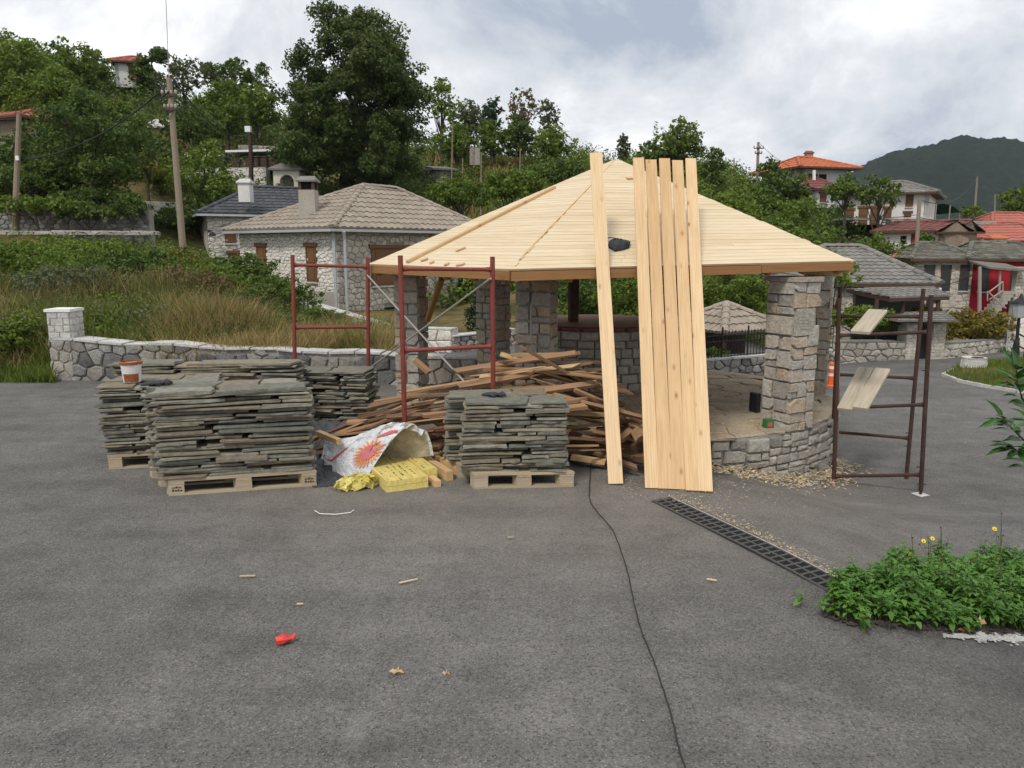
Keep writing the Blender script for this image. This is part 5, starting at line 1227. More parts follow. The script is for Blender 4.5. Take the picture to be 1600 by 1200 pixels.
# --- the whitish house with the charcoal roof behind it
PA = block(331, 34.0, 560, 37.0, 5.2); zeA = at(330, 334, 34.0).z; mA, mB_ = (PA[3]+PA[0])/2, (PA[1]+PA[2])/2; dA = nrm(mB_-mA)
HA, wallsA, QA = house('whitewashed_house', 'whitewashed stone house with charcoal tiled roof behind the shuttered house', PA, .2, zeA, (mA+dA*2.4+Vector((0, 0, zeA+1.35)), mB_-dA*2.0+Vector((0, 0, zeA+1.35))), 'mortar_white', 'tile_dark', .4, (.34, .38),
    {0: ('stone_white', .30, .15, .05)}, [(0, .75, 2.35, .34, .62, 'shut'), (0, .85, 1.15, .34, .75, 'shut')], gutter=(0, 3))
rfA = [o for o in HA.children if o.name.startswith('roof')][0]
chimney(rfA, at(385, 316, 34.4), .50, .78, 'white_wall', 'cap_white')
p = at(333, 365, 34.2); MB().tube([p, p+Vector((-.1, -.3, .12)), p+Vector((.15, -.5, .1))], .03, 6).build('lamp_arm', 'iron', HA)
MB().lathe(p+Vector((.15, -.5, -.12)), [(.16, 0), (.12, .1), (.03, .18)], 12).build('lamp_shade', 'iron', HA)
# --- far houses (front wall corners given over picture columns)
def fhouse(name, label, pxl, Yl, pxr, Yr, dep, ytop, ybot, rise, wallm, roofm, wins=(), gable=False, tile=(.5, .5), over=.35, f=.35, facing=(), **kw):
    P = block(pxl, Yl, pxr, Yr, dep); z1 = at((pxl+pxr)/2, ytop, (Yl+Yr)/2).z; z0 = at((pxl+pxr)/2, ybot, (Yl+Yr)/2).z-.3
    ht = z1-z0; L = (P[1]-P[0]).length; W_ = []
    for (sd, u0, v0, u1, v1, k) in wins:
        LL = (P[(sd+1) % 4]-P[sd]).length; W_.append((sd, u0*LL, v0*ht, (u1-u0)*LL, (v1-v0)*ht, k))
    return house(name, label, P, z0, z1, hip(P, z1, rise, f, over, gable), wallm, roofm, over, tile, facing, W_, gable, seg=2, **kw)
fhouse('hilltop_house', 'small white house with red roof and brown window on the hilltop', 207, 60, 250, 60.5, 5, 97, 130, .9, 'white_wall', 'tile_red', [(0, .5, .38, .82, .85, 'shut')])
fhouse('hillside_house', 'house with salmon red roof at the far left among the trees', -60, 40, 60, 38, 6, 188, 260, 1.0, 'brown_wall', 'tile_red', over=.5)
fhouse('hillside_hut', 'tiny pinkish hut with pale roof on the slope behind the near pole', 254, 50, 275, 50, 3, 198, 212, .7, 'brown_wall', 'cap_white', gable=True, tile=None)
T, _, _ = fhouse('orange_roof_house', 'grey house with bright orange tiled roof on the right ridge', 1243, 56, 1312, 57, 5, 263, 318, 1.0, 'grey_wall', 'tile_orange', [(0, .15, .35, .32, .85, 'dark'), (0, .38, .35, .52, .85, 'dark')], over=.7, tile=(.45, .45))
chimney(T, at(1263, 253, 60), .5, .6, 'brown_wall', 'tile_maroon')
MB().tube([at(1272, 300, 55.5), at(1272, 266, 55.5)], .12, 8).build('porch_post', 'white_paint', T)
MB().prism(at(1225, 290, 55.8), Vector((2.6, .1, 0)), Vector((0, -.9, 0)), Vector((0, 0, .12))).build('balcony', 'brown_wall', T)
fhouse('annex_house', 'low white annex with maroon roof below the orange roofed house', 1262, 54, 1300, 54.5, 4, 296, 318, 1.0, 'white_wall', 'tile_maroon', [(0, .3, .3, .5, .75, 'shut')])
T, _, _ = fhouse('white_house', 'two storey white house with brown shutters beyond the round trees', 1310, 50, 1440, 47.5, 6, 303, 343, .9, 'white_wall', 'tile_grey', [(0, .745, .56, .81, .95, 'shut'), (0, .74, .10, .80, .36, 'door'), (0, .50, .12, .57, .52, 'shut'), (0, .34, .0, .43, .55, 'door'), (0, .20, .0, .29, .55, 'door'), (0, .05, .10, .12, .5, 'shut')], over=.5)
MB().prism(at(1300, 345, 49), at(1440, 343, 46.8)-at(1300, 345, 49), Vector((0, -1.2, 0)), Vector((0, 0, .1))).build('terrace_slab', 'cap_white', T)
T, _, _ = fhouse('maroon_roof_house', 'white house with maroon roof and tan gable wall on the right slope', 1366, 44, 1475, 41.5, 5.5, 361, 402, .55, ['white_wall', 'brown_wall', 'white_wall', 'white_wall'], 'tile_maroon', [(0, .50, .30, .585, .92, 'reddoor'), (0, .35, .55, .40, .85, 'dark')], gable=True)
V0 = at(1408, 383, 42); MB().prism(V0+Vector((0, 0, -.45)), at(1467, 384, 41)-V0, Vector((0, .15, 0)), Vector((0, 0, .5))).build('parapet', 'white_wall', T)
gb_ = block(1462, 41.0, 1506, 40.5, 5.0); zg1 = at(1484, 362, 40.8).z; m3, m1_ = (gb_[0]+gb_[1])/2, (gb_[2]+gb_[3])/2; dg = nrm(m1_-m3)
house('brown_gable_house', 'plain brown gable end house right of the maroon roof', [gb_[1], gb_[2], gb_[3], gb_[0]], zg1-2.2, zg1, (m3-dg*.2+Vector((0, 0, zg1+.55)), m1_+dg*.2+Vector((0, 0, zg1+.55))), 'brown_wall', 'tile_maroon', .2, (.5, .5), gable=True, seg=2)
fhouse('red_roof_house', 'low house with bright red roof left of the dark car', 1393, 39, 1432, 38.5, 4, 412, 432, .75, 'white_wall', 'tile_red', [(0, .45, .1, .75, .75, 'glass')])
fhouse('red_roof_house', 'long low house with bright red roof at the right edge, behind the slate roof', 1500, 46, 1640, 44, 6, 377, 402, 1.1, 'cream_wall', 'tile_red', [(0, .1, .1, .2, .8, 'glass')])
T, _, _ = fhouse('red_roof_house', 'taller bright red hip roof at the right edge of the picture', 1545, 50, 1700, 50, 8, 374, 395, 1.8, 'cream_wall', 'tile_red')
chimney(T, at(1553, 396, 41.5), .75, .75, 'cream_wall', 'tile_orange')
# --- stone house with the crimson porch front
P = block(1430, 36, 1520, 35, 6); 
T, Wl, _ = fhouse('slate_roof_house', 'tan stone house with mossy slate roof and tall dark windows', 1428, 36, 1516, 35.4, 6, 405, 500, 0.72, 'mortar_white', 'slate_roof', [(0, .17, .53, .31, .92, 'glass'), (0, .47, .53, .60, .92, 'glass'), (0, .80, .54, .92, .92, 'glass'), (0, .68, .02, .88, .22, 'dark')], facing={0: ('stone_tan', .38, .17, .04), 3: ('stone_tan', .38, .17, .04)}, tile=(.42, .30), amp=.02, f=.3)
T, Wl, _ = fhouse('crimson_front_house', 'crimson red house front with porch roof and outside stairs', 1516.5, 35.35, 1640, 34.5, 6, 405, 492, 0.72, 'red_wall', 'slate_roof', [(0, .10, .48, .20, .88, 'glass'), (0, .50, .18, .60, .82, 'doordark')], tile=(.42, .30), amp=.02, f=.2)
c = at(1573, 424, 33.6)
MB().prism(at(1545, 420, 33.3), at(1605, 425, 33.0)-at(1545, 420, 33.3), Vector((0, 1.5, .25)), Vector((0, 0, .08))).build('porch_roof', 'slate_roof', T)
MB().tube([at(1563, 422, 33.4), at(1561, 462, 33.4)], .05, 8).build('porch_post', 'galv', T)
pier = MB().prism(at(1580, 500, 33.5), Vector((.75, -.02, 0)), Vector((0, .25, 0)), Vector((0, 0, at(1580, 417, 33.5).z-at(1580, 500, 33.5).z))).build('stone_pier', 'mortar_white', T)
stones(pier, facemap(at(1580, 500, 33.49), (1, -.02, 0)), .75, 2.3, 1, 1, 'stone_tan', .03, .015, name='block', polys=courses(.75, 2.3, .3, .16, random.Random(3), .3), seed=3)
for i in range(8):
    f = i/7; p = at(1536+32*f, 496-36*f, 33.2+.2*f)
    MB().prism(p, Vector((.55, 0, 0)), Vector((0, .35, 0)), Vector((0, 0, .13))).build('stair_step', 'render', T)
for (s, e) in ((at(1546, 456, 32.9), at(1567, 440, 33)), (at(1546, 468, 32.9), at(1567, 454, 33)), (at(1543, 455, 32.9), at(1572, 482, 32.6)), (at(1567, 440, 33), at(1567, 462, 33)), (at(1543, 455, 32.9), at(1543, 470, 32.9))):
    MB().tube([s, e], .03, 6).build('stair_rail', 'galv', T)
# --- grey tiled shed and lean-to canopy beyond the brown scaffold
T, Wl, _ = fhouse('tiled_shed', 'stone shed with wide grey tiled roof beyond the brown scaffold', 1255, 25, 1445, 24.5, 6, 443, 530, 1.15, 'mortar_white', 'tile_grey', [(0, .42, .05, .95, .95, 'doordark')], facing={0: ('stone_tan', .4, .2, .04)}, tile=(.24, .32), over=.3, f=.33)
a, b = at(1322, 452, 23.6), at(1455, 448, 23.6); c, d = at(1390, 466, 21.8), at(1484, 463, 21.8)
LT = thing('lean_to_canopy', 'lean-to canopy with grey corrugated tiles in front of the shed', 'canopy', (b.x, b.y, -1))
MB().add([a, b, d, c]+[p-Vector((0, 0, .10)) for p in (a, b, d, c)], [(0, 3, 2, 1), (4, 5, 6, 7), (0, 1, 5, 4), (1, 2, 6, 5), (2, 3, 7, 6), (3, 0, 4, 7)]).build('canopy_deck', 'dark_wood', LT)
roof_tiles([p+Vector((0, 0, .01)) for p in (c, d, b, a)], .2, .4, 'tile_grey', LT, seg=2)
for p in (c+Vector((.5, .2, -.1)), d+Vector((-.25, .1, -.1)), d+Vector((-2.0, .1, -.1)), a.lerp(c, .3)+Vector((.6, 0, -.1))):
    MB().tube([p, Vector((p.x, p.y, H(p.x, p.y)))], .06, 8).build('canopy_post', 'dark_wood', LT)
# --- gate with its own little roof and garden walls
GH = thing('garden_gate', 'garden gate between pale stone piers under a small tiled roof', 'gate', atpx(1435, 20.6))
for pl, pr in ((1418, 1434), (1459, 1479)):
    a = atpx(pl, 20.4); b = atpx(pr, 20.4); h_ = at(pl, 505, 20.4).z-a.z
    g = MB().prism(a-Vector((0, 0, .2)), b-a, Vector((0, .5, 0)), Vector((0, 0, h_+.2))).build('gate_pier', 'mortar_white', GH)
    stones(g, facemap(a, b-a), (b-a).length, h_, 1, 1, 'stone_tan', .02, .01, name='block', polys=courses((b-a).length, h_, .16, .085, random.Random(pl), .3), seed=pl)
a, b = atpx(1434.5, 20.6), atpx(1458.5, 20.6); MB().prism(a, b-a, Vector((0, .05, 0)), Vector((0, 0, at(1440, 510, 20.6).z-a.z))).build('gate_leaf', 'iron', GH)
a, b = at(1402, 503, 20.0), at(1497, 503, 20.0); c, d = at(1415, 489, 20.9), at(1474, 488, 20.9)
e_, f_ = at(1402, 503, 20.0)+Vector((0, 1.7, 0)), at(1497, 503, 20.0)+Vector((0, 1.7, 0))
MB().add([a, b, f_, e_, c, d], [(3, 2, 1, 0), (0, 1, 5, 4), (2, 3, 4, 5), (1, 2, 5), (3, 0, 4)]).build('roof_base', 'dark_wood', GH)
up = Vector((0, 0, .015)); roof_tiles([a+up, b+up, d+up, c+up], .2, .2, 'tile_grey', GH, seg=2, amp=.015); roof_tiles([b+up, f_+up, d+up], .2, .2, 'tile_grey', GH, seg=2, amp=.015)
wall_run('garden_wall', 'garden wall with dark coping under the autumn vine, right of the gate', atpx(1479.5, 20.5).xy, atpx(1572, 22.4).xy, lambda f: at(1480, 538, 20.5).z*(1-f)+at(1572, 530, 22.4).z*f, .3, .3, .18, 'stone_tan', 'tile_grey', seed=16, joined=True, zb=-1.2)
wall_run('garden_wall', 'low grey garden wall left of the gate', atpx(1270, 20.2).xy, atpx(1417, 20.4).xy, lambda f: at(1350, 535, 20.3).z, .3, .3, .18, 'stone_grey', 'tile_grey', seed=17, joined=True, zb=-1.2)
T = thing('entrance_pier', 'tall pale stone entrance pier at the far right behind the street lamp', 'pier', atpx(1585, 22.5))
a = atpx(1575, 22.4); g = MB().prism(a-Vector((0, 0, .3)), Vector((1.6, 0, 0)), Vector((0, .6, 0)), Vector((0, 0, at(1580, 499, 22.4).z-a.z+.3))).build('pier_core', 'mortar_white', T)
stones(g, facemap(a, (1, 0, 0)), 1.6, at(1580, 499, 22.4).z-a.z, 1, 1, 'stone_white', .03, .012, name='block', polys=courses(1.6, at(1580, 499, 22.4).z-a.z, .5, .25, random.Random(2), .3), seed=4)
# --- little tiled garden kiosk beyond the railing
c = atpx(1133, 17.8); zk = at(1133, 517, 17.2).z
K = thing('garden_kiosk', 'small garden kiosk with brown tiled pyramid roof behind the railing', 'kiosk', c)
h_ = 1.0; Q = [Vector((c.x+dx*h_*math.cos(.5)-dy*h_*math.sin(.5), c.y+dx*h_*math.sin(.5)+dy*h_*math.cos(.5), zk)) for dx, dy in ((-1, -1), (1, -1), (1, 1), (-1, 1))]
ap = Vector((c.x, c.y, at(1126, 476, 17.8).z))
MB().add(Q+[ap], [(3, 2, 1, 0)]+[(i, (i+1) % 4, 4) for i in range(4)]).build('roof_base', 'dark_wood', K)
for i in range(4): roof_tiles([Q[i]+up, Q[(i+1) % 4]+up, ap+up], .19, .30, 'tile_brown', K, amp=.03)
caps([(q+up*2, ap+up*2) for q in Q], .09, .3, 'tile_brown', K)
for q in Q:
    p = q.lerp(Vector((c.x, c.y, zk)), .15); MB().tube([p, Vector((p.x, p.y, H(p.x, p.y)-.1))], .06, 8).build('kiosk_post', 'dark_wood', K)
MB().prism(Vector((c.x-.6, c.y+.3, -.3)), Vector((1.3, .4, 0)), Vector((-.1, .3, 0)), Vector((0, 0, zk+.2))).build('kiosk_panel', 'dark_wood', K)
# --- chapel porch, canopy and wall up the slope behind the charcoal roof
CH = thing('chapel_porch', 'small pale chapel porch with round arch behind the charcoal roof', 'porch', at(446, 300, 43))
a = at(428, 298, 42); b = at(468, 298, 42); ztp = at(440, 263, 42).z; mb = MB(); up = Vector((0, 0, 1)); cxp, rr = lerp(a, b, .52), .38
Vw = []; pr = [(0, 0), (0, ztp-a.z), ((b-a).length, ztp-a.z), ((b-a).length, 0)]
cl_ = .52*(b-a).length; arch = [(cl_+rr, 0)]+[(cl_+rr*math.cos(t), .45+rr*math.sin(t)) for t in np.linspace(0, math.pi, 9)]+[(cl_-rr, 0)]
poly = [(0, 0), (0, ztp-a.z), ((b-a).length, ztp-a.z), ((b-a).length, 0)]+arch
u = nrm(b-a); m = len(poly); MB().add([a+u*x+up*z for x, z in poly]+[a+u*x+up*z+Vector((0, .4, 0)) for x, z in poly], [tuple(range(m)), tuple(range(m, 2*m))[::-1]]+[(k, (k+1) % m, m+(k+1) % m, m+k)[::-1] for k in range(m)]).build('arched_wall', 'cream_wall', CH)
MB().prism(a+Vector((0, 1.2, 0)), b-a, Vector((0, .1, 0)), up*(ztp-a.z)).build('back_wall', 'render', CH)
ap = at(450, 250, 43); q = [a+up*(ztp-a.z)-u*.2-Vector((0, .2, 0)), b+up*(ztp-a.z)+u*.2-Vector((0, .2, 0))]; q += [q[1]+Vector((0, 2, 0)), q[0]+Vector((0, 2, 0))]
MB().add(q+[ap]+[p-up*.1 for p in q], [(i, (i+1) % 4, 4) for i in range(4)]+[(5, 8, 7, 6)]+[(i, i+5, 5+(i+1) % 4, (i+1) % 4) for i in range(4)]).build('slab_roof', 'slate_roof', CH)
wall_run('terrace_wall', 'pale stone terrace wall below the white canopy', atpx(280, 44.5).xy, atpx(426, 44).xy, lambda f: at(350, 263, 44.2).z, .5, .5, .25, 'stone_white', seed=18, joined=True, zb=1.5)
CN = thing('white_canopy', 'flat white canopy on thin posts over a dark enclosure up the slope', 'canopy', at(380, 262, 45.5))
a, b = at(352, 238, 45.5), at(434, 236, 45.5)
MB().prism(a, b-a, Vector((0, 2.2, 0)), up*.12).build('canopy_roof', 'white_paint', CN)
for f in (.02, .25, .5, .62, .78, .98):
    p = lerp(a, b, f); MB().tube([p, p-up*1.05], .035, 6).build('canopy_post', 'iron', CN)
MB().prism(a-up*1.05+Vector((.3, .1, 0)), (b-a)*.92, Vector((0, .08, 0)), up*.72).build('side_screen', 'dark_wood', CN)
MB().prism(a-up*1.05+Vector((.1, 2.0, 0)), (b-a)*.7, Vector((0, .08, 0)), up*1.0).build('back_screen', 'void', CN)
U = thing('white_parasol', 'white peaked canopy left of the flat white canopy', 'canopy', at(318, 262, 46))
ap, q = at(318, 232, 46), [at(287, 241, 45), at(345, 240, 45), at(345, 240, 45)+Vector((0, 2.2, 0)), at(287, 241, 45)+Vector((0, 2.2, 0))]
MB().add(q+[ap]+[p-up*.12 for p in q], [(i, (i+1) % 4, 4) for i in range(4)]+[(i, i+5, 5+(i+1) % 4, (i+1) % 4) for i in range(4)]).build('canopy_cloth', 'white_paint', U)
for p in q: MB().tube([p, p-up*1.1], .03, 6).build('canopy_post', 'iron', U)
def car(name, label, px, py, Y, rz, L, paint):
    c = at(px, py, Y); t = thing(name, label, 'car', c); ca, sa = math.cos(rz), math.sin(rz); Tm = lambda x, y, z: c+Vector((ca*x-sa*y, sa*x+ca*y, z))
    pr = [(-.5, .18), (-.49, .50), (-.44, .62), (-.30, .66), (-.20, .68), (-.10, .98), (.0, 1.04), (.22, 1.03), (.38, .82), (.48, .72), (.5, .5), (.5, .2)]
    V = [Tm(x*L, sg*(.82 if z < .7 else .66), z*1.4) for sg in (-1, 1) for x, z in pr]; m = len(pr)
    MB().add(V, [tuple(range(m)), tuple(range(m, 2*m))[::-1]]+[(k, m+k, m+(k+1) % m, (k+1) % m) for k in range(m)]).build('body', paint, t)
    for xs in ([(-.19, .70), (-.095, .95), (.0, 1.0), (.0, .70)], [(.015, .70), (.015, 1.0), (.20, .99), (.33, .82), (.33, .70)]):
        for sg in (-1, 1): MB().add([Tm(x*L, sg*(.835 if z < .75 else .675), z*1.4) for x, z in xs], [tuple(range(len(xs)))]).build('side_window', 'glass', t)
    MB().add([Tm(x*L-.015, y, z*1.4+.012) for x, z, y in ((-.20, .69, -.7), (-.20, .69, .7), (-.10, .97, .62), (-.10, .97, -.62))], [(0, 1, 2, 3)]).build('windscreen', 'glass', t)
    MB().add([Tm(x*L+.012, y, z*1.4+.012) for x, z, y in ((.375, .83, -.66), (.375, .83, .66), (.23, 1.02, .6), (.23, 1.02, -.6))], [(0, 1, 2, 3)]).build('rear_window', 'glass', t)
    for x in (-.32, .32):
        for sg in (-1, 1):
            w = MB().tube([Tm(x*L, sg*.66, .32), Tm(x*L, sg*.86, .32)], .32, 16).build('wheel', 'tyre', t); MB().tube([Tm(x*L, sg*.84, .32), Tm(x*L, sg*.875, .32)], .19, 12).build('rim', 'galv', w)
    for sg in (-1, 1):
        MB().box(Tm(-.495*L, sg*.58, .80), (.08, .3, .14), rz).build('headlight', 'white_paint', t); MB().box(Tm(.497*L, sg*.62, .95), (.06, .24, .2), rz).build('tail_light', 'red_print', t)
car('parked_car', 'dark parked car on the rise left of the slate roofed house', 1384, 480, 32.5, R(158), 3.8, 'car_dark')
car('parked_car', 'pale blue parked car beside the chapel porch', 412, 341, 41.0, R(10), 4.0, 'car_blue')
# green net cover and shed
G = thing('green_net_cover', 'green net draped over a frame on the slope beneath the mountain', 'net', at(1480, 335, 55))
V = []
for j in range(5):
    for i in range(12):
        f = i/11; p = lerp(at(1440, 335, 55), at(1500, 332, 55), f)+Vector((0, j*1.2, 0)); V.append(p+Vector((0, 0, .85*math.sin(math.pi*min(1, f*.9+.12))**.6*(1-.1*abs(j-2))+.08*mnoise.noise((i*.9, j, 0)))))
MB().add(V, [(j*12+i, j*12+i+1, (j+1)*12+i+1, (j+1)*12+i) for j in range(4) for i in range(11)]).build('net', 'green_net', G)
for i in (0, 4, 8, 11): p = Vector(V[i]); MB().tube([p, Vector((p.x, p.y, H(p.x, p.y)))], .04, 6).build('frame_post', 'galv', G)
wall_run('field_wall', 'dry stone terrace wall beneath the green net', atpx(1385, 46).xy, atpx(1560, 48).xy, lambda f: at(1470, 345, 47).z, .5, .5, .3, 'stone_grey', seed=19, joined=True, zb=.3, cap=False)
# old stone gate posts on the slope left of the pavilion roof
for px, lb in ((738, 'rough stone gate post on the slope, left of the pair'), (746, 'rough stone gate post on the slope, right of the pair')):
    b = at(px, 258, 52); t_ = at(px, 231, 52); tag(MB().tube([b, lerp(b, t_, .5), t_], [.20, .19, .17], 6).build('stone_post', 'stone_grey'), lb, 'post', 'stone posts on the slope')
HUT = fhouse('slope_hut', 'low grey roofed hut on the slope right of the tallest tree', 684, 50, 708, 50.5, 3, 264, 276, .3, 'stone_grey', 'tile_grey', gable=True, tile=None)

# ================================================================== poles, wires, lamp, cone and roadside things
def pole(name, label, pxb, pyb, pxt, pyt, Y, r, mat='pole', sink=True, arms=()):
    b, t_ = at(pxb, pyb, Y), at(pxt, pyt, Y); g = H(b.x, b.y); d = (t_-b)/(t_.z-b.z)
    if sink: b = b+d*(g-.1-b.z)
    T = thing(name, label, 'pole', b, 'utility poles'); MB().tube([b, lerp(b, t_, .5), t_], [r*1.15, r, r*.85], 10).build('shaft', mat, T)
    for (py, L, th) in arms:
        p = at(pxt, py, Y); p = onp(b, t_, p.z); MB().bar(p+Vector((-L/2, -.1, 0)), p+Vector((L/2, -.1, 0)), th, th).build('crossarm', 'dark_wood', T)
        for s in (-.45, -.15, .15, .45): MB().lathe(p+Vector((L*s, -.1, th/2)), [(.03, 0), (.05, .04), (.05, .1), (.03, .14)], 8).build('insulator', 'galv', T)
    return T, t_
P1, p1t = pole('utility_pole', 'tall leaning wooden utility pole in front of the hillside trees', 285, 378, 264, 122, 27, .105, arms=((150, .5, .07), (172, .4, .07)))
MB().tube([p1t, at(258.5, -20, 27)], .012, 5).build('mast_rod', 'galv', P1)
p = at(266, 160, 26.9); MB().tube([p+Vector((.08, 0, .4)), p+Vector((-.35, -.05, .1)), p+Vector((-.1, -.1, -.4)), p+Vector((.12, 0, -.2))], .03, 6).build('cable_loop', 'cable', P1)
P2, p2t = pole('utility_pole', 'wooden utility pole at the far left above the ivy covered wall', 25, 310, 30, 178, 31, .11)
MB().box(at(27, 247, 30.85), (.12, .05, .17)).build('meter_plate', 'white_paint', P2)
P3, p3t = pole('utility_pole', 'rusty pole behind the charcoal roof beside the canopy', 393, 290, 391, 208, 43, .12, 'rust_tube')
MB().box(at(388, 202, 43), (.3, .3, .3)).build('pole_lamp', 'white_paint', P3)
P4, p4t = pole('utility_pole', 'thin utility pole on the skyline left of the orange roof', 1183, 280, 1185, 222, 55, .10, arms=((232, .7, .06), (240, .5, .06)))
P5, _ = pole('utility_pole', 'short thin post on the skyline between tree and utility pole', 1147, 280, 1147, 247, 58, .05)
P6, p6t = pole('utility_pole', 'grey utility pole rising before the maroon roofed house', 1429, 430, 1437, 312, 38, .10, 'pole')
P7, p7t = pole('utility_pole', 'distant lattice utility pole against the dark mountain', 1522, 345, 1527, 276, 75, .10)
P8, p8t = pole('utility_pole', 'distant thin pole before the mountain, near the right round tree', 1554, 340, 1555, 303, 75, .07)
P9, p9t = pole('utility_pole', 'grey concrete post in front of the crimson house', 1530, 505, 1531, 417, 29, .07, 'galv')
for px, yt, yb, lb in ((706, 196, 262, 'thin post on the slope just right of the tallest tree'), (722, 248, 320, 'thin post beside the tiled roof ridge, left of the pair'), (751, 238, 320, 'thin post above the tiled roof, right of the pair'), (812, 232, 275, 'thin bare post on the slope above the timber roof')):
    pole('thin_post', lb, px, yb, px+1, yt, 44, .035)
def wire(a, b, sag, label, r=.014):
    pts = [lerp(a, b, t)-Vector((0, 0, 4*sag*t*(1-t))) for t in np.linspace(0, 1, 22)]; tag(MB().tube(pts, r, 5, False).build('overhead_wire', 'cable'), label, 'wire')
w1 = at(265, 130, 27)
wire(w1, p2t+Vector((0, 0, -1.7)), .5, 'dark wire sagging from the leaning pole to the far left pole', .025); wire(at(266, 118, 27), p3t, .8, 'dark wire running from the leaning pole to the rusty pole', .025)
wire(p3t, at(470, 170, 46), .2, 'thin wire from the rusty pole into the tallest tree'); wire(p4t, at(1240, 262, 57), .2, 'thin wire from the skyline pole to the orange roof')
wire(at(1531, 425, 29), at(1425, 447, 37), .25, 'thin wire from the concrete post to the slate roof eave', .016); wire(p6t, p7t, 1.0, 'thin wire from the grey pole towards the mountain pole', .02)
wire(at(1437, 340, 38), at(1640, 345, 46), .3, 'thin wire from the grey pole to the right picture edge', .016); wire(at(1437, 335, 38), at(1300, 335, 46), .2, 'thin wire from the grey pole to the white house', .016)
wire(at(30, 185, 31), at(-60, 180, 34), .1, 'thin wire from the far left pole out of the picture', .02)
wire(at(1260, 320, 30), at(1320, 420, 26), .2, 'thin wire slanting down through the bushes to the tiled shed', .014)
# street lamp
lb_ = gnd(1585, 566); SL = thing('street_lamp', 'black iron street lamp with glass lantern at the right edge', 'street lamp', lb_)
lt = at(1592, 497, lb_.y); MB().lathe(lb_, [(.17, 0), (.17, .06), (.10, .12), (.07, .5), (.045, .6)], 14).build('lamp_base', 'iron', SL)
MB().tube([lb_+Vector((0, 0, .55)), lt], .04, 10).build('lamp_post', 'iron', SL)
MB().lathe(lt, [(.08, 0), (.14, .02), (.20, .34), (.20, .36)], 8).build('lantern_glass', 'gutter', SL); MB().lathe(lt+Vector((0, 0, .36)), [(.24, 0), (.22, .05), (.06, .16), (.02, .26)], 8).build('lantern_cap', 'iron', SL)
HR = thing('path_handrail', 'curved iron handrail beside the street lamp', 'railing', gnd(1590, 563)); q = [gnd(1588, 564), gnd(1600, 560), gnd(1625, 556)]
for z in (.25, .55): MB().tube([q[0]+Vector((0, 0, z+.15)), q[1]+Vector((0, 0, z)), q[2]+Vector((0, 0, z))], .022, 6).build('rail', 'iron', HR)
for p in q: MB().tube([p, p+Vector((0, 0, .6))], .025, 6).build('post', 'iron', HR)
# traffic post and white block
c = gnd(1297, 604); TP = thing('traffic_post', 'orange traffic delineator post with white bands behind the platform', 'traffic post', c); s = .52
MB().lathe(c, [(.10, 0), (.10, .03), (.06, .05), (.045, s), (.03, s+.03)], 14).build('post_body', 'cone', TP)
for z in (.24, .40): MB().lathe(c+Vector((0, 0, z)), [(.058-.012*z, 0), (.057-.012*z, .06)], 14).build('reflective_band', 'white_paint', TP)
c = gnd(1283, 603); tag(MB().prism(c+Vector((-.25, .2, 0)), Vector((.50, .05, 0)), Vector((0, .3, 0)), Vector((0, 0, .20))).build('concrete_block', 'white_paint'), 'low white concrete block behind the orange traffic post', 'block')
# grass island with a painted stump
isl = [gnd(*p) for p in ((1474, 588), (1500, 598), (1540, 606), (1590, 614), (1660, 622), (1700, 600), (1680, 572), (1600, 568), (1540, 570), (1496, 578))]
cI = sum(isl, Vector())/len(isl)
V = [p+Vector((0, 0, .01)) for p in isl]+[lerp(p, cI, .06)+Vector((0, 0, .10)) for p in isl]+[cI+Vector((0, 0, .16))]; m = len(isl)
o = MB().add(V, [(k, (k+1) % m, m+(k+1) % m, m+k) for k in range(m)]+[(m+k, m+(k+1) % m, 2*m) for k in range(m)]).build('grass_island', 'soil'); o['kind'] = 'structure'
mb = part_root; KB = thing('island_kerb', 'pale painted kerb round the grass island', 'kerb', isl[0])
for k in (m-1, 0, 1, 2, 3):
    a, b = isl[k], isl[(k+1) % m]; nseg = max(1, int((b-a).length/.7))
    for i in range(nseg):
        p, q_ = lerp(a, b, i/nseg), lerp(a, b, (i+.97)/nseg); MB().bar(p+Vector((0, 0, .03)), q_+Vector((0, 0, .03)), .10, .08).build('kerb_stone', 'cap_white', KB)
c = gnd(1520, 580); ST = thing('painted_stump', 'old tree stump painted white on the grass island', 'stump', c)
MB().lathe(c, [(.36, 0), (.30, .12), (.27, .30), (.28, .34), (.15, .33)], 11).build('stump_body', 'cap_white', ST); MB().lathe(c+Vector((.06, -.05, .335)), [(.15, 0), (.12, .015)], 9).build('stump_hollow', 'bark', ST)
# gravel verge strips
for nm, pts in (('verge', ((1262, 560), (1300, 562), (1380, 563), (1415, 560), (1417, 549), (1270, 548))), ('verge', ((1480, 556), (1530, 553), (1600, 548), (1600, 541), (1480, 545)))):
    P_ = [gnd(*p) for p in pts]; cI2 = sum(P_, Vector())/len(P_); V = [p+Vector((0, 0, .012)) for p in P_]+[cI2+Vector((0, 0, .06))]; m = len(P_)
    o = MB().add(V, [(k, (k+1) % m, m) for k in range(m)]).build(nm, 'soil'); o['kind'] = 'structure'
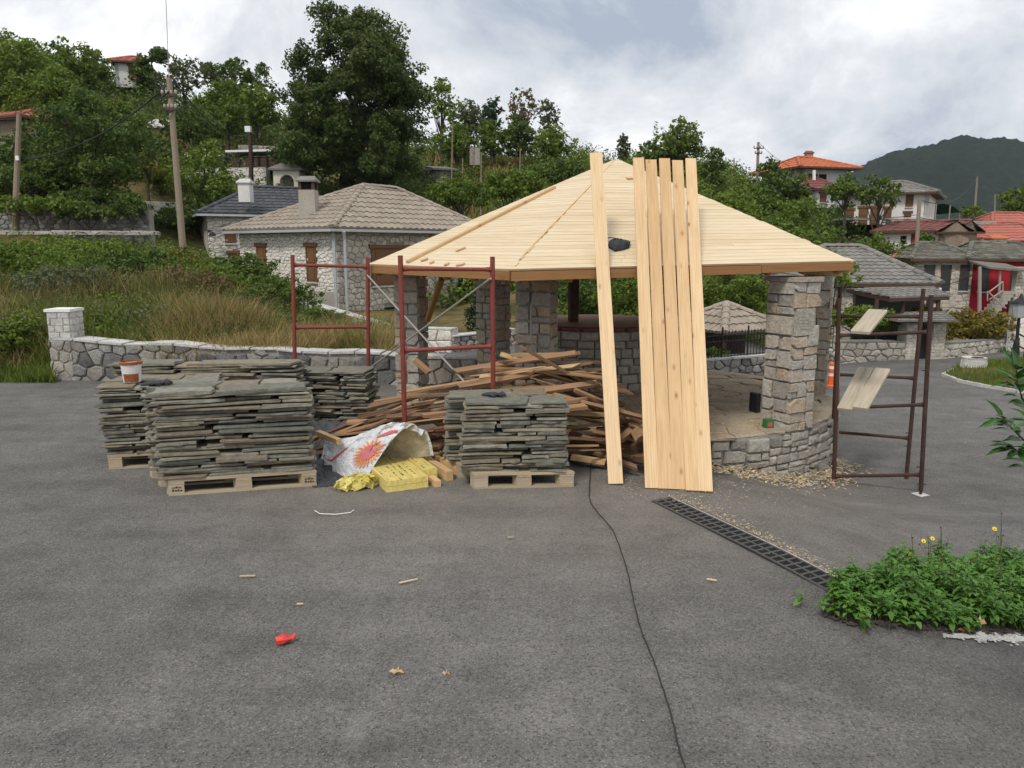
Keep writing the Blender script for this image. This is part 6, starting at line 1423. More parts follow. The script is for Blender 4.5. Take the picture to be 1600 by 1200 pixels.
# ================================================================== trees and bushes
NR = np.random.default_rng(42)
def tree(name, label, px, Y, ytop, wpx, mat, dens=1.0, leaf=None, shape='round', trunk=True, ybot=None, seed=None, group='trees on the hillside', cat='tree', lobes=None, gap=.0):
    rg_ = np.random.default_rng(seed if seed is not None else int(px*7+Y)); r2 = random.Random(int(px*13+Y*3))
    b = atpx(px, Y); b.z -= .1; zt_ = at(px, ytop, Y).z; wm = wpx/FPX*Y*.985*(1.12 if shape in ('round', 'big') else 1.0); Ht = max(.6, zt_-b.z)
    zb = at(px, ybot, Y).z if ybot else b.z+Ht*(.22 if shape not in ('bush',) else .0)
    zb = max(b.z, zb); hc = zt_-zb; T = thing(name, label, cat, b, group)
    leaf = leaf or max(.085, Y*(.0046 if shape != 'sparse' else .0032)); cen, rad = [], []
    if shape in ('round', 'bush', 'big'):
        dep = wm/2 if shape != 'bush' else min(wm/2, max(.5, hc*1.1))
        lr0 = {'round': .40, 'big': .25, 'bush': .44}[shape]*min(wm, hc)/2*1.15
        nl = lobes or int(max(7, min(26 if shape == 'round' else 70, 1.5*(wm*dep*2*hc)**.95/(8*lr0**3)))); main = []
        for k in range(nl):
            best, bd_ = None, -1
            for _ in range(8):
                d = Vector(rg_.normal(size=3)).normalized()*rg_.random()**.4
                if shape == 'big':
                    hh_ = rg_.random(); ev = math.sqrt(max(.04, 1-(max(0, hh_-.45)/.58)**2))*(.78 if hh_ < .1 else 1); a_ = rg_.uniform(0, 6.28); q_ = rg_.random()**.45*ev; d = Vector((math.cos(a_)*q_, math.sin(a_)*q_, hh_*2-1))
                if shape == 'bush': d.z = abs(d.z)*1.3-.35
                c = Vector((b.x+d.x*(wm/2-lr0*.8), b.y+d.y*max(.1, dep-lr0*.8), (zb+zt_)/2+d.z*(hc/2-lr0*.7)))
                if shape != 'bush': c.x = b.x+(c.x-b.x)*(1-.25*max(0, d.z))
                m_ = min([(c-o_).length for o_, _r in main] or [9])
                if m_ > bd_: best, bd_ = c, m_
            main.append((best, lr0*r2.uniform(.75, 1.2)))
        main.append((Vector((b.x+r2.uniform(-.1, .1)*wm, b.y, zt_-lr0*.8)), lr0*.8))
    elif shape == 'cone':
        main = [(Vector((b.x+r2.uniform(-.1, .1)*wm, b.y, zb+hc*(k+.4)/9)), max(.15, wm*.5*(1-(k+.3)/9.3))) for k in range(9)]
    elif shape == 'column':
        main = [(Vector((b.x+r2.uniform(-.12, .12)*wm, b.y+r2.uniform(-.1, .1)*wm, zb+hc*(k+.4)/7)), wm*.42*(1 if k < 5 else .6)) for k in range(7)]
    else:  # sparse: thin upright sprays
        main = [(Vector((b.x+r2.uniform(-.40, .40)*wm*(1-.4*f), b.y+r2.uniform(-.3, .3)*wm, zb+hc*f*.93)), wm*.085*r2.uniform(.6, 1.2)) for f in [(k+.5)/44 for k in range(44)]]
    for c, lr in main:     # each lobe breaks into clumps spread over its outside
        nc = max(6, int(11*(lr/.9)**.6)) if shape != 'sparse' else 4
        for _ in range(nc):
            d = Vector(rg_.normal(size=3)).normalized(); d.z = d.z*.85+.12
            cen.append(tuple(c+d*lr*rg_.uniform(.35, .85))); rad.append(lr*rg_.uniform(.26, .52))
    vol = sum(r_*r_ for r_ in rad); n = int(min(90000 if shape == 'big' else 17000, max(500, dens*1.9*vol*math.pi/(leaf*leaf*.5))))
    co, q = leaf_cloud(cen, rad, n, leaf, rg_)
    lo = b.z+.02; co[:, 2] = np.maximum(co[:, 2], lo)
    me = np_mesh('crown', co, q, mat); link_mesh('crown', me, T)
    mb = MB(); tr = max(.05, Ht*.020)
    top = b+Vector((0, 0, min(Ht*.75, zb-b.z+hc*.6)))
    mb.tube([b, lerp(b, top, .4)+Vector((r2.uniform(-.03, .03)*Ht, 0, 0)), top], [tr*1.25, tr, tr*.35], 8)
    for c, lr in main[:10]:
        s0 = lerp(b, top, r2.uniform(.35, .8)); mb.tube([s0, lerp(s0, c, .5)+Vector((0, 0, .08*lr)), c], [tr*.45, tr*.3, tr*.1], 6)
    if shape == 'sparse':
        for c, lr in main: mb.tube([lerp(b, top, .3), c], [tr*.3, tr*.08], 5)
    mb.build('trunk', 'bark', T)
    return T
tree('maple_tree', 'tallest broad tree with dark bronze tinged crown behind the tiled roof', 564, 44, 6, 228, 'leaf_maple', 1.25, .19, 'big', ybot=300, lobes=62, seed=3)
TR = [
 ('broadleaf_tree', 'bright green tree on the upper left slope at the picture edge', 62, 46, 42, 180, 'leaf_light', 1, 'round', 250),
 ('broadleaf_tree', 'dark crown cut by the top left picture edge', -6, 50, 14, 60, 'leaf_dark', 1, 'round', 150),
 ('feathery_tree', 'huge dark feathery tree overhanging the left retaining wall', 165, 33.5, 130, 190, 'leaf_dark', 1.0, 'round', 330),
 ('feathery_tree', 'mid green drooping tree at the left of the huge dark feathery tree', 88, 35, 175, 130, 'leaf_dark', 1.0, 'round', 325),
 ('broadleaf_tree', 'green tree above the huge feathery tree, left of the hilltop house', 135, 52, 56, 100, 'leaf_mid', 1, 'round', 170),
 ('broadleaf_tree', 'greyish green tree directly left of the hilltop house', 176, 58, 70, 60, 'leaf_mid', 1, 'round', 160),
 ('broadleaf_tree', 'yellowish green tree between the hilltop house and feathery tree', 205, 44, 142, 70, 'leaf_mid', 1, 'round', 230),
 ('broadleaf_tree', 'dark tree at the far left below the salmon roof', 12, 36, 205, 130, 'leaf_dark', 1, 'round', 320),
 ('clipped_cypress', 'dark clipped cypress with ball top on the hilltop', 249, 60, 92, 46, 'leaf_dark', 1.2, 'column', 132),
 ('broadleaf_tree', 'loose grey green tree on the ridge right of the near pole', 308, 58, 86, 95, 'leaf_sage', .6, 'round', 150),
 ('broadleaf_tree', 'dark round topped tree on the ridge left of the tallest tree', 385, 60, 84, 110, 'leaf_dark', 1, 'round', 150),
 ('broadleaf_tree', 'olive green tree touching the left side of the tallest tree', 415, 53, 128, 85, 'leaf_mid', 1, 'round', 205),
 ('broadleaf_tree', 'dense dark round tree mid slope behind the near pole', 322, 47, 160, 95, 'leaf_dark', 1, 'round', 232),
 ('broadleaf_tree', 'green slope tree between ridge trees and the white canopy', 372, 50, 150, 70, 'leaf_mid', 1, 'round', 215),
 ('walnut_tree', 'fresh green leafy tree between the near pole and charcoal roof', 332, 37, 212, 105, 'leaf_light', .9, 'round', 345),
 ('leafy_shrub', 'yellow green shrub left of the near pole at mid slope', 245, 38, 225, 60, 'leaf_yellow', .8, 'bush', 290),
 ('leafy_shrub', 'dark green shrub at the foot of the fresh green leafy tree', 285, 35.5, 318, 95, 'leaf_dark', 1, 'bush', 385),
 ('birch_tree', 'slender light green tree just right of the tallest tree', 694, 58, 116, 66, 'leaf_light', .55, 'round', 205),
 ('broadleaf_tree', 'soft green tree right of the slender light tree', 735, 60, 150, 58, 'leaf_sage', .8, 'round', 230),
 ('pine_tree', 'small dark pine on the ridge above the timber roof', 768, 62, 154, 42, 'needle', 1, 'column', 200),
 ('birch_tree', 'brown tinged thin tree on the ridge', 818, 62, 134, 56, 'leaf_brown', .45, 'round', 215),
 ('birch_tree', 'thin sparse tree right of the brown tinged thin tree', 856, 61, 150, 46, 'leaf_sage', .45, 'round', 215),
 ('broadleaf_tree', 'bright rounded tree at the right end of the ridge wood', 858, 56, 188, 76, 'leaf_light', 1, 'round', 262),
 ('broadleaf_tree', 'dark tree within the ridge wood, left of the bright rounded tree', 812, 58, 182, 70, 'leaf_dark', 1, 'round', 250),
 ('broadleaf_tree', 'mid green tree in the ridge wood below the small pine', 772, 58, 184, 66, 'leaf_mid', 1, 'round', 252),
 ('broadleaf_tree', 'green tree low in the ridge wood beside the tallest tree', 716, 54, 190, 70, 'leaf_mid', 1, 'round', 262),
 ('birch_tree', 'thin lone sapling on the skyline left of the leaning boards row', 969, 58, 209, 26, 'leaf_sage', .5, 'round', 255),
 ('willow_tree', 'tall loose tree on the skyline behind the row of five boards', 1050, 52, 177, 88, 'leaf_mid', .5, 'round', 260),
 ('broadleaf_tree', 'rounded tree under the tall loose skyline tree', 1048, 53, 205, 90, 'leaf_dark', 1, 'round', 265),
 ('broadleaf_tree', 'low green tree left of the tall loose skyline tree', 1008, 54, 219, 56, 'leaf_mid', 1, 'round', 262),
 ('broadleaf_tree', 'upright dark tree right of the row of five boards', 1107, 46, 226, 50, 'leaf_dark', 1, 'round', 300),
 ('broadleaf_tree', 'small round dark tree beside the skyline utility pole', 1192, 54, 241, 36, 'leaf_dark', 1, 'round', 285),
 ('broadleaf_tree', 'dark green tree left of the orange roofed house', 1205, 44, 262, 110, 'leaf_dark', 1, 'round', 345),
 ('broadleaf_tree', 'lighter green tree above the right roof edge', 1150, 40, 285, 100, 'leaf_mid', 1, 'round', 360),
 ('broadleaf_tree', 'bushy tree between right roof edge and the white house', 1235, 36, 305, 120, 'leaf_mid', 1, 'round', 410),
 ('broadleaf_tree', 'green tree beneath the orange roof, left of the white house', 1312, 46, 266, 64, 'leaf_mid', 1, 'round', 330),
 ('broadleaf_tree', 'round spreading tree in front of the white house', 1363, 45, 274, 76, 'leaf_dark', 1, 'round', 328),
 ('fig_tree', 'dense fig like tree above the grey tiled shed', 1362, 31, 362, 84, 'leaf_mid', 1, 'round', 436),
 ('leafy_shrub', 'dark shrub by the maroon roofed house wall', 1440, 39.5, 362, 32, 'leaf_mid', 1, 'bush', 388),
 ('broadleaf_tree', 'round light green tree at the right edge before the mountain', 1590, 62, 281, 84, 'leaf_mid', 1, 'round', 348),
 ('leafy_shrub', 'shrubs at the right edge below the round light tree', 1560, 56, 340, 130, 'leaf_dark', 1, 'bush', 378),
 ('leafy_shrub', 'dark shrub right of the green net', 1508, 54, 318, 40, 'leaf_mid', 1, 'bush', 345),
 ('vine_shrub', 'white flowered creeper bush left of the grey tiled shed', 1300, 22.5, 395, 90, 'leaf_mid', .8, 'bush', 465),
 ('broadleaf_tree', 'dark dense tree seen under the eave left of the single board', 905, 21, 395, 120, 'leaf_dark', 1.1, 'round', 520),
 ('broadleaf_tree', 'leafy tree seen under the eave between single board and row', 975, 19.5, 405, 90, 'leaf_mid', 1, 'round', 520),
 ('broadleaf_tree', 'dark leafy tree seen under the eave above the kiosk', 1128, 21.5, 395, 150, 'leaf_mid', 1.1, 'round', 530),
 ('broadleaf_tree', 'dark tree seen beneath the eave behind the row of five boards', 1050, 22, 400, 110, 'leaf_dark', 1.0, 'round', 525),
 ('fir_tree', 'young dark fir beside the house seen between the columns', 752, 19.5, 424, 74, 'needle', 1.3, 'cone', 520),
 ('leafy_shrub', 'low shrub inside the railing left of the kiosk', 1118, 16.6, 540, 60, 'leaf_mid', 1, 'bush', 566),
 ('leafy_shrub', 'hedge shrub on the garden wall left of the gate', 1345, 21.2, 470, 130, 'leaf_mid', 1, 'bush', 532),
 ('grape_vine', 'grape vine turning autumn gold over the garden wall', 1526, 22.6, 476, 128, 'leaf_vine', 1.1, 'bush', 550),
 ('grape_vine', 'golden vine top beneath the lean-to canopy', 1445, 22.5, 476, 70, 'leaf_vine', .9, 'bush', 500),
 ('leafy_shrub', 'dark bramble bush against the whitewashed house', 385, 24, 388, 130, 'leaf_dark', 1, 'bush', 500),
 ('leafy_shrub', 'dark bramble bush spilling toward the far red scaffold frame', 435, 19.5, 430, 150, 'leaf_dark', 1, 'bush', 508),
 ('leafy_shrub', 'yellow green shrub in the field below the near pole', 288, 24.5, 378, 90, 'leaf_yellow', .7, 'bush', 450),
 ('leafy_shrub', 'broad green bramble thicket at the top of the field', 130, 25, 368, 210, 'leaf_light', 1, 'bush', 440),
 ('leafy_shrub', 'dark olive bramble thicket in the middle of the field', 215, 21.5, 385, 190, 'leaf_dark', .9, 'bush', 460),
 ('leafy_shrub', 'green bramble thicket at the left edge of the field', 30, 22, 372, 200, 'leaf_mid', 1, 'bush', 450),
 ('leafy_shrub', 'olive thicket across the lower middle of the field', 120, 19, 408, 210, 'leaf_sage', .7, 'bush', 480),
 ('leafy_shrub', 'olive brown thicket in front of the yellow green shrub', 300, 19.5, 412, 150, 'leaf_brown', .6, 'bush', 470),
 ('leafy_shrub', 'green scrub below the whitewashed house, left of the dark brambles', 330, 20.5, 405, 130, 'leaf_mid', .9, 'bush', 480),
 ('leafy_shrub', 'low dark scrub behind the farther red frame', 500, 18.2, 478, 110, 'leaf_dark', .9, 'bush', 520),
 ('ivy_hedge', 'ivy sheet over the middle of the left retaining wall', 150, 30.6, 312, 120, 'leaf_dark', .9, 'bush', 352),
 ('leafy_shrub', 'bright green bush left of the pale stone pillar', 34, 14.5, 482, 130, 'grass', 1, 'bush', 595),
 ('ivy_hedge', 'ivy hanging over the top of the left retaining wall', 70, 30.2, 300, 190, 'leaf_mid', 1, 'bush', 345),
 ('leafy_shrub', 'dark green shrub at the foot of the huge feathery tree', 170, 32.6, 285, 150, 'leaf_dark', 1, 'bush', 335),
 ('leafy_shrub', 'ivy clump drooping over the right end of the retaining wall', 215, 31.0, 300, 70, 'leaf_dark', 1, 'bush', 350),
 ('leafy_shrub', 'dark green thicket filling the slope under the salmon roof', 60, 33, 250, 180, 'leaf_dark', 1, 'bush', 325),
 ('broadleaf_tree', 'dense green tree filling the upper slope beneath the ridge trees', 110, 42, 95, 150, 'leaf_mid', 1, 'round', 260),
 ('broadleaf_tree', 'dark green tree on the slope between hilltop house and near pole', 222, 41, 175, 80, 'leaf_dark', 1, 'round', 290),
 ('broadleaf_tree', 'leafy slope tree just left of the white parasol', 262, 40, 235, 70, 'leaf_mid', 1, 'round', 330),
 ('broadleaf_tree', 'green slope tree beneath the dark round topped ridge tree', 372, 55, 120, 90, 'leaf_mid', 1, 'round', 200),
 ('broadleaf_tree', 'broad low tree behind the chapel porch under the tallest tree', 480, 47, 215, 90, 'leaf_dark', 1, 'round', 290),
 ('leafy_shrub', 'green thicket between tiled roof ridge and timber roof', 720, 38, 262, 110, 'leaf_mid', 1, 'bush', 345),
 ('leafy_shrub', 'green thicket on the slope above the left timber roof edge', 800, 36, 262, 120, 'leaf_mid', 1, 'bush', 330),
 ('leafy_shrub', 'dark thicket on the slope close to the roof tip', 880, 36, 240, 110, 'leaf_dark', 1, 'bush', 300),
 ('leafy_shrub', 'green thicket along the right timber roof edge, upper', 1130, 33, 295, 110, 'leaf_light', 1, 'bush', 370),
 ('leafy_shrub', 'green thicket along the right timber roof edge, lower', 1225, 29, 335, 130, 'leaf_mid', 1, 'bush', 430),
 ('leafy_shrub', 'small green weed bush at the farther red scaffold post', 622, 17.5, 505, 46, 'leaf_mid', .8, 'bush', 545),
]
for (nm, lb, px, Y, yt, w, m, dn, shp, yb) in TR:
    tree(nm, lb, px, Y, yt, w, m, dn, None, shp, ybot=yb, cat='shrub' if shp == 'bush' else 'tree')
tp = at(249, 86, 60); co, q = leaf_cloud([tuple(tp)], [.75], 1400, .2, NR, squash=.8)
o = link_mesh('cypress_ball', np_mesh('ball', co, q, 'leaf_dark'))
cy = [x for x in bpy.data.objects if x.name == 'clipped_cypress'][0]; _parent(o, cy, Matrix.Identity(4)); o.name = 'clipped_ball'

# undergrowth on the slopes: one mass
def scatter(name, label, spots, rmin, rmax, per, leaf_k, mat, squash=.8):
    cen, rad = [], []
    for (x, Y) in spots:
        r_ = NR.uniform(rmin, rmax); cen.append((x, Y, H(x, Y)+r_*.35)); rad.append(r_)
    d = np.mean([s[1] for s in spots]); co, q = leaf_cloud(cen, rad, per*len(spots), d*leaf_k, NR, squash=squash)
    o = link_mesh(name, np_mesh(name, co, q, mat)); return tag(o, label, 'undergrowth', kind='stuff')
def spots(n, px0, px1, Y0, Y1, thr=-.25, sc=.13):
    out = []
    while len(out) < n:
        px, Y = NR.uniform(px0, px1), NR.uniform(Y0, Y1); x = atpx(px, Y).x
        if mnoise.noise((x*sc, Y*sc, 7)) > thr: out.append((x, Y))
    return out
scatter('undergrowth', 'dark green scrub covering the left wooded slope', spots(620, -250, 700, 36, 68, -.22), .8, 1.9, 190, .0042, 'leaf_dark')
scatter('undergrowth', 'mid green scrub scattered over the slope behind the timber roof', spots(560, 640, 1180, 30, 64, -.2), .6, 1.6, 190, .0042, 'leaf_mid')
scatter('undergrowth', 'olive scrub tufts on the dry grass slope', spots(260, 640, 1160, 38, 64, 0, .2), .3, .8, 70, .0042, 'leaf_yellow')
scatter('undergrowth', 'green scrub between the houses on the right slope', spots(420, 1180, 1640, 38, 66, -.2), .5, 1.2, 150, .0042, 'leaf_dark')
scatter('undergrowth', 'dense dark scrub just behind the pavilion', spots(90, 880, 1215, 22, 30, -.4), .6, 1.2, 300, .0045, 'leaf_mid')
# field vegetation: blades
def blades(name, label, xy, hmin, hmax, wid, mat, lean=.35, cat='grass'):
    n = len(xy); P = np.array([(x, y, H(x, y)-.02) for x, y in xy]); h = NR.uniform(hmin, hmax, n)*np.array([.8+.55*mnoise.noise((x*.55, y*.55, 2)) for x, y in xy]); a = NR.uniform(0, 6.28, n); l = NR.uniform(.05, lean, n)*h
    D = np.stack([np.cos(a)*l, np.sin(a)*l, h], 1); b = NR.uniform(0, 6.28, n); S = np.stack([np.cos(b), np.sin(b), np.zeros(n)], 1)*(wid*NR.uniform(.6, 1.4, n))[:, None]
    M1 = P+D*np.array([.35, .35, .55]); T_ = P+D
    co = np.stack([P-S, P+S, M1+S*.8, M1-S*.8, T_+S*.15, T_-S*.15], 1).reshape(-1, 3); i = np.arange(n, dtype=np.int32)[:, None]*6
    q = np.concatenate([i+np.array([0, 1, 2, 3]), i+np.array([3, 2, 4, 5])], 0)
    o = link_mesh(name, np_mesh(name, co, q, mat)); return tag(o, label, cat, kind='stuff')
def field(n, px0, px1, Y0, Y1, thr=-9, sc=.5, seed=1, pw=1.0):
    out = []
    while len(out) < n:
        px, Y = NR.uniform(px0, px1), Y0+(Y1-Y0)*NR.random()**pw; x = atpx(px, Y).x
        if mnoise.noise((x*sc, Y*sc, seed)) > thr: out.append((x, Y))
    return out
blades('dry_grass', 'tall dry straw grass behind the low stone wall', field(15000, 250, 640, 13.3, 17.2, -.35, pw=1.3), .4, .95, .007, 'straw', .8)
blades('dry_grass', 'mixed dry grass and stems over the upper field', field(5000, -120, 430, 13.9, 19, 0), .35, .8, .007, 'straw', .9)
blades('field_weeds', 'green blades mixed through the straw behind the wall', field(14000, 240, 640, 13.4, 19.5, -.2, .6, 11), .3, .8, .009, 'grass', .8)
scatter('field_weeds', 'low leafy weeds in the straw behind the wall', spots(90, 250, 640, 14.2, 18.5, .05, .5), .15, .4, 110, .0045, 'leaf_sage')
blades('field_weeds', 'green weeds growing among the dry grass of the field', field(26000, -150, 440, 13.9, 25, -.25, .35, 3), .3, .9, .010, 'grass', .8)
blades('dry_grass', 'pale dry stalks standing through the upper field', field(4000, -150, 440, 14.5, 21, .0, .3, 8), .5, 1.15, .006, 'straw', .8)
blades('weed_stems', 'brown weed stems across the overgrown field', field(6000, -120, 420, 14.5, 20, -.1, .3, 5), .5, 1.0, .006, 'brush_brown', .4)
scatter('field_weeds', 'leafy weeds patching the overgrown field', spots(420, -140, 440, 14.4, 22, -.15, .4), .22, .6, 150, .0042, 'leaf_sage')
scatter('field_weeds', 'darker leafy weeds patching the overgrown field', spots(260, -160, 440, 20.0, 28.5, -.12, .3), .35, .9, 170, .0042, 'leaf_mid')
scatter('field_weeds', 'fresh green leafy weeds through the field', spots(300, -140, 460, 14.4, 23, -.1, .35), .2, .55, 150, .0042, 'grass')
scatter('field_weeds', 'reddish brown dock and bramble stems in the field', spots(70, 130, 330, 18, 22, -.2, .3), .3, .65, 130, .004, 'leaf_brown')
blades('slope_grass', 'dry grass patches on the slope below the hilltop house', field(9000, 200, 420, 46, 62, -.3, .2), .4, .9, .03, 'straw')
blades('slope_grass', 'dry grass on the slope behind the timber roof', field(14000, 640, 1160, 36, 64, -.1, .2), .4, .9, .03, 'straw')
def poly_pts(n, poly, zadd=.0):
    xs, ys = [p.x for p in poly], [p.y for p in poly]; out = []
    while len(out) < n:
        x, y = NR.uniform(min(xs), max(xs)), NR.uniform(min(ys), max(ys)); ins = False
        for i in range(len(poly)):
            a, b = poly[i], poly[i-1]
            if (a.y > y) != (b.y > y) and x < (b.x-a.x)*(y-a.y)/(b.y-a.y)+a.x: ins = not ins
        if ins: out.append((x, y))
    return out
blades('island_grass', 'green grass growing on the island with the painted stump', poly_pts(11000, isl), .10, .32, .010, 'grass', .6)
blades('verge_grass', 'green grass verge along the garden walls', poly_pts(5000, [gnd(*p) for p in ((1262, 562), (1415, 561), (1417, 546), (1265, 546))])+poly_pts(3500, [gnd(*p) for p in ((1480, 556), (1600, 549), (1600, 538), (1480, 544))]), .10, .35, .012, 'grass', .6)
blades('roadside_grass', 'short grass at the left road edge by the pillar', field(5000, -120, 84, 13.3, 14.3), .08, .35, .010, 'grass', .6)
# nettle patch at the front right
def leaf_shape(P, T, N, L, w, fold=.25):
    """pointed leaf of four quads, folded along the midrib"""
    n = len(P); B = np.cross(N, T); L = L[:, None]; w = w[:, None]
    m0, m1, m2 = P, P+T*L*.45+N*L*.06, P+T*L-N*L*.10
    a1, b1 = P+T*L*.28+B*w*.5+N*w*fold, P+T*L*.28-B*w*.5+N*w*fold
    a2, b2 = P+T*L*.65+B*w*.36+N*w*fold*.8, P+T*L*.65-B*w*.36+N*w*fold*.8
    co = np.stack([m0, a1, m1, b1, a2, m2, b2], 1).reshape(-1, 3); i = np.arange(n, dtype=np.int32)[:, None]*7
    return co, np.concatenate([i+np.array([0, 1, 2, 3])[None], i+np.array([2, 1, 4, 5])[None], i+np.array([3, 2, 5, 6])[None]], 0)
npatch = [gnd(*p) for p in ((1296, 962), (1340, 978), (1420, 982), (1500, 988), (1600, 990), (1760, 1000), (1800, 930), (1700, 895), (1600, 890), (1500, 898), (1420, 905), (1340, 918), (1300, 935))]
cN = sum(npatch, Vector())/len(npatch)
st = poly_pts(1500, npatch)+[(p_.x+NR.normal(0, .07), p_.y+NR.normal(0, .05)) for p_ in npatch[:5]+npatch[-3:] for _ in range(5)]; P, T_, N_, LL, WW, SP = [], [], [], [], [], MB()
for (x, y) in st:
    e = min(1, max(.25, (x-1.66)/.5)); e2 = min((Vector((x, y, 0))-Vector((p.x, p.y, 0))).length for p in npatch)
    ht = (.09+.165*e)*NR.uniform(.55, 1.15)*min(1, .5+e2*1.6)*(1+.5*mnoise.noise((x*4, y*4, 3))); z0 = H(x, y)+.01; lx, ly = NR.normal(0, .10, 2)*ht
    nl = 6 if ht > .16 else 4; ph = NR.uniform(0, 3.14)
    for k in range(nl):
        f = .30+.70*(k+1)/nl; 
        for s_ in (0, math.pi):
            a = ph+k*1.57+s_+NR.normal(0, .2); d = NR.uniform(-.6, .4)+.2*(k == nl-1); t = np.array([math.cos(a)*math.cos(d), math.sin(a)*math.cos(d), math.sin(d)])
            nn = np.array([-math.cos(a)*math.sin(d), -math.sin(a)*math.sin(d), math.cos(d)])+NR.normal(0, .15, 3); nn /= np.linalg.norm(nn)
            l = .056*NR.uniform(.65, 1.3)*(1 if k < nl-1 else .65); P.append((x+lx*f, y+ly*f, z0+ht*f)); T_.append(t); N_.append(nn); LL.append(l); WW.append(l*.58)
    SP.tube([(x, y, z0), (x+lx, y+ly, z0+ht)], .0022, 3, False)
T_, N_ = np.array(T_), np.array(N_); N_ -= T_*(N_*T_).sum(1)[:, None]; N_ /= np.linalg.norm(N_, axis=1)[:, None]
co, q = leaf_shape(np.array(P), T_, N_, np.array(LL), np.array(WW))
NP = thing('nettle_patch', 'low bright green nettle patch at the front right corner', 'plants', cN)
for part_, kd in ((link_mesh('leaves', np_mesh('nettle_leaves', co, q, 'nettle'), NP), 1), (SP.build('stems', 'grass', NP), 1)): part_['kind'] = 'stuff'
L = []
for _ in range(900):
    i_ = rg.randrange(len(npatch)); p_ = lerp(npatch[i_], npatch[i_-1], rg.random()); p_ = lerp(p_, cN, abs(rg.gauss(0, .10))-.05); L.append((p_.x, p_.y, H(p_.x, p_.y)+.016))
pebbles('bed_litter', 'bark', L, .006, .022, 'dark crumbs of soil round the nettle patch', .5, 'soil')
def flower_stalk(px, py, ptx, pty, Y, label, heads):
    b = at(px, py, Y); b.z = H(b.x, b.y); t = thing('wildflower', label, 'flower', b, 'wildflowers in the nettle patch')
    tp_ = at(ptx, pty, Y); MB().tube([b, lerp(b, tp_, .5)+Vector((.01, 0, 0)), tp_], [.003, .0025, .0015], 5).build('stalk', 'brush_brown', t)
    for (hx, hy, yel) in heads:
        h = at(hx, hy, Y); s0 = lerp(b, tp_, .62); MB().tube([s0, lerp(s0, h, .5), h], .0015, 5).build('branch', 'grass', t)
        if yel:
            V = [h]+[h+Vector((math.cos(a)*.016, math.sin(a)*.010, .004+math.sin(a)*.012)) for a in np.linspace(0, 6.28, 11)[:-1]]; MB().add(V, [(0, k, k % 10+1) for k in range(1, 11)]).build('petals', 'flower', t)
        MB().lathe(h-Vector((0, 0, .006)), [(.003, 0), (.0065, .006), (.003, .011)], 7).build('bud', 'grass' if yel else 'bark', t)
Yf = 5.3
flower_stalk(1455, 880, 1450, 838, Yf, 'yellow wildflower cluster above the middle of the nettle patch', [(1457, 842, 1), (1443, 846, 1), (1468, 846, 0), (1437, 850, 0)])
flower_stalk(1433, 880, 1424, 835, Yf, 'thin budding stalk left of the yellow flower cluster', [(1422, 867, 1), (1426, 840, 0)])
flower_stalk(1475, 880, 1471, 826, Yf, 'thin bare stalk right of the yellow flower cluster', [(1479, 850, 0), (1470, 824, 0)])
flower_stalk(1568, 880, 1565, 803, Yf-.1, 'tall stalk with one yellow flower near the right edge', [(1554, 827, 1), (1565, 802, 0), (1567, 836, 0), (1560, 838, 0)])
# leafy branch reaching in from the right edge
LB = thing('laurel_shrub', 'glossy leaved shrub reaching in at the right picture edge', 'shrub', (2.75, 3.4, H(2.75, 3.4)))
base = Vector((2.72, 3.45, H(2.72, 3.45))); mb = MB(); P, T_, N_, LL, WW = [], [], [], [], []
br = [[base, Vector((2.62, 3.42, .8)), at(1612, 700, 3.35), at(1580, 668, 3.3), at(1568, 655, 3.28)], [base, Vector((2.66, 3.44, 1.0)), at(1618, 650, 3.35), at(1597, 622, 3.33), at(1590, 600, 3.3), at(1588, 578, 3.3)],
      [base, Vector((2.62, 3.4, .7)), at(1615, 745, 3.3), at(1594, 706, 3.3), at(1580, 700, 3.28)], [base, Vector((2.74, 3.5, 1.1)), at(1650, 600, 3.4), at(1660, 540, 3.4)], [base, Vector((2.8, 3.6, 1.0)), at(1690, 640, 3.5), at(1720, 560, 3.5)]]
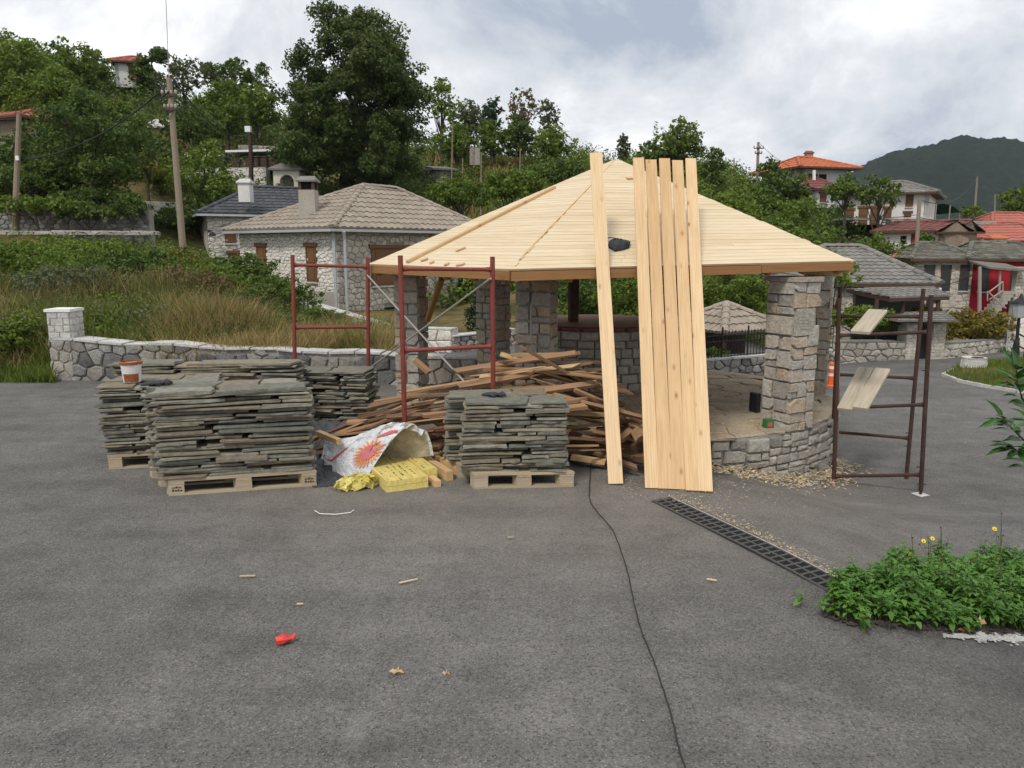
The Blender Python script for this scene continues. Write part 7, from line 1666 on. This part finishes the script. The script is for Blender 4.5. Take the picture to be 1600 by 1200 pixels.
for k_ in range(14):
    a_ = k_*.45; b_ = base+Vector((.22+.10*math.cos(a_), .10*math.sin(a_), 0)); r_ = .34+.10*(k_ % 3); h_ = .9+.11*(k_ % 6)
    br.append([b_, b_+Vector((.3*r_*math.cos(a_), .3*r_*math.sin(a_), h_*.4)), b_+Vector((.2+.7*r_*math.cos(a_), .7*r_*math.sin(a_), h_*.75)), b_+Vector((.25+r_*math.cos(a_), r_*math.sin(a_), h_)), b_+Vector((.27+1.15*r_*math.cos(a_), 1.15*r_*math.sin(a_), h_+.12))])
for bi, pts in enumerate(br):
    mb.tube(pts, [.010, .008, .005, .0035]+[.002]*(len(pts)-4), 6)
    for i in range(1, len(pts)-1):
        for f in np.linspace(0, 1, 9 if i > 1 else 6)[:-1]:
            p = lerp(pts[i], pts[i+1], f); a = NR.uniform(0, 6.28); d = NR.uniform(-.5, .35); t = Vector((math.cos(a)*math.cos(d), math.sin(a)*math.cos(d), math.sin(d)))+nrm(pts[i+1]-pts[i])*.5; t.normalize()
            P.append(tuple(p)); T_.append(tuple(t)); nn = Vector((0, -.25, 1))-t*Vector((0, -.25, 1)).dot(t); N_.append(tuple(nrm(nn))); l = NR.uniform(.085, .125); LL.append(l); WW.append(l*.36)
    for k in range(4):
        t = nrm(nrm(pts[-1]-pts[-2])+Vector(NR.normal(0, .6, 3))); nn = Vector((0, -.3, 1)); nn = nrm(nn-t*nn.dot(t)); P.append(tuple(pts[-1])); T_.append(tuple(t)); N_.append(tuple(nn)); LL.append(.11); WW.append(.04)
mb.build('stems', 'bark', LB)
for k in range(len(P)):
    co, q = leaf_shape(np.array([P[k]]), np.array([T_[k]]), np.array([N_[k]]), np.array([LL[k]]), np.array([WW[k]]), .15)
    link_mesh('leaf', np_mesh('leaf', co, q, 'laurel', True), LB)

# ================================================================== air between here and the mountain
mh = bpy.data.materials.new('pale_haze'); mh.use_nodes = True
for n in list(mh.node_tree.nodes): mh.node_tree.nodes.remove(n)
pv = mh.node_tree.nodes.new('ShaderNodeVolumePrincipled'); pv.inputs['Color'].default_value = (.80, .88, 1.0, 1); pv.inputs['Density'].default_value = .00013; pv.inputs['Anisotropy'].default_value = .2
mo = mh.node_tree.nodes.new('ShaderNodeOutputMaterial'); mh.node_tree.links.new(pv.outputs[0], mo.inputs['Volume'])
hz = MB().box((0, 1700, 70), (6400, 5000, 149)).build('haze', mh); hz['kind'] = 'stuff'; hz['label'] = 'pale bluish haze in the air'
